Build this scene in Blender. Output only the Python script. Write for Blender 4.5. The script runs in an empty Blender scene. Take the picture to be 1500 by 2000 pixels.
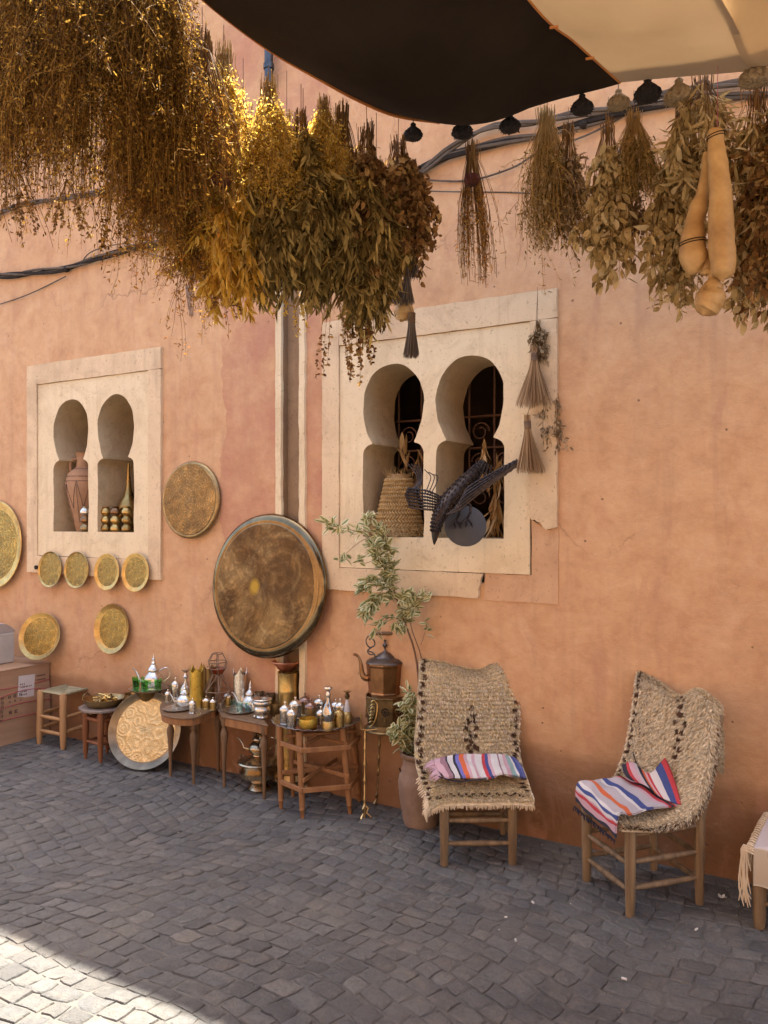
import bpy, bmesh, math, random
import numpy as np
from mathutils import Vector, Matrix
from mathutils.geometry import tessellate_polygon

# ------------------------------------------------------------------ camera, sky, sun, exposure
scene = bpy.context.scene
COL = scene.collection
PI = math.pi
R = math.radians
random.seed(7)
rng = np.random.default_rng(7)

CAM_H, CAM_D, YAW, FPX = 1.60, 3.87, R(31.1), 1600.0      # eye height, distance to the wall, yaw, focal length in px of a 2000 px tall frame
cam_d = bpy.data.cameras.new('camera')
cam = bpy.data.objects.new('camera', cam_d)
COL.objects.link(cam)
cam.location = (0, -CAM_D, CAM_H)
cam.rotation_euler = (PI / 2, 0, YAW)
cam_d.sensor_fit = 'VERTICAL'
cam_d.sensor_height = 24
cam_d.lens = 24 * FPX / 2000
cam_d.shift_y = 5 / 2000
cam_d.clip_end = 500
cam_d.clip_start = 0.05
scene.camera = cam

SUN_DIR = Vector((-0.55, 1.95, 7.0)).normalized()          # from the ground towards the sun: behind the wall, high
world = bpy.data.worlds.new('World')
scene.world = world
world.use_nodes = True
wn = world.node_tree
bg = wn.nodes['Background']
sky = wn.nodes.new('ShaderNodeTexSky')
sky.sky_type = 'NISHITA'
sky.sun_disc = False
sky.sun_elevation = math.asin(SUN_DIR.z)
sky.sun_rotation = math.atan2(SUN_DIR.x, SUN_DIR.y)
wn.links.new(sky.outputs['Color'], bg.inputs['Color'])
sky.air_density = 1.0; sky.dust_density = 4.0; sky.ozone_density = 0.0
bg.inputs['Strength'].default_value = 0.115
sun_d = bpy.data.lights.new('sun', 'SUN')
sun_d.energy = 5.0
sun_d.angle = R(0.5)
sun_d.color = (1.0, 0.93, 0.80)
sun = bpy.data.objects.new('sun', sun_d)
COL.objects.link(sun)
sun.rotation_euler = SUN_DIR.to_track_quat('Z', 'Y').to_euler()
scene.view_settings.view_transform = 'Standard'
scene.view_settings.look = 'None'
scene.view_settings.exposure = 2.42
scene.view_settings.gamma = 1
scene.view_settings.use_curve_mapping = False
scene.cycles.max_bounces = 10
scene.cycles.diffuse_bounces = 6
scene.cycles.glossy_bounces = 4
scene.cycles.transmission_bounces = 6
scene.cycles.transparent_max_bounces = 8
scene.cycles.use_denoising = True

# ------------------------------------------------------------------ measuring the place from the photograph
FW = Vector((-math.sin(YAW), math.cos(YAW), 0)); RT = Vector((math.cos(YAW), math.sin(YAW), 0)); UP = Vector((0, 0, 1))
EYE = Vector((0, -CAM_D, CAM_H))
def C(px, py, Z):                      # the point seen at px, py at depth Z
    return EYE + FW * Z + RT * ((px - 750) / FPX * Z) + UP * ((1005 - py) / FPX * Z)
def ray(px, py):
    return FW + RT * ((px - 750) / FPX) + UP * ((1005 - py) / FPX)
def W(px, py, off=0.0):                # on the wall (off metres in front of it)
    r = ray(px, py); return EYE + r * ((CAM_D - off) / r.y)
def T(px, py, z=0.0):                  # on a level surface at height z
    r = ray(px, py); return EYE + r * ((z - CAM_H) / r.z)
def G(px, py): return T(px, py, 0.0)
def depth(p): return (Vector(p) - EYE).dot(FW)
def M_(px, Z): return px * Z / FPX     # px to metres at depth Z

# ------------------------------------------------------------------ mesh helpers
OR = {}
def worldorg(o): return OR.get(o.name, Vector((0, 0, 0)))
def tag(o, label=None, cat=None, group=None, kind=None):
    if label: o['label'] = label
    if cat: o['category'] = cat
    if group: o['group'] = group
    if kind: o['kind'] = kind
    return o
def thing(name, label, cat, loc=(0, 0, 0), group=None):
    o = bpy.data.objects.new(name, None); COL.objects.link(o)
    o.location = loc; o.empty_display_size = 0.05
    OR[o.name] = Vector(loc)
    return tag(o, label, cat, group)
def link_mesh(name, me, mat, parent, org):
    o = bpy.data.objects.new(name, me); COL.objects.link(o)
    if mat is not None:
        for m_ in (mat if isinstance(mat, (list, tuple)) else [mat]): me.materials.append(m_)
    if parent is not None:
        o.parent = parent; OR[o.name] = org
    else:
        o.location = org; OR[o.name] = Vector(org)
    return o
def np_mesh(name, V, F, mat, parent=None, smooth=False, org=None, uv=None, col=None, label=None):
    """V (n,3) world coords, F (m,k) equal polygons."""
    V = np.asarray(V, dtype=np.float64); F = np.asarray(F, dtype=np.int32)
    if parent is not None: org = worldorg(parent)
    elif org is None: org = Vector(((V[:, 0].min() + V[:, 0].max()) / 2, (V[:, 1].min() + V[:, 1].max()) / 2, V[:, 2].min()))
    V = V - np.array(org)[None, :]
    me = bpy.data.meshes.new(name)
    m, k = F.shape
    me.vertices.add(len(V)); me.vertices.foreach_set('co', V.astype(np.float32).ravel())
    me.loops.add(m * k); me.loops.foreach_set('vertex_index', F.ravel())
    me.polygons.add(m)
    me.polygons.foreach_set('loop_start', np.arange(0, m * k, k, dtype=np.int32))
    me.polygons.foreach_set('loop_total', np.full(m, k, dtype=np.int32))
    me.polygons.foreach_set('use_smooth', np.full(m, smooth))
    if uv is not None:
        l = me.uv_layers.new(name='UVMap'); l.data.foreach_set('uv', np.asarray(uv)[F.ravel()].astype(np.float32).ravel())
    if col is not None:
        a = me.color_attributes.new('Col', 'FLOAT_COLOR', 'POINT')
        c4 = np.ones((len(V), 4), dtype=np.float32); c4[:, :3] = col; a.data.foreach_set('color', c4.ravel())
    me.update(calc_edges=True); me.validate()
    o = link_mesh(name, me, mat, parent, org)
    if label: o['label'] = label
    return o
class MB:
    def __init__(s): s.v = []; s.f = []
    def add(s, v, f):
        n = len(s.v); s.v += [Vector(p) for p in v]; s.f += [tuple(i + n for i in q) for q in f]; return s
    def box(s, c, d, rz=0.0, taper=1.0, mat=None):
        x, y, z = (k / 2 for k in d); v = []
        for sz, t in ((-1, 1), (1, taper)):
            for sx, sy in ((-1, -1), (1, -1), (1, 1), (-1, 1)): v.append(Vector((sx * x * t, sy * y * t, sz * z)))
        m = mat if mat is not None else Matrix.Rotation(rz, 3, 'Z')
        v = [Vector(c) + m @ p for p in v]
        return s.add(v, [(3, 2, 1, 0), (4, 5, 6, 7), (0, 1, 5, 4), (1, 2, 6, 5), (2, 3, 7, 6), (3, 0, 4, 7)])
    def tube(s, pts, r, n=8, cap=True, flat=1.0, phase=0.0):
        pts = [Vector(p) for p in pts]; k = len(pts)
        rr = r if isinstance(r, (list, tuple)) else [r] * k
        t0 = (pts[1] - pts[0]).normalized()
        a = t0.orthogonal().normalized(); base = len(s.v); V = []; F = []
        for i, p in enumerate(pts):
            t = (pts[min(i + 1, k - 1)] - pts[max(i - 1, 0)]).normalized()
            a = (a - t * a.dot(t)).normalized(); b = t.cross(a)
            for j in range(n):
                g = 2 * PI * j / n + phase; V.append(p + a * math.cos(g) * rr[i] + b * math.sin(g) * rr[i] * flat)
        for i in range(k - 1):
            for j in range(n):
                j2 = (j + 1) % n; F.append((i * n + j, i * n + j2, (i + 1) * n + j2, (i + 1) * n + j))
        if cap: F.append(tuple(range(n - 1, -1, -1))); F.append(tuple((k - 1) * n + j for j in range(n)))
        return s.add(V, F)
    def lathe(s, prof, c=(0, 0, 0), n=20, m=None, cap=True, fn=None):
        V = []; F = []; k = len(prof)
        for i, (r, z) in enumerate(prof):
            for j in range(n):
                g = 2 * PI * j / n; q = fn(g, r, z) if fn else (r * math.cos(g), r * math.sin(g), z)
                p = Vector(q); p = (m @ p) if m is not None else p; V.append(Vector(c) + p)
        for i in range(k - 1):
            for j in range(n):
                j2 = (j + 1) % n; F.append((i * n + j, i * n + j2, (i + 1) * n + j2, (i + 1) * n + j))
        if cap:
            if prof[0][0] > 1e-5: F.append(tuple(range(n - 1, -1, -1)))
            if prof[-1][0] > 1e-5: F.append(tuple((k - 1) * n + j for j in range(n)))
        return s.add(V, F)
    def prism(s, poly, h0, h1):            # poly: list of xy points, extruded in z
        n = len(poly); V = [Vector((x, y, h0)) for x, y in poly] + [Vector((x, y, h1)) for x, y in poly]
        F = [tuple(range(n - 1, -1, -1)), tuple(range(n, 2 * n))] + [(i, (i + 1) % n, n + (i + 1) % n, n + i) for i in range(n)]
        return s.add(V, F)
    def wedge(s, pts, thick):              # closed polygon in 3D extruded along its normal
        pts = [Vector(p) for p in pts]; n = len(pts); nn = Vector((0, 0, 0))
        for i in range(n): nn += (pts[i] - pts[0]).cross(pts[(i + 1) % n] - pts[0])
        nn = nn.normalized() * thick; V = pts + [p + nn for p in pts]
        return s.add(V, [tuple(range(n - 1, -1, -1)), tuple(range(n, 2 * n))] + [(i, (i + 1) % n, n + (i + 1) % n, n + i) for i in range(n)])
    def build(s, name, mat, parent=None, smooth=False, org=None, label=None, bevel=0, auto=None, kind=None):
        if parent is not None: org = worldorg(parent)
        elif org is None:
            xs = [p.x for p in s.v]; ys = [p.y for p in s.v]
            org = Vector(((min(xs) + max(xs)) / 2, (min(ys) + max(ys)) / 2, min(p.z for p in s.v)))
        org = Vector(org)
        me = bpy.data.meshes.new(name); me.from_pydata([tuple(p - org) for p in s.v], [], s.f)
        me.update(); me.validate()
        bm = bmesh.new(); bm.from_mesh(me)
        bmesh.ops.recalc_face_normals(bm, faces=bm.faces)
        if bevel: bmesh.ops.bevel(bm, geom=bm.edges[:], offset=bevel, segments=1, affect='EDGES', clamp_overlap=True)
        bm.to_mesh(me); bm.free()
        if smooth:
            me.polygons.foreach_set('use_smooth', [True] * len(me.polygons))
            me.set_sharp_from_angle(angle=R(auto or 38))
        o = link_mesh(name, me, mat, parent, org)
        if label: o['label'] = label
        if kind: o['kind'] = kind
        return o
def copy_tree(o, loc=None, parent=None, rz=None, scale=None, label=None, group=None):
    c = o.copy(); COL.objects.link(c)
    if parent is not None: c.parent = parent
    if loc is not None: c.location = loc
    if rz is not None: c.rotation_euler.z = rz
    if scale is not None: c.scale = scale if isinstance(scale, (tuple, list)) else (scale,) * 3
    if label: c['label'] = label
    if group: c['group'] = group
    for ch in list(o.children): copy_tree(ch, parent=c)
    return c
def cr(pts, n):                            # catmull-rom resample of a list of vectors
    P = [Vector(p) for p in pts]; P = [P[0] * 2 - P[1]] + P + [P[-1] * 2 - P[-2]]; out = []
    k = len(P) - 3
    for i in range(n):
        t = i / (n - 1) * k; j = min(int(t), k - 1); t -= j
        a, b, c, d = P[j:j + 4]
        out.append(0.5 * ((2 * b) + (c - a) * t + (2 * a - 5 * b + 4 * c - d) * t * t + (3 * b - a - 3 * c + d) * t ** 3))
    return out

# ------------------------------------------------------------------ materials
MC = {}
def rgb(c): return (c[0], c[1], c[2], 1)
class NT:
    def __init__(s, name):
        s.m = bpy.data.materials.new(name); s.m.use_nodes = True; s.t = s.m.node_tree; s.n = s.t.nodes
        s.p = s.n['Principled BSDF']; s.out = s.n['Material Output']
    def new(s, t, **k):
        n = s.n.new(t)
        for a, b in k.items(): setattr(n, a, b)
        return n
    def link(s, a, b): s.t.links.new(a, b)
    def vec(s, mode='Object', scale=(1, 1, 1)):
        if mode == 'World': src = s.new('ShaderNodeNewGeometry').outputs['Position']
        else: src = s.new('ShaderNodeTexCoord').outputs[mode]
        mp = s.new('ShaderNodeMapping'); mp.inputs['Scale'].default_value = scale; s.link(src, mp.inputs[0]); return mp.outputs[0]
    def noise(s, vec, scale, detail=4, rough=0.6, dist=0.0):
        n = s.new('ShaderNodeTexNoise'); s.link(vec, n.inputs['Vector'])
        n.inputs['Scale'].default_value = scale; n.inputs['Detail'].default_value = detail
        n.inputs['Roughness'].default_value = rough; n.inputs['Distortion'].default_value = dist; return n.outputs['Fac']
    def ramp(s, fac, stops, interp='LINEAR'):
        r = s.new('ShaderNodeValToRGB'); r.color_ramp.interpolation = interp
        e = r.color_ramp.elements
        while len(e) > 1: e.remove(e[-1])
        e[0].position = stops[0][0]; e[0].color = rgb(stops[0][1]) if hasattr(stops[0][1], '__len__') else rgb((stops[0][1],) * 3)
        for p, c in stops[1:]:
            q = e.new(p); q.color = rgb(c) if hasattr(c, '__len__') else rgb((c,) * 3)
        s.link(fac, r.inputs['Fac']); return r.outputs['Color']
    def mix(s, fac, a, b, mode='MIX'):
        n = s.new('ShaderNodeMix', data_type='RGBA', blend_type=mode)
        for v, i in ((fac, 0), (a, 6), (b, 7)):
            if hasattr(v, 'is_output'): s.link(v, n.inputs[i])
            else: n.inputs[i].default_value = v if i == 0 else rgb(v)
        return n.outputs[2]
    def math(s, op, a, b=0.0, clamp=False):
        n = s.new('ShaderNodeMath', operation=op, use_clamp=clamp)
        for v, i in ((a, 0), (b, 1)):
            if hasattr(v, 'is_output'): s.link(v, n.inputs[i])
            else: n.inputs[i].default_value = v
        return n.outputs[0]
    def bump(s, h, strength=0.4, dist=0.01, normal=None):
        b = s.new('ShaderNodeBump'); b.inputs['Strength'].default_value = strength; b.inputs['Distance'].default_value = dist
        s.link(h, b.inputs['Height'])
        if normal is not None: s.link(normal, b.inputs['Normal'])
        return b.outputs[0]
    def set(s, color=None, rough=None, metal=None, normal=None, spec=None):
        for v, k in ((color, 'Base Color'), (rough, 'Roughness'), (metal, 'Metallic'), (normal, 'Normal'), (spec, 'Specular IOR Level')):
            if v is None: continue
            if hasattr(v, 'is_output'): s.link(v, s.p.inputs[k])
            elif k == 'Base Color': s.p.inputs[k].default_value = rgb(v)
            else: s.p.inputs[k].default_value = v
        return s.m
def simple(name, c1, c2=None, scale=8, rough=0.7, metal=0.0, bump=0.3, bscale=40, bdist=0.004, stretch=(1, 1, 1), mode='Object', spec=None, island=0.0):
    if name in MC: return MC[name]
    t = NT(name); v = t.vec(mode, stretch)
    c2 = c2 or tuple(k * 0.6 for k in c1)
    col = t.ramp(t.noise(v, scale, 5, 0.65), [(0.3, c2), (0.7, c1)])
    if island:
        g = t.new('ShaderNodeNewGeometry'); f = t.math('MULTIPLY_ADD', g.outputs['Random Per Island'], island)
        f.node.inputs[2].default_value = 1 - island / 2
        col = t.mix(1.0, col, f, 'MULTIPLY') if False else t.mix(1.0, col, t.ramp(g.outputs['Random Per Island'], [(0, 1 - island), (1, 1.0)]), 'MULTIPLY')
    nb = t.bump(t.noise(v, bscale, 5, 0.7), bump, bdist)
    MC[name] = t.set(col, rough, metal, nb, spec); return MC[name]

def m_plaster():
    t = NT('orange_plaster'); v = t.vec('World')
    big = t.noise(v, 0.9, 3, 0.6, 0.5)
    col = t.ramp(big, [(0.30, (0.51, 0.270, 0.142)), (0.47, (0.57, 0.335, 0.180)), (0.62, (0.61, 0.375, 0.205)), (0.78, (0.65, 0.430, 0.25))])
    mid = t.noise(v, 6, 6, 0.7, 0.3)
    col = t.mix(0.55, col, t.ramp(mid, [(0.30, (0.42, 0.215, 0.112)), (0.48, (0.57, 0.34, 0.185)), (0.7, (0.67, 0.44, 0.26))]), 'MIX')
    st = t.noise(t.vec('World', (9, 9, 0.7)), 1.0, 5, 0.65)                # vertical runs of old water
    col = t.mix(t.ramp(st, [(0.54, 0.0), (0.74, 0.4)]), col, (0.38, 0.22, 0.135))
    # pinker repainted band near the column
    sx = t.new('ShaderNodeSeparateXYZ'); t.link(v, sx.inputs[0])
    ww = t.math('MULTIPLY_ADD', t.noise(v, 2.2, 4, 0.6), 0.35)
    ww.node.inputs[2].default_value = -0.17
    xx = t.math('ADD', sx.outputs['X'], ww)
    band = t.math('MULTIPLY', t.ramp(t.math('MULTIPLY_ADD', xx, 0.25, ), [(0, 0)]), 1.0)
    a = t.math('GREATER_THAN', xx, -3.50); b = t.math('LESS_THAN', xx, -2.70)
    pb = t.math('MULTIPLY', t.math('MULTIPLY', a, b), t.ramp(t.noise(v, 3.5, 5, 0.7), [(0.38, 0.15), (0.62, 0.8)]))
    col = t.mix(pb, col, (0.44, 0.205, 0.135))
    # damp, dirty foot of the wall, painted darker for shade behind chair
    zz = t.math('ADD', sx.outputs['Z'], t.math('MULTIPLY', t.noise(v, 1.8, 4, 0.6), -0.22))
    damp_shade = t.ramp(zz, [(0.02, 0.92), (0.14, 0.78), (0.29, 0.66), (0.34, 0.25), (0.62, 0.0)])
    col = t.mix(damp_shade, col, (0.200, 0.098, 0.047))
    grime = t.noise(v, 1.7, 5, 0.72, 0.8)
    col = t.mix(t.ramp(grime, [(0.52, 0.0), (0.74, 0.38)]), col, (0.37, 0.21, 0.13))
    col = t.mix(t.ramp(t.noise(v, 13, 8, 0.8, 0.5), [(0.52, 0.0), (0.72, 0.32)]), col, (0.39, 0.22, 0.135))
    col = t.mix(t.ramp(t.noise(t.vec('World', (5, 5, 1.2)), 1.3, 5, 0.7, 0.6), [(0.56, 0.0), (0.68, 0.35)]), col, (0.44, 0.225, 0.15))
    pale = t.noise(v, 2.6, 6, 0.75, 1.2)
    col = t.mix(t.ramp(pale, [(0.58, 0.0), (0.72, 0.35)]), col, (0.66, 0.45, 0.31))
    vo = t.new('ShaderNodeTexVoronoi', feature='F1'); t.link(t.vec('World'), vo.inputs['Vector']); vo.inputs['Scale'].default_value = 7.5
    sp = t.ramp(vo.outputs['Distance'], [(0.025, 1.0), (0.055, 0.0)])
    col = t.mix(t.math('MULTIPLY', sp, 0.75), col, (0.13, 0.075, 0.05))
    # hairline cracks
    vw = t.new('ShaderNodeVectorMath', operation='ADD'); t.link(v, vw.inputs[0])
    nn = t.new('ShaderNodeTexNoise'); t.link(v, nn.inputs['Vector']); nn.inputs['Scale'].default_value = 5; nn.inputs['Detail'].default_value = 6
    sc = t.new('ShaderNodeVectorMath', operation='SCALE'); sc.inputs['Scale'].default_value = 0.35; t.link(nn.outputs['Color'], sc.inputs[0]); t.link(sc.outputs[0], vw.inputs[1])
    ce = t.new('ShaderNodeTexVoronoi', feature='DISTANCE_TO_EDGE'); t.link(vw.outputs[0], ce.inputs['Vector']); ce.inputs['Scale'].default_value = 0.9
    ck = t.ramp(ce.outputs['Distance'], [(0.0, 1.0), (0.0060, 0.0)])
    ckm = t.math('MULTIPLY', ck, t.ramp(t.noise(v, 0.8, 3, 0.6), [(0.52, 0.0), (0.62, 0.6)]))
    col = t.mix(ckm, col, (0.20, 0.11, 0.07))
    h = t.math('ADD', t.math('MULTIPLY', t.noise(v, 2.2, 4, 0.6), 1.6), t.math('ADD', t.math('MULTIPLY', t.math('ADD', t.noise(v, 26, 7, 0.75), t.math('MULTIPLY', t.noise(t.vec('World', (1.3, 1.3, 2.2)), 3.0, 5, 0.65, 0.8), 0.8)), 0.34), t.math('MULTIPLY', t.math('ADD', sp, ckm), -0.25)))
    return t.set(col, 0.92, 0, t.bump(h, 0.55, 0.022), 0.2)
def m_cream(name, c1, c2, c3):
    t = NT(name); v = t.vec('World')
    col = t.ramp(t.noise(v, 1.6, 5, 0.65, 0.5), [(0.3, c3), (0.48, c2), (0.68, c1)])
    col = t.mix(0.4, col, t.ramp(t.noise(v, 11, 6, 0.7), [(0.3, c2), (0.7, c1)]))
    st = t.noise(t.vec('World', (14, 14, 0.9)), 1.0, 5, 0.7)
    col = t.mix(t.ramp(st, [(0.54, 0.0), (0.75, 0.5)]), col, c3)
    col = t.mix(t.ramp(t.noise(v, 3.2, 7, 0.78, 1.0), [(0.50, 0.0), (0.68, 0.5)]), col, tuple(k * 0.95 for k in c3))
    col = t.mix(t.ramp(t.noise(v, 75, 2, 0.5), [(0.66, 0.0), (0.72, 0.5)]), col, tuple(k * 0.5 for k in c3))
    bl = t.noise(v, 20, 3, 0.5, 2.0)
    col = t.mix(t.ramp(bl, [(0.64, 0.0), (0.70, 0.35)]), col, tuple(k * 0.7 for k in c3))
    h = t.math('ADD', t.math('MULTIPLY', t.noise(v, 4, 4, 0.6), 0.7), t.math('MULTIPLY', t.noise(v, 40, 6, 0.7), 0.15))
    return t.set(col, 0.85, 0, t.bump(h, 0.4, 0.012), 0.25)
def m_cobble():
    t = NT('basalt_cobble'); v = t.vec('World'); g = t.new('ShaderNodeNewGeometry')
    oi = t.new('ShaderNodeObjectInfo')
    rnd = t.math('FRACT', t.math('ADD', g.outputs['Random Per Island'], oi.outputs['Random']))
    col = t.ramp(rnd, [(0.0, (0.080, 0.078, 0.078)), (0.25, (0.104, 0.100, 0.096)), (0.5, (0.106, 0.106, 0.108)), (0.75, (0.126, 0.122, 0.115)), (0.92, (0.132, 0.132, 0.130)), (1.0, (0.18, 0.168, 0.152))])
    col = t.mix(t.ramp(t.noise(v, 45, 6, 0.7), [(0.35, 0.6), (0.6, 0.0)]), col, (0.075, 0.072, 0.068))
    col = t.mix(t.ramp(t.noise(v, 2.0, 4, 0.6), [(0.45, 0.0), (0.7, 0.5)]), col, (0.165, 0.15, 0.13))
    col = t.mix(t.ramp(t.noise(v, 5.5, 6, 0.75, 0.6), [(0.50, 0.0), (0.62, 0.42)]), col, (0.19, 0.165, 0.135))
    col = t.mix(t.ramp(t.noise(v, 3.1, 5, 0.7), [(0.56, 0.0), (0.70, 0.5)]), col, (0.07, 0.066, 0.062))
    h = t.math('ADD', t.math('MULTIPLY', t.noise(v, 22, 5, 0.65), 1.0), t.math('MULTIPLY', t.noise(v, 120, 5, 0.7), 0.4))
    return t.set(col, t.ramp(t.noise(v, 9, 3, 0.5), [(0.3, 0.55), (0.7, 0.8)]), 0, t.bump(h, 1.0, 0.016), 0.3)
def m_metal(name, c1, c2, c3=None, rough=(0.22, 0.45), engrave=0.0, scale=10, patina=0.5, escale=60):
    if name in MC: return MC[name]
    t = NT(name); v = t.vec('Object')
    n1 = t.noise(v, scale, 5, 0.65, 0.6)
    col = t.ramp(n1, [(0.32, c2), (0.62, c1)])
    if c3: col = t.mix(t.ramp(t.noise(v, scale * 0.45, 4, 0.6, 0.8), [(0.5, 0.0), (0.66, patina)]), col, c3)
    rr = t.ramp(t.noise(v, scale * 1.7, 4, 0.6), [(0.3, rough[0]), (0.7, rough[1])])
    h = t.math('MULTIPLY', t.noise(v, 18, 3, 0.5), 0.5)
    if engrave:
        vo = t.new('ShaderNodeTexVoronoi', feature='DISTANCE_TO_EDGE'); t.link(t.vec('Object'), vo.inputs['Vector']); vo.inputs['Scale'].default_value = escale
        e = t.ramp(vo.outputs['Distance'], [(0.03, 0.0), (0.12, 1.0)])
        h = t.math('ADD', h, t.math('MULTIPLY', e, engrave))
        col = t.mix(t.math('MULTIPLY', t.math('SUBTRACT', 1.0, e), 0.55), col, tuple(k * 0.35 for k in c2))
    MC[name] = t.set(col, rr, 0.95, t.bump(h, 0.35, 0.004)); return MC[name]
def m_tray(name, c1, c2, c3, rad, rough=(0.25, 0.45), bands=9, patina=0.45, strength=0.5, scroll=1.0, dark=0.5, spot=None, cell=5.0):
    """hammered and engraved round tray: concentric rings, rosettes and scrolls"""
    if name in MC: return MC[name]
    t = NT(name); tc = t.new('ShaderNodeTexCoord'); s = t.new('ShaderNodeSeparateXYZ'); t.link(tc.outputs['Object'], s.inputs[0])
    r = t.math('DIVIDE', t.math('SQRT', t.math('ADD', t.math('MULTIPLY', s.outputs[0], s.outputs[0]), t.math('MULTIPLY', s.outputs[1], s.outputs[1]))), rad)
    an = t.math('ARCTAN2', s.outputs[1], s.outputs[0])
    ring = t.math('SINE', t.math('MULTIPLY', r, bands * 2 * PI))
    petals = t.math('SINE', t.math('ADD', t.math('MULTIPLY', an, 12), t.math('MULTIPLY', ring, 1.6)))
    fine = t.math('MULTIPLY', t.math('SINE', t.math('MULTIPLY', an, 48)), t.math('SINE', t.math('MULTIPLY', r, bands * 6 * PI)))
    v = t.vec('Object')
    vo = t.new('ShaderNodeTexVoronoi', feature='SMOOTH_F1'); t.link(v, vo.inputs['Vector']); vo.inputs['Scale'].default_value = cell / rad; vo.inputs['Smoothness'].default_value = 0.25
    e = t.math('ADD', t.math('MULTIPLY', t.math('SINE', t.math('MULTIPLY', vo.outputs['Distance'], 26.0)), 0.42), t.math('MULTIPLY', t.math('SUBTRACT', t.noise(v, 26 / rad, 3, 0.7), 0.5), 2.4))
    pat = t.math('MULTIPLY', t.math('ADD', t.math('ADD', t.math('MULTIPLY', petals, 0.22), t.math('MULTIPLY', fine, 0.2)), t.math('MULTIPLY', e, scroll)), 1.0)
    n1 = t.noise(v, 2.2 / rad, 5, 0.65, 0.8)
    col = t.ramp(n1, [(0.34, c2), (0.62, c1)])
    col = t.mix(t.ramp(t.noise(v, 1.3 / rad, 5, 0.7, 0.8), [(0.46, 0.0), (0.66, patina)]), col, c3)
    col = t.mix(t.math('MULTIPLY', t.ramp(pat, [(0.0, 1.0), (0.5, 0.0)]), dark), col, tuple(k * 0.30 for k in c2))
    if spot:
        ds = t.math('SQRT', t.math('ADD', t.math('POWER', t.math('DIVIDE', t.math('SUBTRACT', s.outputs[0], spot[0] * rad), spot[2] * rad), 2), t.math('POWER', t.math('DIVIDE', t.math('SUBTRACT', s.outputs[1], spot[1] * rad), spot[3] * rad), 2)))
        col = t.mix(t.ramp(t.math('ADD', ds, t.math('MULTIPLY', t.noise(v, 5 / rad, 3, 0.5), 0.5)), [(0.55, 0.75), (1.6, 0.0)]), col, (0.38, 0.28, 0.05))
    rr = t.ramp(t.noise(v, 3 / rad, 4, 0.6), [(0.3, rough[0]), (0.7, rough[1])])
    h = t.math('ADD', t.math('MULTIPLY', pat, 0.5), t.math('MULTIPLY', t.noise(v, 4 / rad, 3, 0.5), 1.2))
    MC[name] = t.set(col, rr, 0.95, t.bump(h, strength, 0.004)); return MC[name]
def m_leaf(name, stops, trans=0.45, rough=0.7):
    if name in MC: return MC[name]
    t = NT(name); g = t.new('ShaderNodeNewGeometry'); oi = t.new('ShaderNodeObjectInfo')
    rnd = t.math('FRACT', t.math('ADD', g.outputs['Random Per Island'], oi.outputs['Random']))
    col = t.ramp(rnd, stops)
    t.set(col, rough, 0, None, 0.25)
    tr = t.new('ShaderNodeBsdfTranslucent'); t.link(col, tr.inputs['Color'])
    mx = t.new('ShaderNodeMixShader'); mx.inputs[0].default_value = trans
    t.link(t.p.outputs[0], mx.inputs[1]); t.link(tr.outputs[0], mx.inputs[2]); t.link(mx.outputs[0], t.out.inputs['Surface'])
    MC[name] = t.m; return t.m
def m_cloth(name, c1, c2, trans=0.0, scale=(1, 1, 1), wscale=300):
    if name in MC: return MC[name]
    t = NT(name); v = t.vec('Object')
    col = t.ramp(t.noise(v, 2.5, 5, 0.65), [(0.3, c2), (0.7, c1)])
    wv = t.new('ShaderNodeTexWave'); t.link(v, wv.inputs['Vector']); wv.inputs['Scale'].default_value = wscale; wv.inputs['Distortion'].default_value = 1.0
    h = t.math('ADD', t.math('MULTIPLY', wv.outputs['Fac'], 0.25), t.math('MULTIPLY', t.noise(v, 7, 4, 0.6), 1.0))
    h = t.math('ADD', h, t.math('MULTIPLY', t.noise(t.vec('Object', (1, 3.5, 1)), 3.0, 5, 0.6, 0.6), 2.5))
    t.set(col, 0.9, 0, t.bump(h, 0.5, 0.012), 0.15)
    if trans:
        tr = t.new('ShaderNodeBsdfTranslucent'); t.link(col, tr.inputs['Color'])
        mx = t.new('ShaderNodeMixShader'); mx.inputs[0].default_value = trans
        t.link(t.p.outputs[0], mx.inputs[1]); t.link(tr.outputs[0], mx.inputs[2]); t.link(mx.outputs[0], t.out.inputs['Surface'])
    MC[name] = t.m; return t.m
def m_glass(name, c, rough=0.03):
    if name in MC: return MC[name]
    t = NT(name); t.set(c, rough, 0); t.p.inputs['Transmission Weight'].default_value = 1.0; t.p.inputs['IOR'].default_value = 1.45
    MC[name] = t.m; return t.m
def m_vcol(name, rough=0.95, trans=0.0):
    if name in MC: return MC[name]
    t = NT(name); a = t.new('ShaderNodeAttribute', attribute_name='Col'); t.set(a.outputs['Color'], rough, 0, None, 0.1)
    if trans:
        tr = t.new('ShaderNodeBsdfTranslucent'); t.link(a.outputs['Color'], tr.inputs['Color'])
        mx = t.new('ShaderNodeMixShader'); mx.inputs[0].default_value = trans
        t.link(t.p.outputs[0], mx.inputs[1]); t.link(tr.outputs[0], mx.inputs[2]); t.link(mx.outputs[0], t.out.inputs['Surface'])
    MC[name] = t.m; return t.m

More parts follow.
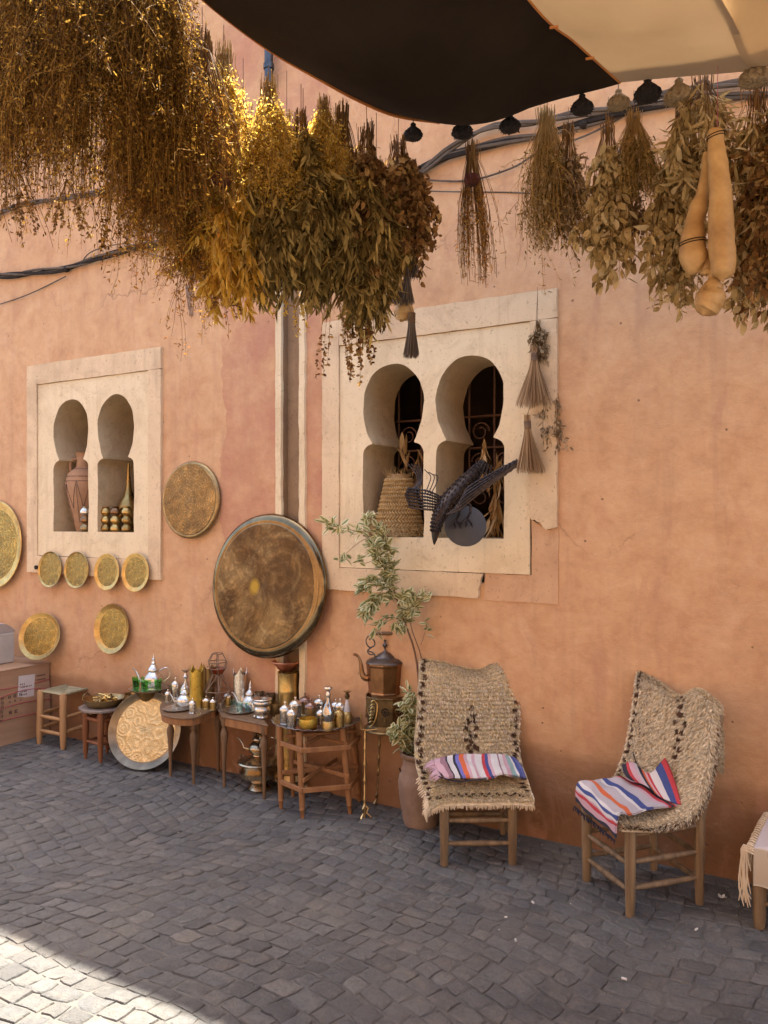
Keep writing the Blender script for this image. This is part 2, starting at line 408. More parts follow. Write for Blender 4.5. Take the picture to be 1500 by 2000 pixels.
PLASTER = m_plaster()
CREAM = m_cream('cream_plaster', (0.76, 0.625, 0.415), (0.70, 0.56, 0.36), (0.50, 0.37, 0.22))
CREAM2 = m_cream('worn_cream_plaster', (0.73, 0.56, 0.36), (0.63, 0.475, 0.30), (0.44, 0.30, 0.185))
PATCH = m_cream('pink_patch_plaster', (0.62, 0.405, 0.245), (0.56, 0.345, 0.20), (0.40, 0.225, 0.13))
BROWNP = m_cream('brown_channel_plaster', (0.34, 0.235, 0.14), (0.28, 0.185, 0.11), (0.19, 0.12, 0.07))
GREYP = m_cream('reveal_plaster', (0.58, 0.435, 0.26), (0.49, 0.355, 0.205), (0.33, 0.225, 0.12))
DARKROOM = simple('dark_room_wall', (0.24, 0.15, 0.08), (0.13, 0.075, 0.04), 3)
COBBLE = m_cobble()
JOINT = simple('joint_dust', (0.125, 0.115, 0.103), (0.085, 0.078, 0.070), 20, 0.95, mode='World', bscale=160)
BRASS = m_metal('brass', (0.66, 0.46, 0.17), (0.40, 0.26, 0.09), (0.20, 0.13, 0.06), (0.25, 0.45))
BRASS_E = m_metal('engraved_brass', (0.66, 0.47, 0.18), (0.42, 0.28, 0.10), (0.24, 0.15, 0.06), (0.25, 0.42), 0.5, 10, 0.45, 110)
OLDBRASS = m_metal('old_brass', (0.42, 0.30, 0.14), (0.22, 0.15, 0.07), (0.10, 0.07, 0.04), (0.3, 0.5))
DARKBRASS = m_metal('dark_brass', (0.26, 0.18, 0.09), (0.13, 0.09, 0.045), (0.06, 0.045, 0.03), (0.3, 0.5))
COPPER = m_metal('copper', (0.70, 0.30, 0.16), (0.50, 0.19, 0.10), None, (0.25, 0.45))
OLDCOPPER = m_metal('old_copper', (0.36, 0.19, 0.09), (0.20, 0.10, 0.045), (0.42, 0.27, 0.12), (0.28, 0.42), scale=6)
TIN = m_metal('dark_tin', (0.16, 0.14, 0.13), (0.09, 0.08, 0.075), None, (0.35, 0.5))
SILVER = m_metal('silver', (0.88, 0.84, 0.76), (0.62, 0.57, 0.49), (0.36, 0.29, 0.20), (0.12, 0.30), 0.2, 14, 0.35, 120)
IRON = m_metal('black_iron', (0.045, 0.038, 0.036), (0.02, 0.018, 0.018), None, (0.45, 0.6))
def wood(name, c1, c2): return simple(name, c1, c2, 3.0, 0.6, 0, 0.35, 18, 0.003, (9, 9, 0.8))
WOOD_L = wood('pale_wood', (0.46, 0.27, 0.12), (0.34, 0.185, 0.078))
WOOD_M = wood('honey_wood', (0.33, 0.155, 0.055), (0.19, 0.08, 0.027))
WOOD_D = wood('brown_table_wood', (0.20, 0.115, 0.055), (0.11, 0.06, 0.028))
WOOD_R = wood('red_table_wood', (0.27, 0.105, 0.038), (0.15, 0.055, 0.022))
WOOD_G = wood('weathered_chair_wood', (0.29, 0.19, 0.095), (0.10, 0.062, 0.032))
RUSH = simple('rush_cord', (0.42, 0.37, 0.22), (0.26, 0.22, 0.12), 30, 0.9, island=0.35)
STRAW = simple('straw_braid', (0.56, 0.38, 0.16), (0.36, 0.22, 0.08), 25, 0.8, island=0.3)
STRING = simple('string', (0.26, 0.17, 0.10), (0.12, 0.07, 0.05), 30, 0.9)
CLAY = simple('clay', (0.42, 0.235, 0.125), (0.30, 0.165, 0.09), 9, 0.85, bscale=60)
TERRACOTTA = simple('weathered_terracotta', (0.30, 0.205, 0.145), (0.17, 0.105, 0.07), 7, 0.9, bscale=30, bdist=0.006)
GOURD = simple('gourd_skin', (0.60, 0.40, 0.17), (0.33, 0.185, 0.065), 9, 0.5, bscale=14, bdist=0.004)
BLACKFLOWER = simple('black_dried_flower', (0.022, 0.017, 0.017), (0.012, 0.01, 0.01), 20, 0.95, bscale=150, bdist=0.01)
PALEFLOWER = simple('pale_dried_flower', (0.34, 0.27, 0.16), (0.20, 0.14, 0.08), 60, 0.95, bscale=150, bdist=0.01)
CABLE = simple('grey_rubber_cable', (0.04, 0.032, 0.027), (0.015, 0.013, 0.012), 6, 0.85, mode='World', spec=0.12)
CABLE2 = simple('pale_rubber_cable', (0.15, 0.12, 0.095), (0.07, 0.055, 0.045), 6, 0.85, mode='World', spec=0.12)
GREENGLASS = m_glass('green_glass', (0.42, 0.85, 0.36))
BLUEGLASS = m_glass('blue_glass', (0.72, 0.95, 0.97))
CLEARGLASS = m_glass('clear_glass', (0.95, 0.95, 0.93))
# ------------------------------------------------------------------ setting: street paving
bed = MB(); bed.add([(-60, -60, -0.0032), (60, -60, -0.0032), (60, 60, -0.0032), (-60, 60, -0.0032)], [(0, 1, 2, 3)])
bed = bed.build('ground', JOINT, None, org=(0, 0, -0.0032)); tag(bed, kind='structure')
paving = thing('street_paving', None, None, (0, 0, 0)); tag(paving, kind='structure')

def warp(u, v):                                   # courses laid in shallow segmental arcs
    x = u + 0.12 * np.sin(v * 1.9 + 0.5)
    y = -v + 0.17 * np.abs(np.sin((u + 0.9) * PI / 2.3)) - 0.17 + 0.03 * np.sin(u * 5.1 + v * 2) - 0.05 * (u + 2)
    return x, y
stones = []
r_ = random.Random(3)
v = -0.55
while v < 5.6:
    hrow = r_.uniform(0.072, 0.092); u = -10.5 + r_.uniform(0, 0.08)
    while u < 4.2:
        w = r_.uniform(0.066, 0.120)
        stones.append((u, v, w, hrow)); u += w
    v += hrow
def stone_geo(u, v, w, h, rg):
    g = 0.0022
    j = lambda a=0.0085: rg.uniform(-a, a)
    cs = [(u + g + j(), v + g + j()), (u + w / 2 + j(), v + g + j(.004)), (u + w - g + j(), v + g + j()), (u + w - g + j(.004), v + h / 2 + j()),
          (u + w - g + j(), v + h - g + j()), (u + w / 2 + j(), v + h - g + j(.004)), (u + g + j(), v + h - g + j()), (u + g + j(.004), v + h / 2 + j())]
    k = [0, 2, 4, 6]
    cx = u + w / 2; cy = v + h / 2
    for q in k:                                   # worn corners
        cs[q] = (cs[q][0] + (cx - cs[q][0]) * 0.035, cs[q][1] + (cy - cs[q][1]) * 0.035)
    A = np.array(cs); c = np.array([[cx, cy]])
    tz = rg.uniform(-0.0022, 0.0028); sx, sy = rg.uniform(-.045, .045), rg.uniform(-.045, .045)
    rings = []
    for s, z in ((1.0, -0.02), (0.99, -0.003), (0.94, 0.0006), (0.62, 0.0022)):
        P = c + (A - c) * s
        zz = z + (tz + (P[:, 0] - cx) * sx + (P[:, 1] - cy) * sy if z > -0.01 else 0) + (np.array([rg.uniform(-.0011, .0011) for _ in range(8)]) if z > -0.01 else 0)
        x, y = warp(P[:, 0], P[:, 1]); rings.append(np.stack([x, y, np.broadcast_to(zz, x.shape)], 1))
    x, y = warp(np.array([cx]), np.array([cy])); rings.append(np.array([[x[0], y[0], 0.0018 + tz + rg.uniform(-.0015, .0015)]]))
    V = np.concatenate(rings); F = []
    for i in range(3):
        for q in range(8):
            q2 = (q + 1) % 8; a, b, c2, d = i * 8 + q2, i * 8 + q, (i + 1) * 8 + q, (i + 1) * 8 + q2
            F += [(b, a, c2), (a, d, c2)]
    for q in range(8): F.append((24 + q, 24 + (q + 1) % 8, 32))
    return V, np.array(F)
def visible_size(x, y):
    p = Vector((x, y, 0)) - EYE; Z = p.dot(FW)
    if Z < 0.5: return 0
    px = 750 + FPX * p.dot(RT) / Z; py = 1005 + FPX * CAM_H / Z
    if px < 5 or px > 1495 or py > 1995: return 0
    return 1 / Z
items = []
for st in stones:
    x, y = warp(np.array([st[0] + st[2] / 2]), np.array([st[1] + st[3] / 2])); x, y = x[0], y[0]
    if y > -0.028 or y < -5.2: continue
    items.append((visible_size(x, y), st, x, y))
items.sort(key=lambda t: -t[0])
VV = []; FF = []; nv = 0
for i, (s, st, x, y) in enumerate(items):
    Vs, Fs = stone_geo(*st, r_)
    if i < 290 and s > 0:
        org = Vector((x, y, 0))
        me_o = np_mesh('cobble', Vs, Fs, COBBLE, None, True, org)
        me_o.data.set_sharp_from_angle(angle=R(50))
        me_o.parent = paving; OR[me_o.name] = org
    else:
        VV.append(Vs); FF.append(Fs + nv); nv += len(Vs)
rest = np_mesh('small_cobbles', np.concatenate(VV), np.concatenate(FF), COBBLE, paving, True)
rest['kind'] = 'stuff'

# ------------------------------------------------------------------ the orange wall with two window openings and a sunk channel
WT = 7.0                                            # height of the wall: its top throws the shadow edge on the street
def wx(px): return W(px, 1005).x
wall = thing('plaster_wall', 'tall weathered orange plaster wall with two cream arched windows', 'wall', (-3, 0, 0))
win = [dict(x0=wx(57), x1=wx(318)), dict(x0=wx(633), x1=wx(1090))]
for w_ in win: w_['z0'] = 1.171; w_['z1'] = 2.705
cx0, cx1 = wx(553), wx(586); CHT = 3.55
holes = [(win[0]['x0'] + 0.06, win[0]['x1'] - 0.06, 1.25, 2.62, None), (win[1]['x0'] + 0.06, win[1]['x1'] - 0.10, 1.25, 2.62, None), (cx0, cx1, -0.1, CHT, None)]
xs = sorted({-13.0, 6.0, *[h[0] for h in holes], *[h[1] for h in holes]}); zs = sorted({-0.1, WT, CHT, 1.25, 2.62})
mw = MB(); idx = {}
def vid(x, z):
    if (x, z) not in idx: idx[(x, z)] = len(mw.v); mw.v.append(Vector((x, 0, z)))
    return idx[(x, z)]
for a, b in zip(xs, xs[1:]):
    for c, d in zip(zs, zs[1:]):
        mx_, mz_ = (a + b) / 2, (c + d) / 2
        if any(h[0] < mx_ < h[1] and h[2] < mz_ < h[3] for h in holes): continue
        mw.f.append((vid(a, c), vid(b, c), vid(b, d), vid(a, d)))
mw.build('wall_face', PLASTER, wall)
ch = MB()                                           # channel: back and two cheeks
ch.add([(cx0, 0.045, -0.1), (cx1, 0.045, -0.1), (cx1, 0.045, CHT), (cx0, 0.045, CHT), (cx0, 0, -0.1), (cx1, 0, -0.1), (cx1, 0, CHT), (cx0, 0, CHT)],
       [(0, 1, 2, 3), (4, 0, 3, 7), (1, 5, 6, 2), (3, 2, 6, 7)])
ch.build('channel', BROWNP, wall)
def rough_strip(x0, x1, z0, z1, t, seed, n=60):     # slightly wavy plaster strip standing proud of the wall
    rg = random.Random(seed); m = MB(); V = []; F = []
    for i in range(n + 1):
        z = z0 + (z1 - z0) * i / n; a = x0 + rg.uniform(-.0035, .0035); b = x1 + rg.uniform(-.0035, .0035); tt = t + rg.uniform(-.0015, .0015)
        V += [(a, 0.001, z), (a + .004, -tt, z), (b - .004, -tt, z), (b, 0.001, z)]
    for i in range(n):
        for k in range(3): F.append((i * 4 + k, i * 4 + k + 1, (i + 1) * 4 + k + 1, (i + 1) * 4 + k))
    F += [(0, 1, 2, 3), (4 * n + 3, 4 * n + 2, 4 * n + 1, 4 * n)]
    return m.add(V, F)
rough_strip(wx(540), cx0, -0.01, CHT + .02, 0.016, 1).build('edge_strip', CREAM, wall)
rough_strip(cx1, wx(599), -0.01, CHT + .02, 0.016, 2).build('edge_strip', CREAM, wall)
body = MB()                                         # the rest of the building: top, back and ends
body.add([(-13, 0, WT), (6, 0, WT), (6, 5, WT), (-13, 5, WT), (-13, 5, -.1), (6, 5, -.1), (6, 0, -.1), (-13, 0, -.1)],
         [(0, 1, 2, 3), (3, 2, 5, 4), (1, 6, 5, 2), (0, 3, 4, 7)])
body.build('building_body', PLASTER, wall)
# dark rooms behind the windows
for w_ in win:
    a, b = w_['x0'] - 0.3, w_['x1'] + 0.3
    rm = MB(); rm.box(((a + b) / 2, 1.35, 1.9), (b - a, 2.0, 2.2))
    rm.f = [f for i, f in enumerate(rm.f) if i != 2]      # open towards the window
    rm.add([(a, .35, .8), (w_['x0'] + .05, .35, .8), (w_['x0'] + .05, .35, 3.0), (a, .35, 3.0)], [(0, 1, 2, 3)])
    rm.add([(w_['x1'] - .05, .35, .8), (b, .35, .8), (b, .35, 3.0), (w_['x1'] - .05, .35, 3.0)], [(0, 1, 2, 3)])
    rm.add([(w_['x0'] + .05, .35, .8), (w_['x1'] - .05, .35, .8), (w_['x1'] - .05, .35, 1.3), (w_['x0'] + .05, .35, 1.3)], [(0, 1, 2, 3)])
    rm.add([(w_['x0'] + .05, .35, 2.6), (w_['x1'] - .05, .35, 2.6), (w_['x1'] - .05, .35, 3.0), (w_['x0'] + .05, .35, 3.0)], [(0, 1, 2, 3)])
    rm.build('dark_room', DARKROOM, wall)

# ------------------------------------------------------------------ arched windows (horseshoe arches in a cream surround)
def arch_loop(x0, x1, z0, n=30):
    cx = (x0 + x1) / 2; w = (x1 - x0) / 2; nk = w * 0.70
    right = [(w, 0), (w, .09), (w, .18), (w, .27), (w, .36), (w, 0.455)]
    for i in range(1, 6):                           # rounded impost
        a = i / 6 * PI / 2; right.append((nk + (w - nk) * math.cos(a), 0.455 + 0.055 * math.sin(a)))
    right.append((nk, 0.512))
    zc = 0.735; bl = (zc - 0.520) / math.sqrt(1 - 0.49)
    a0 = -math.asin(min(1, (zc - 0.520) / bl))
    for i in range(n + 1):
        a = a0 + (PI / 2 - a0) * i / n
        right.append((w * math.cos(a), zc + (bl if a < 0 else 0.212) * math.sin(a)))
    pts = [(cx + x, z0 + z) for x, z in right] + [(cx - x, z0 + z) for x, z in reversed(right[:-1])]
    rq = random.Random(int(x0 * 1000)); p1_, p2_ = rq.uniform(0, 6), rq.uniform(0, 6)            # hand-cut, not ruler-true
    pts = [(x + .0028 * math.sin(z * 19 + p1_) + .0016 * math.sin(z * 57 + p2_) + rq.uniform(-.0009, .0009), z + .0018 * math.sin(x * 31 + p2_)) for x, z in pts]
    return pts
def tess(outer, holes_, y):
    loops = [[Vector((x, z, 0)) for x, z in outer]] + [[Vector((x, z, 0)) for x, z in h] for h in holes_]
    tri = tessellate_polygon(loops); flat = [p for l in loops for p in l]
    return [(p.x, y, p.y) for p in flat], [tuple(t) for t in tri]
def window(w_, archs, label, last):
    x0, x1, z0, z1 = w_['x0'], w_['x1'], w_['z0'], w_['z1']
    root = thing('arched_window', label, 'window', ((x0 + x1) / 2, 0, z0))
    bw = 0.115
    sill = 1.478
    loops = [arch_loop(a, b, sill) for a, b in archs]
    ix0, ix1 = x0 + bw + 0.002, x1 - bw - 0.002
    iz0, iz1 = z0 + 0.13, z1 - 0.148
    if last: ix1 = wx(1036)
    pan = MB(); V, F = tess([(ix0, iz0), (ix1, iz0), (ix1, iz1), (ix0, iz1)], loops, -0.010); pan.add(V, F)
    n = 4; pan.add([(ix0, -.010, iz0), (ix1, -.010, iz0), (ix1, -.010, iz1), (ix0, -.010, iz1), (ix0, .02, iz0), (ix1, .02, iz0), (ix1, .02, iz1), (ix0, .02, iz1)],
                   [(0, 4, 5, 1), (1, 5, 6, 2), (2, 6, 7, 3), (3, 7, 4, 0)])
    pan.build('arch_panel', CREAM, root)
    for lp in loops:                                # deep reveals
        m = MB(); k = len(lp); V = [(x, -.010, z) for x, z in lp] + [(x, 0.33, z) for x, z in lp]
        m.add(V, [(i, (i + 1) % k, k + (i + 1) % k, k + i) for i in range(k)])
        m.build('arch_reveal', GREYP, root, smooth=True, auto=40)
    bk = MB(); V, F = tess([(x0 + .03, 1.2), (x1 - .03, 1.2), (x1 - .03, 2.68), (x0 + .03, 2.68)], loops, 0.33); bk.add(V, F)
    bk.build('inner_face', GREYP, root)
    # raised bands of the outer surround, with uneven hand-made edges
    def band(ax0, az0, ax1, az1, t, seed, mat=CREAM2, frayed=None):
        rg = random.Random(seed); pts = []
        def edge(p, q, amp=.0022):
            L = math.hypot(q[0] - p[0], q[1] - p[1]); m_ = max(2, int(L / .06))
            return [(p[0] + (q[0] - p[0]) * i / m_ + rg.uniform(-amp, amp), p[1] + (q[1] - p[1]) * i / m_ + rg.uniform(-amp, amp)) for i in range(m_)]
        P = frayed or [(ax0, az0), (ax1, az0), (ax1, az1), (ax0, az1)]
        for a, b in zip(P, P[1:] + P[:1]): pts += edge(a, b)
        V, F = tess(pts, [], -t); k = len(pts); m = MB(); m.add(V, F)
        m.add([(x, -t, z) for x, z in pts] + [(x, 0.004, z) for x, z in pts], [(i, (i + 1) % k, k + (i + 1) % k, k + i) for i in range(k)])
        m.build('surround_band', mat, root)
    band(x0, z0, x0 + bw, z1, .020, 5)
    band(x0 + bw + .001, z1 - .145, x1, z1, .020, 6)
    if not last:
        band(x1 - bw, z0, x1, z1 - .147, .0200, 7); band(x0 + bw + .001, z0, x1 - bw - .002, z0 + .127, .0200, 8)
    else:
        zb = W(1088, 1030).z; zk = W(1088, 1018).z
        band(0, 0, 0, 0, .0200, 9, CREAM2, [(wx(1037), zk + .02), (wx(1041), zk + .006), (wx(1047), zk + .009), (wx(1052), zk - .004), (wx(1058), zk - .003), (wx(1063), zb - .002), (wx(1070), zb - .012), (wx(1078), zb - .004), (x1, zb), (x1, z1 - .147), (wx(1037), z1 - .147)])
        xe = wx(940)
        band(0, 0, 0, 0, .0200, 10, CREAM2, [(x0 + bw + .001, z0), (xe - .012, z0), (xe - .006, z0 + .03), (xe - .009, z0 + .045), (xe + .004, z0 + .075), (xe + .002, z0 + .09), (xe + .015, z0 + .127), (x0 + bw + .001, z0 + .127)])
        band(0, 0, 0, 0, .0045, 12, PATCH, [(xe + .02, z0 - .01), (x1 + .003, z0 - .01), (x1 + .003, zb - .004), (wx(1070), zb - .014), (wx(1039), zk + .01), (wx(1037) + .006, z0 + .128), (xe + .02, z0 + .128)])
    return root, loops
w1, l1 = window(win[0], [(wx(107), wx(175)), (wx(193), wx(264))], 'cream twin-arched window at left holding a clay amphora and brass vases', False)
w2, l2 = window(win[1], [(wx(711), wx(829)), (wx(853), wx(986))], 'larger cream twin-arched window with straw basket and black metal bird', True)
# wrought iron grille behind the second window
gr = MB()
gx0, gx1 = win[1]['x0'] + .1, win[1]['x1'] - .05; gy = 0.42
nb_ = 9
for i in range(nb_):
    x = gx0 + (gx1 - gx0) * i / (nb_ - 1); gr.tube([(x, gy, 1.3), (x, gy, 2.62)], .007, 5)
for z in (1.42, 1.98, 2.16, 2.5): gr.tube([(gx0, gy - .012, z), (gx1, gy - .012, z)], .006, 5)
def scroll(cx, cz, r, s, turns=1.3):
    return [(cx + s * (r * (1 - .62 * k / 16)) * math.cos(k / 16 * turns * 2 * PI), gy - .02, cz + (r * (1 - .62 * k / 16)) * math.sin(k / 16 * turns * 2 * PI)) for k in range(17)]
for i in range(nb_ - 1):
    x = gx0 + (gx1 - gx0) * (i + .5) / (nb_ - 1)
    gr.tube(scroll(x, 2.07, .058, 1), .0045, 4); gr.tube(scroll(x, 1.90, .055, -1), .0045, 4); gr.tube(scroll(x, 1.70, .06, 1), .0045, 4)
grille = gr.build('grille', simple('rusty_iron', (0.20, 0.095, 0.05), (0.11, 0.05, 0.028), 14, 0.7), w2, smooth=True)

# ------------------------------------------------------------------ the opposite side of the street (behind the camera) that lights the shade
opp = thing('opposite_house', 'sunlit ochre plaster house across the street behind the viewer', 'house', (-2, -7.2, 0))
mo = MB(); mo.box((-2, -8.7, 2.4), (24, 3, 5.0)); mo.build('house_wall', simple('ochre_plaster', (0.56, 0.36, 0.22), (0.46, 0.28, 0.17), 2, 0.9, mode='World'), opp)
mo = MB()
for x in (-8, -3.2, 2.4):
    mo.box((x, -7.19, 1.1), (1.1, .06, 2.2))
for x in (-8, -3.2, 2.4):
    m1 = MB(); m1.box((x, -7.18, 1.1), (1.1, .08, 2.2)); m1.build('door', WOOD_D, opp)

# ------------------------------------------------------------------ awnings
def sheet(name, grid, mat, parent, thick=0.004, smooth=True):
    nu, nv_ = len(grid), len(grid[0]); V = [p for row in grid for p in row]
    F = [(i * nv_ + j, (i + 1) * nv_ + j, (i + 1) * nv_ + j + 1, i * nv_ + j + 1) for i in range(nu - 1) for j in range(nv_ - 1)]
    V2 = [Vector(p) + Vector((0, 0, thick)) for p in V]; n = len(V)
    rim = [i * nv_ for i in range(nu)] + [(nu - 1) * nv_ + j for j in range(1, nv_)] + [i * nv_ + nv_ - 1 for i in range(nu - 2, -1, -1)] + [j for j in range(nv_ - 2, 0, -1)]
    F2 = [tuple(n + i for i in reversed(f)) for f in F]
    FR = [(rim[i], rim[(i + 1) % len(rim)], n + rim[(i + 1) % len(rim)], n + rim[i]) for i in range(len(rim))]
    return MB().add(V + V2, F + F2 + FR).build(name, mat, parent, smooth=smooth, auto=50)
AZ = 3.10
BLACKCLOTH = m_cloth('black_awning_cloth', (0.040, 0.028, 0.018), (0.022, 0.015, 0.010))
CREAMCLOTH = m_cloth('cream_awning_cloth', (0.60, 0.48, 0.34), (0.54, 0.42, 0.29), 0.32)
PALECLOTH = m_cloth('pale_awning_cloth', (0.70, 0.55, 0.36), (0.60, 0.44, 0.27), 0.22)
# left edge of the black awning as seen from the stall, its near corner rounded and sagging
edge_px = [(290, -110, 2.13), (400, 0, 2.39), (520, 93, 2.60), (620, 152, 2.76), (700, 196, 2.89), (775, 227, 3.02), (860, 240, 3.15)]
left_edge = [C(*e) for e in edge_px]
left_edge = [left_edge[0] + Vector((-.15, -2.2, 0.12)), left_edge[0] + Vector((-.06, -.8, .05))] + left_edge
seam = [C(1211, 160, 2.86), C(1125, 82, 2.62), C(1035, 0, 2.39)]
seam = list(reversed(seam)); seam = [seam[0] + Vector((-.12, -2.3, .06)), seam[0] + Vector((-.04, -.9, .02))] + seam
LE = cr(left_edge, 34); SE = cr(seam, 34)
grid = []
for i in range(25):
    u = i / 24; row = []
    for j in range(34):
        s = j / 33; p = LE[j].lerp(SE[j], u)
        sag = 0.16 * math.sin(PI * u) * (0.5 + 0.5 * math.sin(PI * min(1, s * 1.05)))
        p = p - Vector((0, 0, sag + .006 * math.sin(9 * u + 5 * s)))
        if s > .9: p.z += sag * (s - .9) / .1 * 0.72
        row.append(p)
    grid.append(row)
blackaw = thing('black_awning', 'black cloth awning sagging overhead beside the cream one', 'awning', (-1.2, -2, AZ))
sheet('cloth', grid, BLACKCLOTH, blackaw)
ORANGETAPE = simple('orange_binding', (0.62, 0.25, 0.06), (0.42, 0.15, 0.04), 10, 0.8)
hem = MB(); hem.tube([p + Vector((-.004, 0, .002)) for p in LE], .006, 6); hem.build('orange_hem', ORANGETAPE, blackaw, smooth=True)
hem = MB(); hem.tube([SE[j] + Vector((0, 0, -.004)) for j in range(0, 34)], .004, 5); hem.build('orange_hem', ORANGETAPE, blackaw, smooth=True)
for (a, b) in ((1080, 52), (1150, 113)):
    p = C(a - 6, b + 2, 2.47 if a < 1100 else 2.68); q = C(a + 10, b, 2.47 if a < 1100 else 2.68)
    MB().tube([p, q], .0045, 6).build('clip', ORANGETAPE, blackaw, smooth=True)
# cream awning to its right
right_px = [C(1210, 162, 2.86), C(1300, 153, 2.80), C(1400, 145, 2.72), C(1480, 138, 2.655)]
ET = cr(right_px, 20)
creamaw = thing('cream_awning', 'cream cloth awning at top right joined to the black one', 'awning', (-.3, -2, AZ))
grid = []
for i in range(20):
    p0 = ET[i]; row = []
    for j in range(34):
        s = 1 - j / 33
        base = SE[33 - j] - SE[33]
        p = p0 + base + Vector((0.004, 0, 0)) + Vector((0, 0, -0.05 * math.sin(PI * min(1, j / 33 * 1.0)) * math.sin(PI * i / 19)))
        p.x += (i / 19) * (0.10 * j / 33)
        row.append(p)
    grid.append(row)
sheet('cloth', grid, CREAMCLOTH, creamaw)
CG = grid
paleaw = thing('pale_striped_awning', 'pale sunlit awning strip at the far top right corner', 'awning', (.3, -2, AZ))
grid2 = []
for i in range(12):
    row = []
    for j in range(34):
        p = CG[19][j].copy(); p.x += -0.02 + i * 0.16; p.z += 0.012 - .03 * math.sin(i * 1.3 + j * .4)
        row.append(p)
    grid2.append(row)
sheet('cloth', grid2, PALECLOTH, paleaw)
# ------------------------------------------------------------------ trays
def tray_mesh_parts(root, rad, mats, lip=0.02, rim_frac=0.80, wavy=0.0, seed=0, dome=0.0):
    """face along local +Z; sits on z=0"""
    n = 72; rg = random.Random(seed); ph = rg.uniform(0, 6)
    def fn(g, r, z):
        k = 1 + wavy * (math.sin(3 * g + ph) + .6 * math.sin(5 * g + 2 * ph)) * (r / rad)
        return (r * k * math.cos(g), r * k * math.sin(g), z + wavy * .8 * rad * math.sin(2 * g + ph) * (r / rad) ** 2)
    rf = rad * rim_frac
    prof = [(1e-6, .004 + dome)] + [(rf * i / 8, .004 + dome * (1 - (i / 8) ** 2)) for i in range(1, 9)]
    d = MB(); d.lathe(prof, n=n, fn=fn, cap=False); d.f = [f for f in d.f if len(set(f)) > 2]
    d.build('dish', mats[0], root, smooth=True, auto=60)
    r2 = rad
    if lip < 0:                                        # domed face, rim rolling back towards the wall
        h_ = -lip
        prof = [(rf, .004), (rf * 1.012, .0005), (rf * 1.03, .003)] + [(rf * 1.03 + (rad - rf * 1.03) * math.sin(a), .003 - h_ * (1 - math.cos(a))) for a in [PI / 2 * q / 8 for q in range(1, 9)]] + [(rad * .985, -h_ - .004), (rf, -.006), (1e-6, -.006)]
        m = MB(); m.lathe(prof, n=n, fn=fn, cap=False); m.build('rim', mats[1], root, smooth=True, auto=60); return
    prof = [(rf, .0042), (rf + (r2 - rf) * .25, .006), (rf + (r2 - rf) * .8, lip * .9), (r2 * .99, lip), (r2, lip * .9), (r2 * .985, lip * .6), (rf * 1.01, -.004), (1e-6, -.004)]
    m = MB(); m.lathe(prof, n=n, fn=fn, cap=False)
    m.build('rim', mats[1], root, smooth=True, auto=60)
def wall_tray(px, py, hpx, off, label, mats, group=None, tilt=3, rim_frac=.8, lip=.02, wavy=0.002, yaw=0, seed=0, dome=0.0):
    p = W(px, py, off); Z = depth(p); rad = M_(hpx / 2, Z)
    root = thing('brass_tray', label, 'tray', (0, 0, 0), group)
    OR[root.name] = Vector((0, 0, 0))
    tray_mesh_parts(root, rad, mats(rad), lip, rim_frac, wavy, seed, dome)
    root.location = p; root.rotation_euler = (PI / 2 - R(tilt), R(yaw), 0)
    return root
GOLD = lambda r: (m_tray('gold_tray_%d' % int(r * 1000), (0.60, 0.42, 0.12), (0.36, 0.25, 0.075), (0.20, 0.14, 0.055), r, (.15, .34), 9, .75, .5, .9, .6, None, 7), BRASS)
AGED = lambda r: (m_tray('aged_tray_%d' % int(r * 1000), (0.44, 0.27, 0.10), (0.24, 0.15, 0.06), (0.14, 0.09, 0.045), r, (0.22, 0.45), 12, 0.8, 0.5, .8, .5), OLDBRASS)
DARK = lambda r: (m_tray('dark_tray_%d' % int(r * 1000), (0.17, 0.11, 0.052), (0.085, 0.055, 0.030), (0.36, 0.27, 0.14), r, (0.30, 0.5), 4, 0.85, 0.4, .5, .35, (-.16, -.02, .14, .19), 3), m_metal('dark_tray_rim', (0.26, 0.19, 0.10), (0.14, 0.10, 0.055), (0.08, 0.06, 0.04), (0.10, 0.22), scale=5))
TG = 'round brass trays hung on the wall'
t0 = wall_tray(-8, 1064, 172, .02, 'big golden brass tray cut by the left edge of the photo', GOLD, TG, seed=1)
t1 = wall_tray(370, 976, 152, .032, 'aged brown-gold brass tray hung right of the left window', AGED, TG, seed=2, rim_frac=.90, lip=-.018)
t2 = wall_tray(516, 1143, 284, .085, 'huge dark bronze tray with curled rim, largest on the wall', DARK, TG, seed=3, rim_frac=.85, lip=-.038, wavy=.004, tilt=5)
''' MB(); rr2 = M_(143, depth(W(514, 1143)))
bosshint.lathe([(1e-6, .012), (rr2 * .09, .011), (rr2 * .13, .0075), (rr2 * .145, .0042)], (-.10 * rr2 * .6, -.02, 0), 24, cap=False)
bosshint.build('polished_boss', m_metal('boss_brass', (0.60, 0.48, 0.10), (0.45, 0.33, 0.07)), None, smooth=True, org=(0, 0, 0)).parent = t2 '''
for i, (px, py, h, lab) in enumerate(((99, 1112, 70, 'small gold tray under the left window, leftmost of four'), (151, 1113, 71, 'small greenish gold tray under the left window, second of four'),
                                  (210, 1117, 72, 'small gold tray under the left window, third of four'), (266, 1118, 76, 'small shiny gold tray under the left window, rightmost of four'))):
    wall_tray(px, py, h, .04, lab, GOLD, TG, seed=10 + i, rim_frac=.78 if i > 1 else .9, lip=.012, tilt=4)
t3 = wall_tray(221, 1228, 97, .02, 'single oval-looking gold tray alone below the row of four', GOLD, TG, seed=20, rim_frac=.78, lip=.022, tilt=6)

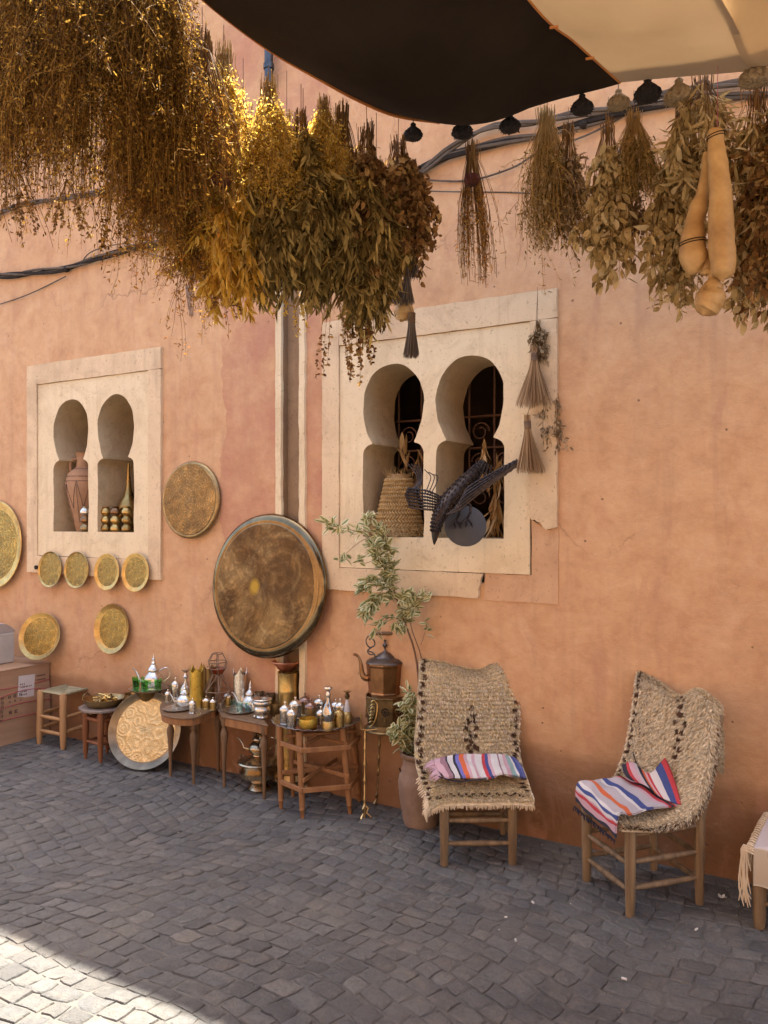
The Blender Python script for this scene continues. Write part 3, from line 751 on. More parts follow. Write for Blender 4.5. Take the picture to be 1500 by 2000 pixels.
# ------------------------------------------------------------------ cardboard carton, jug and leaning tray at the left
CARD = simple('cardboard', (0.40, 0.245, 0.145), (0.32, 0.19, 0.11), 3, 0.9, 0, .35, 30, .003, (1, .4, 6))
bx1 = -5.185; bxh = 0.52
carton = thing('cardboard_box', 'big worn brown carton with pink straps by the left edge', 'box', (bx1 - .35, -.45, 0))
cb = MB(); V = []
ny, nz = 9, 6
g_ = random.Random(8)
def cpt(y, z):
    return (bx1 + .012 * math.sin(z * 9 + y * 4) * math.sin(z / bxh * PI) + .008, y, z)
m = MB(); nn = 14
pts = [[Vector(cpt(-.012 - .86 * j / nn, bxh * i / 10)) for j in range(nn + 1)] for i in range(11)]
V = [p for r in pts for p in r]; F = [(i * (nn + 1) + j, i * (nn + 1) + j + 1, (i + 1) * (nn + 1) + j + 1, (i + 1) * (nn + 1) + j) for i in range(10) for j in range(nn)]
m.add(V, F)
k0 = len(m.v)
m.add([(bx1 - .62, -.012, 0), (bx1 - .62, -.872, 0), (bx1 - .62, -.872, bxh), (bx1 - .62, -.012, bxh)], [(0, 1, 2, 3)])
m.add([(bx1, -.012, 0), (bx1 - .62, -.012, 0), (bx1 - .62, -.012, bxh), (bx1, -.012, bxh)], [(0, 1, 2, 3)])
m.add([(bx1, -.872, 0), (bx1 - .62, -.872, 0), (bx1 - .62, -.872, bxh), (bx1, -.872, bxh)], [(0, 1, 2, 3)])
m.build('carton_side', CARD, carton, smooth=True, auto=50)
fl = MB(); fl.box((bx1 - .155, -.442, bxh + .004), (.335, .885, .005), mat=Matrix.Rotation(R(1.5), 3, 'Y')); fl.build('flap', CARD, carton)
fl = MB(); fl.box((bx1 - .475, -.442, bxh + .002), (.30, .87, .005), mat=Matrix.Rotation(R(-1), 3, 'Y')); fl.build('flap', CARD, carton)
PINK = simple('pink_strap', (0.52, 0.10, 0.12), (0.40, 0.07, 0.09), 30, .5)
for z, dz in ((.40, -.01), (.255, .02), (.175, .005), (.33, .03)):
    s = MB(); s.tube([Vector(cpt(-.012 - .86 * j / 12, z + dz * math.sin(j * .5))) + Vector((.004, 0, 0)) for j in range(13)], .0042, 5, flat=.5); s.build('strap', PINK, carton, smooth=True)
PAPER = simple('label_paper', (0.62, 0.58, 0.56), (0.52, 0.48, 0.46), 5, .8)
INK = simple('print_ink', (0.13, 0.08, 0.065), (0.09, 0.05, 0.04), 40, .8)
def card_rect(y, z, w, h, name, mat, off=.0065, par=carton, rot=0.0):
    q = MB(); x = bx1 + .012 * math.sin(z * 9 + y * 4) * math.sin(max(0, min(1, z / bxh)) * PI) + .008 + off
    c, s_ = math.cos(rot), math.sin(rot); P = [(-w / 2, -h / 2), (w / 2, -h / 2), (w / 2, h / 2), (-w / 2, h / 2)]
    q.add([(x, y + a * c - b * s_, z + a * s_ + b * c) for a, b in P] + [(x - .001, y + a * c - b * s_, z + a * s_ + b * c) for a, b in P], [(0, 1, 2, 3), (0, 4, 5, 1), (1, 5, 6, 2), (2, 6, 7, 3), (3, 7, 4, 0)])
    return q
card_rect(-.21, .385, .13, .155, 'paper_label', PAPER, rot=-.05).build('paper_label', PAPER, carton)
ink = MB()
def ink_add(q): ink.add(q.v, q.f)
for row in range(5):
    for k in range(7 if row < 3 else 4):
        ink_add(card_rect(-.255 + k * .014 + g_.uniform(-.002, .002), .425 - row * .021 - (.01 if row > 2 else 0), g_.uniform(.005, .010), g_.uniform(.006, .011), '', INK, .0078))
def glyph(y, z, s):
    for (a, b, w, h) in ((0, .35, .8, .12), (0, 0, .7, .12), (0, -.36, .8, .12), (-.32, 0, .12, .8), (.32, 0, .12, .8)):
        if g_.random() < .85: ink_add(card_rect(y + a * s, z + b * s, w * s, h * s, '', INK, .0066))
for i in range(6): glyph(-.40, .335 - i * .031, .024)
for k in range(3): glyph(-.345 + k * .042, .335, .024)
for k in range(3): glyph(-.345 + k * .042, .300, .014)
for k in range(2): glyph(-.335 + k * .042, .225, .028)
for dz in (0, -.028): ink_add(card_rect(-.085, .44 + dz, .07, .007, '', INK, .0066))
ink.build('printed_marks', INK, carton, kind='stuff')
# white folded-carton jug standing on the carton
jp = T(22, 1290, bxh + .009)
WHITEP = simple('translucent_plastic', (0.50, 0.47, 0.44), (0.40, 0.36, 0.32), 4, .5)
WHITEC = simple('white_card', (0.60, 0.58, 0.62), (0.50, 0.48, 0.52), 6, .7)
jug = thing('white_carton', 'white folded card carton with carry hole, standing on the brown box', 'carton', (-5.50, -.28, bxh + .008))
jx, jy = -5.50, -.28; w2_, d2_ = .13, .12; zb = bxh + .008
jm = MB(); jm.box((jx, jy, zb + .11), (2 * w2_, 2 * d2_, .22)); jm.build('carton_body', WHITEP, jug, bevel=.008)
jm = MB()
arc = [(-.128, .222), (-.09, .262), (-.02, .292), (.05, .285), (.10, .255), (.13, .222)]
P = [Vector((jx + s * w2_ * .99, jy + a, zb + b)) for s in (1, -1) for a, b in arc]
k = len(arc); jm.add(P, [(i, i + 1, k + i + 1, k + i) for i in range(k - 1)]); jm.build('paper_cover', WHITEC, jug, smooth=True)
gm = MB(); gm.add([(jx + w2_ * .97, jy + a, zb + b) for a, b in arc], [tuple(range(k))]); gm.build('gable', simple('inside_card', (0.46, 0.40, 0.36), (0.36, 0.30, 0.27), 6), jug)
hm = MB(); hm.lathe([(1e-6, 0), (.028, 0), (.028, .006), (1e-6, .006)], (jx + w2_ + .0, jy - .075, zb + .235), 14, Matrix.Rotation(PI / 2, 3, 'Y'), cap=False); hm.build('carry_hole', IRON, jug)
# tray leaning on the carton and the wall
tl = thing('brass_tray', 'engraved gold tray leaning on the wall atop the brown box', 'tray', (0, 0, 0), None)
tp = W(79, 1243, .085); rad = M_(46, depth(tp))
tray_mesh_parts(tl, rad, GOLD(rad), .018, .80, .003, 31)
tl.location = tp; tl.rotation_euler = (PI / 2 - R(14), R(10), R(14)); 
# big tray standing on the paving, leaning back on the little table
bt = thing('brass_tray', 'large pale brass tray with grey rim standing on the paving', 'tray', (0, 0, 0), None)
PALEG = (m_tray('pale_tray', (0.78, 0.62, 0.34), (0.66, 0.50, 0.25), (0.50, 0.36, 0.17), .22, (0.32, 0.46), 3, .35, .8, 1.0, .35, None, 2.6), m_metal('grey_rim', (0.25, 0.205, 0.145), (0.16, 0.13, 0.09), (0.09, 0.07, 0.05), (0.25, 0.4)))
tray_mesh_parts(bt, .243, PALEG, .026, .80, .002, 33)
base_ = G(275, 1506); lean = R(17); az = R(22)
nrm = Vector((math.sin(az), -math.cos(az), 0))
bt.location = base_ + Vector((0, 0, .243 * math.cos(lean) + .004)) - nrm * (.243 * math.sin(lean))
bt.rotation_euler = (PI / 2 - lean, 0, az)

# ------------------------------------------------------------------ stool with rush seat
def leg(root, a, b, r0, r1, mat, n=8, name='leg', prof=None):
    a = Vector(a); b = Vector(b); m = MB()
    if prof: pts = [a.lerp(b, t) for t, r in prof]; rr = [r for t, r in prof]
    else: pts = [a.lerp(b, t) for t in (0, .05, .5, .95, 1)]; rr = [r0 * .8, r0, (r0 + r1) / 2, r1, r1 * .85]
    m.tube(pts, rr, n); return m.build(name, mat, root, smooth=True, auto=50)
def rung(root, a, b, r, mat, name='rung', bow=0.0):
    a = Vector(a); b = Vector(b); m = MB()
    m.tube([a, a.lerp(b, .15), a.lerp(b, .5) + Vector((0, 0, bow)), a.lerp(b, .85), b], [r * .6, r * .9, r * 1.1, r * .9, r * .6], 7)
    return m.build(name, mat, root, smooth=True, auto=60)
def up(p, h): return Vector((p[0], p[1], h))
def rush_seat(root, cs, z, rows=9, mat=None, cords=6):
    """woven cords wound round a square frame, meeting on the diagonals"""
    c = sum((Vector(p) for p in cs), Vector()) / 4; m = MB(); k = rows
    for s in range(4):
        a, b = Vector(cs[s]), Vector(cs[(s + 1) % 4])
        for i in range(k):
            t = (i + .5) / k
            p, q = a.lerp(c, t), b.lerp(c, t); p.z = q.z = z + .004 - .012 * t
            m.tube([p, p.lerp(q, .5) + Vector((0, 0, .002)), q], .5 * (a - c).length / k * .80, 5)
    return m.build('woven_seat', mat or RUSH, root, smooth=True)
feet = [G(76.5, 1453.5), G(123, 1464), G(181.5, 1444.5), G(136, 1435.5)]
cst = sum(feet, Vector()) / 4
stool = thing('rush_stool', 'low pale wood stool with woven rush seat beside the carton', 'stool', (cst.x, cst.y, 0))
SH = .365
for f in feet:
    d = (f - cst); top = cst + d * .93
    leg(stool, up(f, 0), up(top, SH + .012), .021, .024, WOOD_L, prof=[(0, .014), (.06, .018), (.25, .023), (.8, .024), (.96, .024), (1, .019)])
for i in range(4):
    a, b = feet[i], feet[(i + 1) % 4]
    for h, r in ((.10, .013), (.20, .013)): rung(stool, up(a, h + .015 * (i % 2)), up(b, h + .015 * (i % 2)), r, WOOD_L)
rush_seat(stool, [up(cst + (f - cst) * .98, SH) for f in feet], SH, 9)

# ------------------------------------------------------------------ small red-brown table with a heap of brass bits
def table_round_top(root, pts, z, thick, mat, name='tabletop'):
    m = MB(); m.prism([(p[0], p[1]) for p in pts], z - thick, z); return m.build(name, mat, root, bevel=.003)
tc_ = T(203, 1378, .345)
tb = thing('low_table', 'small low reddish table heaped with old brass pieces', 'table', (tc_.x, tc_.y, 0))
ring_ = [(tc_.x + .155 * math.cos(g * PI / 12) * (1 + .03 * math.cos(g * PI / 12 * 8)), tc_.y + .155 * math.sin(g * PI / 12) * (1 + .03 * math.cos(g * PI / 12 * 8))) for g in range(24)]
GREYTOP = simple('worn_grey_tabletop', (0.24, 0.19, 0.155), (0.15, 0.115, 0.095), 9, .5)
table_round_top(tb, ring_, .345, .018, GREYTOP)
fa = G(192, 1481)
for k in range(4):
    g = k * PI / 2 + math.atan2(fa.y - tc_.y, fa.x - tc_.x)
    f = tc_ + Vector((math.cos(g), math.sin(g), 0)) * .115; f.z = 0
    leg(tb, f, up(f, .328), .012, .018, WOOD_R, prof=[(0, .009), (.1, .012), (.13, .016), (.5, .019), (.52, .021), (1, .021)])
    f2 = tc_ + Vector((math.cos(g + PI / 2), math.sin(g + PI / 2), 0)) * .115
    rung(tb, up(f, .12), up(f2, .12), .010, WOOD_R); rung(tb, up(f, .27), up(f2, .27), .014, WOOD_R)
heap = thing('brass_basket', 'oval brass basket full of loose brass handles and bits', 'basket', (tc_.x, tc_.y, .345))
m = MB(); m.lathe([(1e-6, .004), (.10, .004), (.125, .03), (.135, .052), (.13, .052), (.12, .03), (.095, .010), (1e-6, .010)], (tc_.x, tc_.y, .345), 28, cap=False); m.build('bowl', OLDBRASS, heap, smooth=True)
rg = random.Random(4)
for sgn in (-1,):
    c0 = Vector((tc_.x - .135, tc_.y - .03, .385)); MB().tube([c0 + Vector((0, .03 * math.cos(a), .03 * math.sin(a))) for a in [i * 2 * PI / 14 for i in range(15)]], .004, 5).build('handle', DARKBRASS, heap, smooth=True)
for i in range(46):
    a = rg.uniform(0, 2 * PI); r0 = rg.uniform(0, .085); p = Vector((tc_.x + r0 * math.cos(a), tc_.y + r0 * math.sin(a), .345 + .022 + rg.uniform(0, .045) * (1 - r0 / .12)))
    d = Vector((rg.uniform(-1, 1), rg.uniform(-1, 1), rg.uniform(-.35, .5))).normalized() * rg.uniform(.02, .045)
    kind = rg.random(); q = MB()
    if kind < .45: q.tube([p - d, p + Vector((0, 0, .008)), p + d], [.006, .0045, .007], 6)
    elif kind < .75: q.lathe([(1e-6, -.012), (.012, -.008), (.014, 0), (.009, .01), (.004, .016), (.006, .02), (1e-6, .023)], p, 8, Vector((0, 0, 1)).rotation_difference(d.normalized()).to_matrix(), cap=False)
    else: q.tube([p + d.normalized().orthogonal() * .018 * math.cos(t) + Vector((0, 0, 1)).cross(d).normalized() * .018 * math.sin(t) for t in [k * .5 for k in range(12)]], .0035, 5)
    q.build('brass_piece', BRASS if i % 3 else OLDBRASS, heap, smooth=True)
sb = T(262, 1368, .345)
# ------------------------------------------------------------------ vessel prototypes (local coords at the origin)
def proto(name, label, cat, group=None): return thing(name, label, cat, (0, 0, 0), group)
def teapot(label, h, mat, spout_dir=-1, squat=1.0, mat2=None):
    """pear-shaped Moroccan teapot, total height h"""
    t = proto('teapot', label, 'teapot'); s = h
    body = [(1e-6, 0), (.16, 0), (.15, .03), (.19, .08), (.25, .17), (.27, .26), (.24, .36), (.17, .44), (.13, .49), (.135, .52), (.15, .54)]
    m = MB(); m.lathe([(r * s * squat, z * s) for r, z in body], n=24, cap=False); m.build('body', mat, t, smooth=True)
    lid = [(.155, .54), (.15, .56), (.12, .62), (.075, .68), (.05, .71), (.055, .73), (.075, .745), (.04, .78), (.03, .82), (.05, .85), (.02, .90), (.012, 1.0), (1e-6, 1.0)]
    m = MB(); m.lathe([(r * s * squat, z * s) for r, z in lid[:8]], n=20, cap=False); ld = m.build('lid', mat, t, smooth=True)
    m = MB(); m.lathe([(r * s * squat, z * s) for r, z in lid[7:]], n=12, cap=False); m.build('finial', mat, ld, smooth=True)
    d = spout_dir
    m = MB(); m.tube([(d * .22 * s * squat, 0, .20 * s), (d * .38 * s * squat, 0, .25 * s), (d * .42 * s * squat, 0, .40 * s), (d * .50 * s * squat, 0, .56 * s), (d * .56 * s * squat, 0, .60 * s)], [.055 * s, .045 * s, .03 * s, .022 * s, .02 * s], 8); m.build('spout', mat, t, smooth=True)
    m = MB(); m.tube(cr([(-d * .14 * s * squat, 0, .50 * s), (-d * .30 * s * squat, 0, .60 * s), (-d * .43 * s * squat, 0, .52 * s), (-d * .42 * s * squat, 0, .34 * s), (-d * .25 * s * squat, 0, .20 * s)], 14), .016 * s, 6); m.build('handle', mat2 or mat, t, smooth=True)
    return t
def jar(label, w, h, mat_b, mat_l, fluted=False, group=None, name='sugar_jar', cat='jar'):
    t = proto(name, label, cat, group); r = w / 2
    fn = (lambda g, rr, z: (rr * (1 + .05 * math.cos(12 * g)) * math.cos(g), rr * (1 + .05 * math.cos(12 * g)) * math.sin(g), z)) if fluted else None
    m = MB(); m.lathe([(1e-6, 0), (r * .92, 0), (r, .02 * h), (r * .9, .05 * h), (r * .95, .3 * h), (r, .55 * h), (r * .98, .60 * h)], n=24, cap=False, fn=fn); m.build('body', mat_b, t, smooth=True)
    m = MB(); m.lathe([(r * 1.04, .58 * h), (r * 1.05, .62 * h), (r * .95, .70 * h), (r * .62, .79 * h), (r * .3, .83 * h), (r * .12, .85 * h)], n=20, cap=False); ld = m.build('lid', mat_l, t, smooth=True)
    m = MB(); m.lathe([(r * .12, .85 * h), (r * .10, .88 * h), (r * .24, .92 * h), (r * .22, .96 * h), (1e-6, h)], n=12, cap=False); m.build('knob', mat_l, ld, smooth=True)
    return t
def lathe_thing(name, label, cat, prof, mat, n=24, group=None, part='body', fn=None):
    m = MB(); m.lathe(prof, n=n, cap=False, fn=fn); o = m.build(name, mat, None, smooth=True, org=(0, 0, 0)); return tag(o, label, cat, group)
def put(o, px, py, z, off=0.0, rz=None, scale=None, clear=0.055):
    p = T(px, py, z); d = (p - EYE); d.z = 0; d.normalize()      # py marks the front of the base
    o.location = p + d * off
    if o.location.y > -clear:                            # keep clear of the wall
        h_ = Vector((EYE.x, EYE.y, 0)); q_ = Vector((o.location.x, o.location.y, 0)) - h_; o.location = h_ + q_ * ((CAM_D - clear) / q_.y)
    o.location.z = z
    if rz is not None: o.rotation_euler.z = rz
    return o
def glass_cup(label, w, h, mat, group):
    r = w / 2
    prof = [(1e-6, .004), (r * .66, .004), (r * .72, 0), (r * .76, .004), (r * .84, h * .5), (r, h), (r * .95, h), (r * .80, h * .5), (r * .70, .012), (1e-6, .012)]
    return lathe_thing('tea_glass', label, 'glass', prof, mat, 20, group)
YAWZ = YAW
# brass cup near the table edge
cup = lathe_thing('brass_cup', 'squat dark brass cup behind the leaning tray', 'cup', [(1e-6, 0), (.035, 0), (.045, .02), (.05, .05), (.044, .075), (.048, .085), (.043, .083), (.04, .06), (1e-6, .01)], OLDBRASS)
cup.location = tc_ + Vector((.165, .085, 0)); cup.location.z = .345
m = MB(); m.prism([(tc_.x + .10, tc_.y + .03), (tc_.x + .24, tc_.y + .02), (tc_.x + .24, tc_.y + .16), (tc_.x + .10, tc_.y + .16)], 0, .345)
bs = m.build('wooden_block', WOOD_R, None); tag(bs, 'dark wooden block supporting the brass cup behind the leaning tray', 'block')

# ------------------------------------------------------------------ plate with teapot and green glasses
pc = W(290, 1344, .135)
ped = thing('pedestal_tray', 'silver tray on a brass pedestal behind the leaning tray', 'tray', (pc.x, pc.y, 0))
m = MB(); m.lathe([(1e-6, .455 - pc.z), (.085, .455 - pc.z), (.088, .02), (.05, .05), (.022, .10), (.018, .25), (.026, .34), (.06, .40), (.085, .435), (1e-6, .437)], (pc.x, pc.y, pc.z - .455), 24, cap=False); m.build('pedestal', OLDBRASS, ped, smooth=True)
m = MB(); m.lathe([(1e-6, .438), (.09, .438), (.122, .452), (.125, .457), (.120, .457), (.09, .445), (1e-6, .445)], (pc.x, pc.y, pc.z - .455), 40, cap=False); m.build('dish', m_metal('grey_silver', (0.55, 0.50, 0.44), (0.36, 0.32, 0.28), None, (.25, .4)), ped, smooth=True)
tp1 = teapot('tall silver teapot behind the green tea glasses', .225, SILVER, -1, 1.05, SILVER); tp1.location = (pc.x + .01, pc.y + .035, pc.z - .009); tp1.rotation_euler.z = YAWZ + .1
gg = 'green tea glasses on the silver tray'
for i, (dx, dy, lab) in enumerate(((-.066, -.045, 'green tea glass at the front left of the silver tray'), (-.088, .022, 'green tea glass at the far left of the silver tray'), (-.004, -.072, 'green tea glass at the front centre of the silver tray'), (.070, -.03, 'green tea glass right of the silver teapot'), (-.036, .040, 'green tea glass half hidden behind the front pair'))):
    q = glass_cup(lab, .050, .072 + .004 * (i % 2), GREENGLASS, gg)
    d = RT * dx + FW * dy; q.location = (pc.x + d.x, pc.y + d.y, pc.z - .009)

# ------------------------------------------------------------------ two turned-leg tables side by side
TH = .42
def turned_leg(root, f, h, mat=WOOD_D):
    pr = [(0, .0085), (.35, .011), (.62, .0175), (.74, .023), (.80, .021), (.84, .013), (.87, .012), (.90, .019), (.93, .019), (1, .021)]
    return leg(root, up(f, 0), up(f, h), 0, 0, mat, 10, prof=pr)
ta = thing('rounded_table', 'low brown table with rounded top, teapot and lantern on it', 'table', tuple(up((G(378, 1532) + G(387, 1494)) / 2, 0)))
outl = [(312, 1388), (316, 1397), (336, 1403), (362, 1405), (385, 1403), (402, 1396), (412, 1391), (424, 1388), (430, 1374), (412, 1364), (385, 1360), (350, 1360), (324, 1368), (313, 1378)]
P = [T(a, b - 3, TH) for a, b in outl]; P = cr(P + [P[0]], 44)[:-1]
table_round_top(ta, P, TH, .012, WOOD_D)
cc = sum(P, Vector()) / len(P)
m = MB(); m.prism([(cc.x + (p.x - cc.x) * .955, cc.y + (p.y - cc.y) * .955) for p in P], TH - .05, TH - .0125); m.build('apron', WOOD_M, ta, smooth=True, auto=30)
for f in (G(333, 1517), G(378, 1532), G(387, 1494), G(350, 1484)): turned_leg(ta, f, TH - .05)
fl_, fr_, bl_ = G(438, 1538), G(516, 1559), G(426, 1507.5); br_ = fr_ + (bl_ - fl_)
ctr = (fl_ + fr_ + bl_ + br_) / 4
tb2 = thing('rectangular_table', 'low brown table with square top, goblets and silver pot on it', 'table', tuple(up(ctr, 0)))
P = [ctr + (q - ctr) * 1.16 for q in (fl_, fr_, br_, bl_)]
P[3] = P[3] + (P[3] - P[2]).normalized() * -.0
table_round_top(tb2, P, TH + .002, .012, WOOD_D)
P2 = [ctr + (q - ctr) * 1.10 for q in (fl_, fr_, br_, bl_)]
for i in range(4):
    a, b = P2[i], P2[(i + 1) % 4]; d = (b - a).normalized(); nn_ = Vector((-d.y, d.x, 0)) * .009
    m = MB(); m.prism([(q.x, q.y) for q in (a, b, b + nn_, a + nn_)], TH - .055, TH - .0105); m.build('apron', WOOD_M, tb2)
for f in (fl_, fr_, bl_, br_): turned_leg(tb2, f, TH - .012)
# things on the two tables ------------------------------------------------
Zt = 5.0; s_ = Zt / FPX
def px2m(w, z=4.95): return w * z / FPX
DG_ = m_metal('pot_pewter', (.5, .45, .36), (.3, .26, .2)); THt = TH + .0005; TH2 = TH + .0025
PLATE = m_metal('grey_silver', (0.55, 0.50, 0.44), (0.36, 0.32, 0.28))
def flat_tray(px, py, wpx, z, label, mat, grp=None, name='silver_tray'):
    p = T(px, py, z); r = M_(wpx / 2, depth(p))
    o = lathe_thing(name, label, 'tray', [(1e-6, .002), (r * .86, .002), (r * .97, .010), (r, .012), (r * .99, .0125), (r * .96, .0115), (r * .85, .005), (1e-6, .005)], mat, 44)
    o.location = (p.x, p.y, z); return o
flat_tray(346, 1386, 56, THt, 'round silver tray with clear glasses on the rounded table', PLATE)
for i, (a, b, lab) in enumerate(((337, 1378, 'clear tea glass at the back left of the silver tray'), (348, 1379, 'clear tea glass at the back right of the silver tray'), (341, 1387, 'clear tea glass at the front of the silver tray'))):
    put(glass_cup(lab, .040, .062, CLEARGLASS, 'clear tea glasses'), a, b, THt + .005, .018)
put(teapot('small silver teapot right of the clear glasses', .155, SILVER, -1, 1.2, SILVER), 361, 1383, THt, .03, YAWZ)
put(jar('silver domed jar behind the clear glasses on the rounded table', .062, .135, SILVER, SILVER), 343, 1365, THt, .03)
def bottle(label, h, mats, name='silver_bottle', cat='bottle'):
    t = proto(name, label, cat); s = h
    m = MB(); m.lathe([(1e-6, 0), (.17 * s, 0), (.18 * s, .04 * s), (.14 * s, .08 * s), (.19 * s, .20 * s), (.20 * s, .30 * s), (.14 * s, .42 * s), (.07 * s, .52 * s), (.05 * s, .62 * s), (.06 * s, .70 * s)], n=20, cap=False); m.build('body', mats[0], t, smooth=True)
    m = MB(); m.lathe([(.06 * s, .70 * s), (.085 * s, .74 * s), (.05 * s, .80 * s), (.04 * s, .86 * s), (.12 * s, .93 * s), (.13 * s, .96 * s), (1e-6, 1.0 * s)], n=16, cap=False); m.build('stopper', mats[1], t, smooth=True)
    return t
put(bottle('slender silver sprinkler bottle left of the gold crown lantern', .20, (SILVER, SILVER)), 363, 1366, THt, .03)
def crown(label, w, h, mat, n=30, points=5, open_=.0, name='crown_lantern'):
    """open tube of pierced sheet metal, its top cut in pointed lobes"""
    m = MB(); r = w / 2; V = []; F = []; N = points * 8
    for i in range(N + 1):
        g = (open_ + (1 - 2 * open_) * i / N) * 2 * PI; c = abs(math.sin(g * points / 2)) ** .7
        top = h * (1 - .16 * c)
        for k in range(6): V.append((r * (1 + .03 * k / 5) * math.cos(g), r * (1 + .03 * k / 5) * math.sin(g), top * k / 5))
        for k in range(6): V.append((r * .93 * (1 + .03 * k / 5) * math.cos(g), r * .93 * (1 + .03 * k / 5) * math.sin(g), top * k / 5))
    for i in range(N):
        for k in range(5):
            a = i * 12 + k; b = a + 12; F.append((a, b, b + 1, a + 1)); F.append((a + 6, a + 7, b + 7, b + 6))
        a = i * 12 + 5; b = a + 12; F.append((a, b, b + 6, a + 6))
    m.add(V, F); o = m.build(name, mat, None, smooth=True, org=(0, 0, 0)); return tag(o, label, 'lantern')
GOLDE = m_metal('bright_engraved_gold', (0.72, 0.50, 0.10), (0.52, 0.34, 0.06), (0.36, 0.22, 0.05), (.3, .45), .6, 10, .35, 120)
put(crown('shiny gold crown-topped lantern on the rounded table', .082, .262, GOLDE), 384, 1385, THt, .04, .4)
put(crown('dull open crown-topped lantern behind the gold one', .085, .262, OLDBRASS, open_=.12), 406, 1377, THt, .05, 2.3)
put(jar('brass jar with domed silver lid right of the gold lantern', .053, .082, BRASS_E, SILVER), 403, 1386, THt, .03)
put(jar('narrow silver-lidded jar at the joint of the two tables', .038, .080, BRASS_E, SILVER), 416, 1388, THt, .02)
put(jar('silver jar at the front rim of the rounded table', .044, .090, SILVER, SILVER), 376, 1394, THt, .02)
put(jar('silver jar behind the blue glasses under the wire lantern', .056, .100, BRASS_E, SILVER), 446, 1381, TH2, .03)
# wire lantern: bulb cage on crossed diamond wires
wl = proto('wire_lantern', 'rusty open wire lantern with amber panes in its bulb', 'lantern'); m = MB()
hw = .080; H0, H1, H2 = 0, .18, .33
ringp = [[Vector((r * math.cos(k * PI / 3), r * math.sin(k * PI / 3), z)) for k in range(6)] for r, z in ((.05, 0.004), (.085, .10), (.030, .20), (.052, .235), (.062, .275), (.035, .325))]
for li in range(5):
    for k in range(6):
        m.tube([ringp[li][k], ringp[li + 1][k]], .0032, 5)
        if li < 2: m.tube([ringp[li][k], ringp[li + 1][(k + 1) % 6]], .0032, 5)
for li in (0, 1, 2, 3, 4, 5):
    for k in range(6): m.tube([ringp[li][k], ringp[li][(k + 1) % 6]], .0032, 5)
m.build('wire_frame', simple('rusty_wire', (0.24, 0.15, 0.09), (0.13, 0.08, 0.05), 20, .6), wl, smooth=True)
for k in range(0, 6):
    a, b, c_, d_ = ringp[2][k], ringp[2][(k + 1) % 6], ringp[3][(k + 1) % 6], ringp[3][k]
    MB().wedge([a, b, c_, d_], .0015).build('amber_pane', m_glass('amber_glass', (0.75, 0.28, 0.10), .15), wl)
put(wl, 425, 1376, TH2, .08, .3, None, .095)
put(crown('pale silver cylinder lantern with scalloped top', .080, .245, SILVER, points=4, name='scalloped_cylinder'), 469, 1374, TH2, .06, .6)
put(teapot('white silver teapot between the cylinder and the goblets', .175, SILVER, -1, 1.15, SILVER), 489, 1384, TH2, .045, YAWZ)
flat_tray(469, 1390, 60, TH2, 'round silver tray with blue glasses on the square table', PLATE)
for a, b, lab in ((455, 1386, 'pale blue glass at the left of the round silver tray'), (468, 1392, 'pale blue glass at the front of the round silver tray'), (484, 1389, 'pale blue glass at the right of the round silver tray')):
    put(glass_cup(lab, .042, .056, BLUEGLASS, 'blue glasses'), a, b, TH2 + .005, .02)
gob = [(1e-6, 0), (.026, 0), (.028, .003), (.010, .008), (.004, .018), (.004, .050), (.008, .056), (.022, .068), (.030, .085), (.032, .115), (.030, .115), (.028, .088), (1e-6, .068)]
put(lathe_thing('goblet', 'silver goblet nearer the scalloped cylinder', 'goblet', gob, m_metal('goblet_silver', (0.42, 0.34, 0.26), (0.25, 0.19, 0.14), None, (.18, .3)), 20, 'two goblets'), 507, 1375, TH2, .04)
put(lathe_thing('goblet', 'silver goblet beside the tall brass cylinder', 'goblet', gob, m_metal('goblet_silver', (.4, .3, .25), (.2, .2, .15)), 20, 'two goblets'), 529, 1377, TH2, .04)
pot = proto('silver_pot', 'squat banded silver pot at the corner of the square table', 'pot')
m = MB(); m.lathe([(1e-6, 0), (.034, 0), (.036, .008), (.030, .016), (.044, .03), (.050, .048), (.045, .062), (.040, .068), (.052, .078), (.056, .092), (.052, .102), (.046, .106)], n=28, cap=False); m.build('body', SILVER, pot, smooth=True)
m = MB(); m.lathe([(.056, .105), (.058, .110), (.054, .113), (.040, .108), (1e-6, .085)], n=28, cap=False); m.build('rim', SILVER, pot, smooth=True)
put(pot, 512, 1406, TH2, .045)
for kx in (-1, 1):
    m = MB(); m.lathe([(1e-6, -.008), (.007, -.004), (.008, .003), (.004, .008), (1e-6, .010)], (kx * .030, -.030, .010), 10, cap=False); m.build('ball_foot', SILVER, pot, smooth=True)
put(lathe_thing('brass_bowl', 'plain dark brass bowl behind the silver pot', 'bowl', [(1e-6, 0), (.035, 0), (.045, .015), (.052, .040), (.050, .066), (.046, .066), (.048, .040), (1e-6, .012)], OLDBRASS, 28), 538, 1394, TH2, .045)
for a, b, lab in ((455, 1396, 'clear glass left in front of the blue tray'), (430, 1391, 'clear glass at the back edge beside the narrow jar'), (388, 1397, 'clear glass near the front rim of the rounded table')):
    put(glass_cup(lab, .034, .050, CLEARGLASS, None), a, b, TH2, .018)
put(jar('little silver pot between the goblets and the round tray', .040, .075, SILVER, SILVER), 497, 1392, TH2, .02)
put(jar('little brass pot behind the wide silver pot', .046, .085, BRASS_E, SILVER), 521, 1384, TH2, .02)
put(jar('small tin-lidded pot at the left rim of the rounded table', .040, .080, DG_, SILVER), 328, 1372, THt, .02)
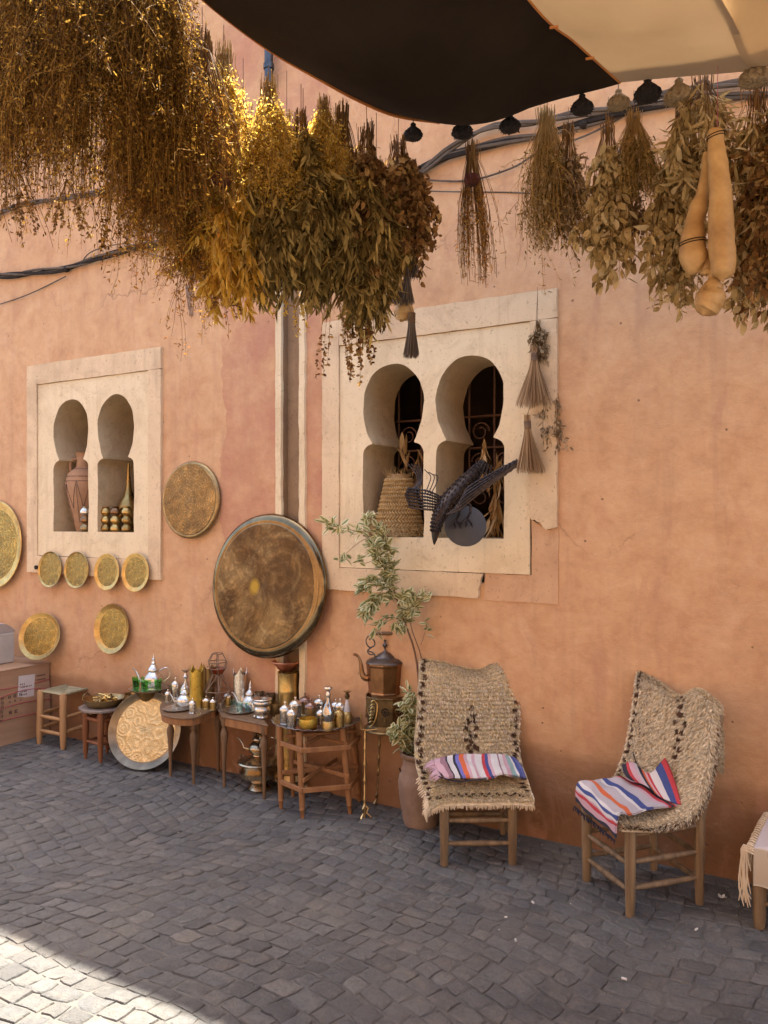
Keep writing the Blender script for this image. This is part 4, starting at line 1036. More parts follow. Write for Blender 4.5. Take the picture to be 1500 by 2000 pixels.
# tall brass cylinder with copper dish
p = G(563, 1534); Zc = depth(p)
cyl = thing('brass_cylinder', 'tall brass cylinder standing behind the tables', 'vase', tuple(p)); hh = 1.6 - (1312 - 1005) / FPX * Zc
m = MB(); m.lathe([(1e-6, 0), (.064, 0), (.066, .02), (.061, .03), (.061, hh * .55), (.063, hh * .56), (.061, hh * .57), (.061, hh * .83), (.0625, hh * .84), (.061, hh * .85), (.062, hh - .01), (.065, hh), (.060, hh), (.058, hh * .6), (1e-6, hh * .6)], p, 32, cap=False); m.build('body', BRASS, cyl, smooth=True)
cd = thing('copper_dish', 'shallow orange copper dish resting on the tall brass cylinder', 'dish', (p.x - .012, p.y, hh))
m = MB(); m.lathe([(1e-6, .002), (.035, .002), (.055, .02), (.074, .045), (.086, .058), (.084, .060), (.071, .050), (.052, .026), (1e-6, .008)], (p.x - .012, p.y, hh), 36, cap=False); m.build('bowl', COPPER, cd, smooth=True)
m = MB(); m.tube([(p.x - .012 + .0855 * math.cos(a), p.y + .0855 * math.sin(a), hh + .060) for a in [k * 2 * PI / 36 for k in range(37)]], .0028, 6, cap=False); m.build('rim', COPPER, cd, smooth=True)
# brass teapot on chafing dish under the square table
p = G(497, 1546) + Vector((0, .05, 0))
ch_ = thing('chafing_dish', 'wide footed brass basin with lid under the square table', 'basin', tuple(p))
m = MB(); m.lathe([(1e-6, 0), (.065, 0), (.068, .008), (.05, .03), (.040, .040), (.085, .060), (.118, .085), (.120, .11), (.095, .125), (.100, .135), (.125, .158), (.132, .162)], p, 36, cap=False); m.build('basin', m_metal('tea_brass', (0.50, 0.40, 0.26), (0.28, 0.21, 0.13), (0.14, 0.10, 0.06), (.16, .3)), ch_, smooth=True)
m = MB(); m.lathe([(.132, .163), (.128, .170), (.09, .182), (.05, .190), (.035, .196), (1e-6, .197)], p, 32, cap=False); m.build('lid', MC['tea_brass'], ch_, smooth=True)
for a in (2.6, -.4):
    c0 = p + Vector((.135 * math.cos(a + YAW), .135 * math.sin(a + YAW), .155)); MB().tube([c0 + Vector((.020 * math.cos(t), 0, .024 * math.sin(t))) for t in [k * 2 * PI / 12 for k in range(13)]], .0038, 6).build('ring_handle', MC['tea_brass'], ch_, smooth=True)
q = teapot('brass teapot standing on the lidded basin under the table', .17, MC['tea_brass'], -1, 1.35, MC['tea_brass']); q.location = p + Vector((-.01, 0, .197)); q.rotation_euler.z = YAWZ
q = lathe_thing('brass_bowl', 'low round brass bowl on the ground behind the lidded basin', 'bowl', [(1e-6, 0), (.05, 0), (.085, .02), (.10, .06), (.09, .09), (.086, .09), (.09, .06), (1e-6, .02)], OLDBRASS, 28); q.location = p + Vector((.14, .13, 0))

# ------------------------------------------------------------------ folding stand with round tray of jars
tz = .445; tcn = T(618, 1410, tz)
fs = thing('folding_stand', 'six-legged folding wooden stand under the round tin tray', 'stand', (tcn.x, tcn.y, 0))
feet6 = [G(549, 1581), G(591, 1600), G(684, 1591), G(702, 1566), G(663, 1547), G(572.5, 1556)]
c6 = sum(feet6, Vector()) / 6
for i, f in enumerate(feet6):
    t_ = c6 + (f - c6) * .93
    leg(fs, up(f, 0), up(tcn + (f - c6) * .92, tz - .003), .012, .018, WOOD_M, 8, prof=[(0, .007), (.02, .010), (.10, .013), (.105, .016), (.13, .013), (.15, .0155), (.55, .017), (.57, .0185), (1, .0185)])
for i in range(6):
    a, b = feet6[i], feet6[(i + 1) % 6]
    if i % 2 == 0 or i in (1,):
        for h in (.36, .15):
            m = MB(); d = (b - a); L = d.length; m.box((a + b) / 2 + Vector((0, 0, h)), (L, .014, .026), math.atan2(d.y, d.x)); m.build('rail', WOOD_M, fs, bevel=.002)
for i in range(3):
    a, b = feet6[i], feet6[i + 3]; d = b - a; ang = math.atan2(d.y, d.x)
    for h in (.20 + .012 * i, .395):
        m = MB(); m.box((a + b) / 2 + Vector((0, 0, h - .012 * i)), (d.length * (.97 if h < .3 else .9), .012, .022 if h < .3 else .016), ang); m.build('cross_rail', WOOD_M, fs, bevel=.002)
tt_ = thing('tin_tray', 'round dark tin tray with scalloped edge full of jars', 'tray', (tcn.x, tcn.y, tz))
fnw = lambda g, r, z: (r * (1 + (.014 * math.cos(28 * g) if r > .22 else 0)) * math.cos(g), r * (1 + (.014 * math.cos(28 * g) if r > .22 else 0)) * math.sin(g), z + (.0025 * math.cos(28 * g) if r > .22 else 0))
m = MB(); m.lathe([(1e-6, .001), (.20, .001), (.235, .012), (.247, .017), (.246, .019), (.232, .0155), (.198, .006), (1e-6, .006)], (tcn.x, tcn.y, tz), 168, cap=False, fn=fnw); m.build('plate', m_metal('mottled_tin', (0.34, 0.31, 0.28), (0.17, 0.15, 0.14), None, (.25, .4), .4, 14, .5, 70), tt_, smooth=True)
TZ = tz + .006
jg = 'lidded jars on the tin tray'
DJ = m_metal('glass_silver', (0.50, 0.48, 0.44), (0.25, 0.22, 0.19), None, (.12, .25), .5, 20, .5, 90)
for (a, b, w, h, mb, ml, lab) in (
    (557, 1416, 20, 40, DJ, SILVER, 'domed silver jar at the far left of the tin tray'), (570, 1424, 19, 40, DJ, SILVER, 'domed silver jar at the front left of the tin tray'),
    (577, 1405, 22, 38, SILVER, SILVER, 'bright silver jar behind the two left jars'), (596, 1398, 22, 38, OLDBRASS, m_metal('dark_lid', (.3, .2, .16), (.2, .12, .1)), 'dark lidded jar at the back of the tin tray'),
    (607, 1411, 22, 40, OLDBRASS, MC['dark_lid'], 'coppery jar behind the gold bowl'), (624, 1400, 20, 38, DJ, SILVER, 'silver jar at the back centre of the tin tray'),
    (627, 1421, 17, 36, DJ, SILVER, 'small silver jar left of the glass flask'), (656, 1402, 20, 36, DJ, SILVER, 'silver jar at the back right of the tin tray'),
    (665, 1410, 21, 40, SILVER, SILVER, 'silver jar with bright dome right of the flask'), (662, 1424, 20, 38, BRASS_E, BRASS_E, 'brass jar at the front right of the tin tray')):
    Zj = depth(T(a, b, TZ)); put(jar(lab, M_(w, Zj) * 1.1, M_(h, Zj) * 1.12, mb, ml, group=jg), a, b, TZ, M_(w / 2, Zj))
gb = proto('gold_bowl', 'bright gold bowl on a saucer at the tray front', 'bowl')
m = MB(); m.lathe([(1e-6, 0), (.055, 0), (.068, .008), (.070, .011), (.055, .006), (1e-6, .005)], n=36, cap=False); m.build('saucer', m_metal('saucer_bronze', (.4, .2, .12), (.25, .12, .07)), gb, smooth=True)
m = MB(); m.lathe([(1e-6, .0055), (.036, .0055), (.048, .02), (.052, .042), (.048, .060), (.046, .060), (.048, .042), (.040, .016), (1e-6, .012)], n=36, cap=False); m.build('bowl', GOLDE, gb, smooth=True)
put(gb, 602, 1431, TZ, .065)
fl2 = proto('glass_flask', 'glass flask with brass base and tall stopper', 'flask')
m = MB(); m.lathe([(1e-6, 0), (.034, 0), (.036, .01), (.034, .045), (.030, .05), (.028, .05), (1e-6, .048)], n=28, cap=False); m.build('base', BRASS_E, fl2, smooth=True)
m = MB(); m.lathe([(.030, .051), (.037, .075), (.035, .10), (.020, .135), (.010, .155), (.009, .175)], n=28, cap=False); m.build('flask_glass', m_metal('mercury_glass', (.55, .52, .48), (.3, .28, .26), None, (.05, .12)), fl2, smooth=True)
m = MB(); m.lathe([(.011, .176), (.014, .19), (.008, .205), (.022, .222), (.020, .230), (1e-6, .238)], n=18, cap=False); m.build('stopper', SILVER, fl2, smooth=True)
put(fl2, 641, 1429, TZ, .035)
put(bottle('perfume bottle with flat tin cap at the tray back', .175, (m_metal('mercury_glass', (1, 1, 1), (1, 1, 1)), OLDBRASS), 'perfume_bottle'), 642, 1398, TZ, .03)
fl3 = proto('brass_flask', 'white-necked brass flask at the right of the tin tray', 'flask')
m = MB(); m.lathe([(1e-6, 0), (.030, 0), (.032, .03), (.026, .05), (.018, .058)], n=24, cap=False); m.build('base', BRASS_E, fl3, smooth=True)
m = MB(); m.lathe([(.018, .059), (.014, .085), (.008, .12), (.006, .125)], n=20, cap=False); m.build('neck', simple('white_enamel', (.62, .6, .6), (.5, .48, .48), 8, .3), fl3, smooth=True)
m = MB(); m.lathe([(.007, .126), (.014, .135), (.016, .150), (.006, .158), (.022, .170), (1e-6, .176)], n=16, cap=False); m.build('cap', OLDBRASS, fl3, smooth=True)
put(fl3, 678, 1412, TZ, .02)

# ------------------------------------------------------------------ brazier on slender brass legs with the big kettle
bc = C(752, 1420, 4.50); bz = bc.z
br = thing('brazier', 'pierced brass brazier on slender knotted brass legs', 'brazier', (bc.x, bc.y, 0))
oct_ = lambda r, z, tw=0: [(r * math.cos(k * PI / 4 + PI / 8 + tw), r * math.sin(k * PI / 4 + PI / 8 + tw), z) for k in range(8)]
def oct_prism(prof, c, tw=0.0):
    m = MB(); m.lathe(prof, c, 8, Matrix.Rotation(PI / 8 + tw, 3, 'Z')); return m
bw = .108
m = oct_prism([(bw * 1.02, 0), (bw * .93, .022), (bw * .95, .03), (bw * 1.0, .10), (bw * 1.04, .165), (bw * 1.06, .17), (bw * 1.06, .178), (bw * .99, .178), (bw * .97, .1), (bw * .9, .04)], bc, YAW); m.build('fire_box', DARKBRASS, br, bevel=.0015)
for k in range(8):                                          # rosettes pierced in each face
    a = YAW + k * PI / 4 + PI / 4 - PI / 8 + PI / 8; nrm = Vector((math.cos(a), math.sin(a), 0)); tg = Vector((-nrm.y, nrm.x, 0)); c0 = bc + nrm * (bw * .965) + Vector((0, 0, .105))
    m = MB()
    m.tube([c0 + tg * .028 * math.cos(t) + UP * .028 * math.sin(t) for t in [j * PI / 10 for j in range(21)]], .0022, 5, cap=False)
    for j in range(8):
        t = j * PI / 4; p_ = c0 + (tg * math.cos(t) + UP * math.sin(t)) * .017
        m.tube([p_ + (tg * math.cos(u) * .0075 + UP * math.sin(u) * .0075) for u in [q * PI / 4 for q in range(9)]], .0016, 4, cap=False)
    m.tube([c0 - UP * .028, c0 - UP * .045, c0 - UP * .055], [.003, .006, .002], 6)
    m.build('rosette', OLDBRASS, br, smooth=True)
    m = MB(); m.lathe([(1e-6, 0), (.025, 0), (.025, .0015), (1e-6, .0015)], c0 + nrm * -.001, 16, Vector((0, 0, 1)).rotation_difference(nrm).to_matrix(), cap=False); m.build('pierced_backing', IRON, br)
hb = bc + Vector((0, 0, 0))
hp = [C(733, 1370, 4.40), C(737, 1378, 4.39), C(735, 1398, 4.38), C(730, 1412, 4.38), C(722, 1421, 4.38)]
for sh in (0,):
    for k in range(7):
        u = k / 6; c0 = C(724 + 4 * u, 1412 - 40 * u, 4.385); m = MB(); m.tube([c0 + RT * -.010, c0 + UP * .008, c0 + RT * .012 + UP * .010], [.003, .006, .003], 6); m.build('handle_leaf', BRASS, br, smooth=True)
    m = MB(); m.tube(cr(hp, 14), [.004] * 14, 6); m.build('handle', BRASS, br, smooth=True)
m = MB(); m.lathe([(bw * 1.1, -.014), (bw * 1.14, -.008), (bw * 1.1, 0), (bw * .9, 0), (bw * .9, -.014)], bc, 32, cap=True); m.build('base_ring', OLDBRASS, br, smooth=True)
LEGB = m_metal('leg_brass', (0.50, 0.37, 0.19), (0.30, 0.21, 0.10), (.16, .11, .06), (.25, .4))
for (fx, fy, tx, ty, ex) in ((712, 1598, 713, 1424, .10), (737, 1568, 742, 1424, 0), (757, 1534, 755, 1424, 0)):
    f = G(fx, fy); Zf = depth(f); Zt_ = 4.50 + {712: -.09, 737: .03, 757: .10}[fx]; t_ = C(tx, ty, Zt_); L = []
    pr = []; N = 34
    for k in range(N):
        u = k / (N - 1); r0 = .0062
        for kn in (.13, .22, .42, .60, .78, .9):
            r0 += .0065 * math.exp(-((u - kn) / .012) ** 2)
        pr.append((u, r0))
    leg(br, f, t_, 0, 0, LEGB, 8, prof=pr)
    for a in range(3):
        an = a * 2 * PI / 3 + .5; d = Vector((math.cos(an), math.sin(an), 0)); m = MB()
        h_ = (t_ - f); m.tube([f + h_ * .14 + d * .004, f + h_ * .11 + d * .018, f + h_ * .06 + d * .010, f + h_ * .03 + d * .026, f + d * .034 + UP * .004], [.005, .006, .005, .006, .007], 6); m.build('scrolled_foot', LEGB, br, smooth=True)
f0 = C(705, 1424, 4.38); m = MB(); m.tube([f0 + UP * .09, f0 + UP * .07, f0 + UP * .05, f0 + UP * .02, f0, f0 + RT * .03 - UP * .006, f0 + RT * .09], [.003, .007, .004, .007, .005, .005, .004], 7); m.build('finial', LEGB, br, smooth=True)
# kettle
kc = bc + Vector((0, 0, .188)) ; kr = .104
kt = thing('copper_kettle', 'big octagonal copper kettle with scrolled handle on the brazier', 'kettle', tuple(kc))
m = oct_prism([(kr * .90, 0), (kr * .92, .004), (kr * .88, .012), (kr * 1.0, .150), (kr * 1.03, .158), (kr * 1.03, .168)], kc, YAW + PI / 8 - .1); m.build('body', OLDCOPPER, kt, bevel=.002)
m = MB(); m.lathe([(kr * 1.0, .168), (kr * .98, .176), (kr * .80, .188), (kr * .52, .194), (kr * .50, .200), (kr * .46, .203), (kr * .34, .214), (kr * .16, .224), (kr * .08, .229), (kr * .045, .236), (kr * .05, .246), (kr * .13, .258), (kr * .14, .264), (kr * .06, .272), (kr * .04, .280), (kr * .085, .288), (1e-6, .294)], kc, 28, cap=False); m.build('lid', TIN, kt, smooth=True)
m = MB(); sp = [kc + RT * x + UP * z for x, z in ((-.093, .080), (-.118, .088), (-.128, .120), (-.132, .160), (-.145, .198), (-.168, .212), (-.172, .206))]
m.tube(cr(sp, 18), [.020 - .0012 * k if k < 12 else .0075 for k in range(18)], 9); m.build('spout', OLDCOPPER, kt, smooth=True)
for sx in (-1, 1):
    m = MB()
    m.tube(cr([kc + RT * sx * x + UP * z for x, z in ((.060, .180), (.056, .205), (.068, .222), (.090, .230), (.082, .248), (.060, .258), (.058, .282), (.076, .300), (.086, .290))], 22), .0042, 6)
    m.tube(cr([kc + RT * sx * x + UP * z for x, z in ((.076, .244), (.098, .262), (.104, .290), (.090, .312), (.052, .322))], 14), .0042, 6)
    m.tube(cr([kc + RT * sx * x + UP * z for x, z in ((.056, .212), (.082, .210), (.096, .226), (.092, .240))], 8), .0036, 6)
    m.build('handle_bracket', TIN, kt, smooth=True)
m = MB(); m.tube([kc + RT * -.055 + UP * .322, kc + RT * -.04 + UP * .326, kc + RT * .04 + UP * .326, kc + RT * .055 + UP * .322], [.007, .0105, .0105, .007], 10); m.build('handle_grip', WOOD_D, kt, smooth=True)

# ------------------------------------------------------------------ things standing in the left window
SILL = 1.479
def sill_put(o, px, y, rz=0):
    r = ray(px, 1005); t = (CAM_D + y) / r.y; p = EYE + r * t; o.location = (p.x, y, SILL); o.rotation_euler.z = rz; return o
Zw = 5.75
amp = proto('amphora', 'tall clay amphora with dark painted lines in the left window', 'amphora')
ap = [(1e-6, 0), (.050, 0), (.055, .02), (.085, .14), (.118, .27), (.128, .35), (.110, .42), (.070, .455), (.050, .47), (.046, .52), (.050, .56), (.066, .575), (.06, .575), (.04, .53)]
m = MB(); m.lathe(ap, n=40, cap=False); m.build('clay_body', CLAY, amp, smooth=True)
def on_amp(g, z, o=.0015):
    for (r0, z0), (r1, z1) in zip(ap[1:], ap[2:]):
        if z0 <= z <= z1 and z1 > z0: r = r0 + (r1 - r0) * (z - z0) / (z1 - z0); break
    return Vector(((r + o) * math.cos(g), (r + o) * math.sin(g), z))
PAINT = simple('dark_slip', (0.09, 0.055, 0.04), (0.06, 0.035, 0.03), 30, .8)
m = MB()
for z in (.365, .40, .455): m.tube([on_amp(k * PI / 20, z) for k in range(41)], .0018, 4, cap=False)
for k in range(8):
    g0 = k * PI / 4; m.tube([on_amp(g0 + (PI / 8) * u, .365 - .20 * u) for u in [j / 8 for j in range(9)]], .0018, 4); m.tube([on_amp(g0 + PI / 4 - (PI / 8) * u, .365 - .20 * u) for u in [j / 8 for j in range(9)]], .0018, 4)
    m.tube([on_amp(g0, .365 - .30 * u) for u in [j / 8 for j in range(9)]], .0014, 4)
m.build('painted_lines', PAINT, amp, smooth=True)
for s in (-1, 1):
    m = MB(); m.tube(cr([(s * .050, 0, .53), (s * .088, 0, .525), (s * .098, 0, .47), (s * .085, 0, .42)], 12), .010, 8); m.build('handle', CLAY, amp, smooth=True)
sill_put(amp, 163, .15, .5)
ball_prof = [(1e-6, 0), (.022, .001), (.036, .016), (.036, .034), (.022, .052), (.019, .056)]
def stack(label, mats, grp=None, lidded=False):
    t = proto('stacked_pots', label, 'stacked pots', grp)
    for i, mm in enumerate(mats):
        m = MB(); m.lathe([(r, z + i * .058) for r, z in ball_prof] + ([(.03, .060 + i * .058), (1e-6, .062 + i * .058)] if i == len(mats) - 1 else []), n=24, cap=False); m.build('round_pot', mm, t, smooth=True)
    return t
DG = m_metal('dark_gold', (.42, .28, .10), (.24, .15, .05))
sill_put(stack('column of round pots with a silver top before the amphora', (OLDBRASS, m_metal('bronze_pot', (.3, .17, .08), (.17, .09, .05)), SILVER)), 167, .03)
sg = 'stacked round brass pots in the left window'
sill_put(stack('stack of three round brass pots, left in the right arch', (DG, BRASS, BRASS), sg), 207, .05)
sill_put(stack('stack of two gold pots with a dark cup on top', (BRASS, BRASS, m_metal('bronze_pot', (.3, .17, .08), (.17, .09, .05))), sg), 226, .05)
sill_put(stack('stack of three round brass pots, below the long-necked bottle', (DG, DG, BRASS), sg), 248, .05)
lb = lathe_thing('necked_bottle', 'brass bottle with long thin neck in the left window', 'bottle', [(1e-6, 0), (.05, 0), (.055, .02), (.04, .05), (.075, .10), (.085, .15), (.070, .20), (.04, .25), (.022, .30), (.014, .37), (.009, .46), (.006, .485), (1e-6, .486)], DG, 28)
sill_put(lb, 251, .17)

# ------------------------------------------------------------------ straw basket-hat, metal bird in the second window
hat = thing('straw_basket', 'tall braided straw cone in the left arch of the larger window', 'basket', (0, 0, 0))
prof = [(.158, .0), (.140, .05), (.122, .11), (.106, .18), (.090, .25), (.074, .325), (.066, .345)]
m = MB(); m.lathe([(r - .004, z) for r, z in prof], n=40, cap=False); m.build('inner_cone', simple('straw_dark', (.36, .23, .10), (.25, .15, .06), 30), hat, smooth=True)
m = MB(); turns = 13; rows = 13
def hr(z):
    for (r0, z0), (r1, z1) in zip(prof, prof[1:]):
        if z0 <= z <= z1: return r0 + (r1 - r0) * (z - z0) / (z1 - z0)
    return prof[-1][0]
for i in range(rows):
    z0 = .03 + i * .0232
    for k in range(44):                                       # slanted plaits, alternating direction row by row
        g = k * 2 * PI / 44; dg = (1 if i % 2 else -1) * .085
        a = Vector((hr(z0) * math.cos(g - dg), hr(z0) * math.sin(g - dg), z0 - .011)); b = Vector((hr(z0 + .01) * math.cos(g + dg), hr(z0 + .01) * math.sin(g + dg), z0 + .013))
        c_ = (a + b) / 2; c_ += Vector((c_.x, c_.y, 0)).normalized() * .005; m.tube([a, c_, b], [.003, .0062, .003], 5)
pl = m.build('plaits', STRAW, hat, smooth=True, kind='stuff')
m = MB(); rg = random.Random(5)
for k in range(420):
    g = rg.uniform(0, 2 * PI); z = rg.uniform(0, .07); r = hr(z) + .004; a = Vector((r * math.cos(g), r * math.sin(g), z)); g2 = g + rg.uniform(-.35, .35)
    b = Vector(((r + rg.uniform(.005, .05)) * math.cos(g2), (r + .03) * math.sin(g2), max(-.012, z - rg.uniform(.01, .05)))); m.tube([a, (a + b) / 2 + UP * .004, b], [.0016, .0014, .0006], 3, cap=False)
for k in range(40):
    g = rg.uniform(0, 2 * PI); a = Vector((.07 * math.cos(g), .07 * math.sin(g), .33)); b = a + Vector((rg.uniform(-.04, .04), rg.uniform(-.04, .04), rg.uniform(.02, .06))); m.tube([a, b], [.0018, .0008], 3, cap=False)
m.build('frayed_straw', STRAW, hat, kind='stuff')
r = ray(779, 1005); t = (CAM_D + .14) / r.y; hp_ = EYE + r * t; hat.location = (hp_.x - .0, .140, SILL + .004)
# bird
ROD = m_metal('twisted_iron', (.075, .06, .055), (.035, .028, .028), None, (.4, .55))
bird = thing('metal_bird', 'black beaded metal bird with spread wings perched on a grey disc', 'sculpture', tuple(C(905, 1052, 4.06)))
def body_tube(pts, radii, name, mat, n=14):
    m = MB(); m.tube(pts, radii, n); return m.build(name, mat, bird, smooth=True)
bp = cr([C(848, 1064, 4.00), C(850, 1045, 3.99), C(853, 1022, 3.99), C(862, 1000, 4.00), C(876, 978, 4.03), C(900, 950, 4.08), C(925, 925, 4.15), C(944, 908, 4.22)], 26)
brd = [.003, .008, .0125, .017, .021, .024, .026, .028, .030, .033, .036, .039, .041, .042, .042, .041, .040, .038, .036, .034, .032, .030, .029, .029, .030, .032]
body_tube(bp[:5], [.0025, .008, .0125, .0165, .019], 'beak', simple('beak_dark', (.03, .022, .02), (.018, .014, .013), 10, .4))
body_tube(bp[4:], [r * .92 for r in brd[4:]], 'body', ROD)
beads = MB(); rg = random.Random(6)
for i in range(5, 25):                                        # feather beads in rows round the body
    for k in range(14):
        g = (k + .5 * (i % 2)) * 2 * PI / 14; tdir = (bp[min(25, i + 1)] - bp[i - 1]).normalized(); a = tdir.orthogonal().normalized(); b = tdir.cross(a); u = a * math.cos(g) + b * math.sin(g)
        c0 = bp[i] + u * brd[i] * .95; beads.tube([c0 - tdir * .007, c0 + u * .003, c0 + tdir * .008], [.0025, .0048, .002], 5)
beads.build('feather_beads', ROD, bird, smooth=True, kind='stuff')
def bead_rod(pts, r=.0058, name='wing_rod'):
    P = cr(pts, 40); rr = [r * (1.25 if i % 2 else .7) for i in range(40)]; m = MB(); m.tube(P, rr, 6); m.build(name, ROD, bird, smooth=True)
for k in range(6):                                            # right wing: rods sweeping up to the right
    bead_rod([C(870 + 7 * k, 1006 - 3 * k, 3.97), C(896 + 3 * k, 996 - 8 * k, 3.94), C(940 + 4 * k, 960 - 7 * k, 3.92), C(1008 + .5 * k, 911 - 2.6 * k, 3.92)])
for k in range(7):                                            # left wing: band to the left, then feathers curving up
    y0 = 955 + 6.0 * k
    bead_rod([C(866, y0 + 18 - 2 * k, 4.02), C(835, y0 + 4, 4.00), C(803, y0, 4.02), C(792 + 2 * abs(k - 3), y0 - 6 + (3 - k) * 1.5, 4.06)])
for k in range(4):
    bead_rod([C(797 + 7 * k, 962, 4.06), C(815 + 3 * k, 945 - 4 * k, 4.08), C(812 + 3 * k, 925 - 3 * k, 4.1), C(796 + 7 * k, 905 + k, 4.12)], .0038)
for k in range(3):
    bead_rod([C(829 + 6 * k, 966, 4.08), C(838 + 7 * k, 945, 4.10), C(841 + 7 * k, 930, 4.11), C(829 + 8 * k, 917 + 5 * k, 4.12)], .0026)
for k in range(5):
    bead_rod([C(905 + 8 * k, 955 + 4 * k - 8, 4.1), C(925 + 7 * k, 925 + 4 * k - 6, 4.14), C(938 + 6 * k - 2, 905 + 1 * k, 4.18)], .005, 'tail_rod')
dc = C(909, 1027, 4.07); dn = (EYE - dc).normalized() * 1.0; dn = (dn + UP * .25 + Vector((.10, 0, 0))).normalized()
rotd = Vector((0, 0, 1)).rotation_difference(dn).to_matrix(); dr = M_(41, 4.07)
m = MB(); m.lathe([(1e-6, -.008), (dr * .97, -.008), (dr, -.004), (dr, .002), (dr * .96, .005), (1e-6, .005)], dc, 48, rotd, cap=False); m.build('disc', simple('grey_slate', (.062, .06, .064), (.042, .04, .044), 6, .6), bird, smooth=True)
for (a, b) in ((893, 1003), (915, 1000)):
    top = C(a + 3, 985, 4.03); ft = C(a - 3, b + 12, 4.045); m = MB(); m.tube([top, C(a + 4, b, 4.02), ft], [.008, .006, .007], 7)
    for s in (-1, 0, 1): m.tube([ft, C(a - 4 + 9 * s, b + 22, 4.035), C(a - 5 + 13 * s, b + 30, 4.04)], [.006, .006, .002], 6)
    m.build('foot', ROD, bird, smooth=True)
m = MB(); e = C(861, 1016, 3.97); m.lathe([(1e-6, -.004), (.004, 0), (1e-6, .004)], e, 8, cap=False); m.build('eye', SILVER, bird, smooth=True)
# ------------------------------------------------------------------ chairs
def chair(name, label, F4, bh, lean, sh, top_r=.020, seat_h=None):
    """F4: feet (front-left, front-right, back-right, back-left) on the ground; bh back height"""
    c = sum(F4, Vector()) / 4; root = thing(name, label, 'chair', (c.x, c.y, 0))
    fl, fr, br_, bl = F4; back = ((br_ + bl) / 2 - (fl + fr) / 2).normalized()
    for f in (fl, fr): leg(root, up(f, 0), up(f, sh + .015), 0, 0, WOOD_G, 9, prof=[(0, .017), (.03, .019), (.5, .022), (.9, .0235), (1, .020)])
    tops = []
    for f in (br_, bl):
        a = up(f, 0); b = up(f, sh); t_ = up(f + back * lean, bh); tops.append((b, t_)); m = MB()
        m.tube([a, a + UP * .05, b.lerp(a, .4), b, b.lerp(t_, .5), t_ - UP * .01, t_], [.016, .018, .021, .022, .021, .019, .014], 9); m.build('back_post', WOOD_G, root, smooth=True)
    for i in range(4):
        a, b = F4[i], F4[(i + 1) % 4]
        for h in (.10 + .012 * (i % 2), .205 + .012 * (i % 2)): rung(root, up(a, h), up(b, h), .0125, WOOD_G)
        rung(root, up(a, sh - .02), up(b, sh - .02), .012, WOOD_G, 'seat_rail')
    for u in (.35, .85): rung(root, tops[0][0].lerp(tops[0][1], u), tops[1][0].lerp(tops[1][1], u), .014, WOOD_G, 'back_slat')
    rush_seat(root, [up(f, sh) for f in F4], sh - .006, 8)
    return root
ch1 = chair('chair', 'wooden chair under a shaggy rug facing the viewer, beside the clay pot', [G(868, 1690), G(1001, 1689), G(983, 1629), G(866, 1629)], .80, .07, .305)
ch2 = chair('chair', 'wooden chair turned to the left under a shaggy rug, nearer the right edge', [G(1146, 1721), G(1231, 1790), G(1366, 1766), G(1277, 1700)], .77, .10, .345)

# ------------------------------------------------------------------ rugs with real pile
PILE = m_vcol('wool_pile', .95, .3); WEAVE = m_vcol('wool_weave', .95)
def surf(rows, nu, nv):
    """rows: list of lists of points across; returns grid nu x nv x 3"""
    A = [cr(r, nv) for r in rows]; out = np.zeros((nu, nv, 3))
    for j in range(nv):
        colm = cr([a[j] for a in A], nu)
        for i in range(nu): out[i, j] = colm[i]
    return out
def sample(Gd, u, v):
    nu, nv = Gd.shape[:2]; x = u * (nu - 1); y = v * (nv - 1); i = np.minimum(x.astype(int), nu - 2); j = np.minimum(y.astype(int), nv - 2); a = (x - i)[:, None]; b = (y - j)[:, None]
    P = Gd[i, j] * (1 - a) * (1 - b) + Gd[i + 1, j] * a * (1 - b) + Gd[i, j + 1] * (1 - a) * b + Gd[i + 1, j + 1] * a * b
    Du = Gd[i + 1, j] - Gd[i, j]; Dv = Gd[i, j + 1] - Gd[i, j]
    N = np.cross(Du, Dv); N /= np.linalg.norm(N, axis=1)[:, None] + 1e-9; Du = Du / (np.linalg.norm(Du, axis=1)[:, None] + 1e-9); Dv = Dv / (np.linalg.norm(Dv, axis=1)[:, None] + 1e-9)
    return P, N, Du, Dv
def grid_mesh(name, Gd, mat, parent, col=None, uv=True, thick=.006, smooth=True, flip=1.0):
    nu, nv = Gd.shape[:2]; V = Gd.reshape(-1, 3); I = np.arange(nu * nv).reshape(nu, nv)
    F = np.stack([I[:-1, :-1], I[1:, :-1], I[1:, 1:], I[:-1, 1:]], -1).reshape(-1, 4)
    uu, vv = np.meshgrid(np.linspace(0, 1, nu), np.linspace(0, 1, nv), indexing='ij'); _, N, _, _ = sample(Gd, uu.ravel() * .9999, vv.ravel() * .9999)
    V2 = V - N * thick * flip; n = len(V)
    rim = np.concatenate([I[:, 0], I[-1, 1:], I[-2::-1, -1], I[0, -2:0:-1]]); r2 = np.roll(rim, -1)
    FF = np.concatenate([F, F[:, ::-1] + n, np.stack([rim, r2, r2 + n, rim + n], -1)])
    UV = np.stack([uu.ravel(), vv.ravel()], 1); UV = np.concatenate([UV, UV])
    C2 = None
    if col is not None: c = col(uu.ravel(), vv.ravel()); C2 = np.concatenate([c, c])
    return np_mesh(name, np.concatenate([V, V2]), FF, mat, parent, smooth, uv=UV, col=C2)
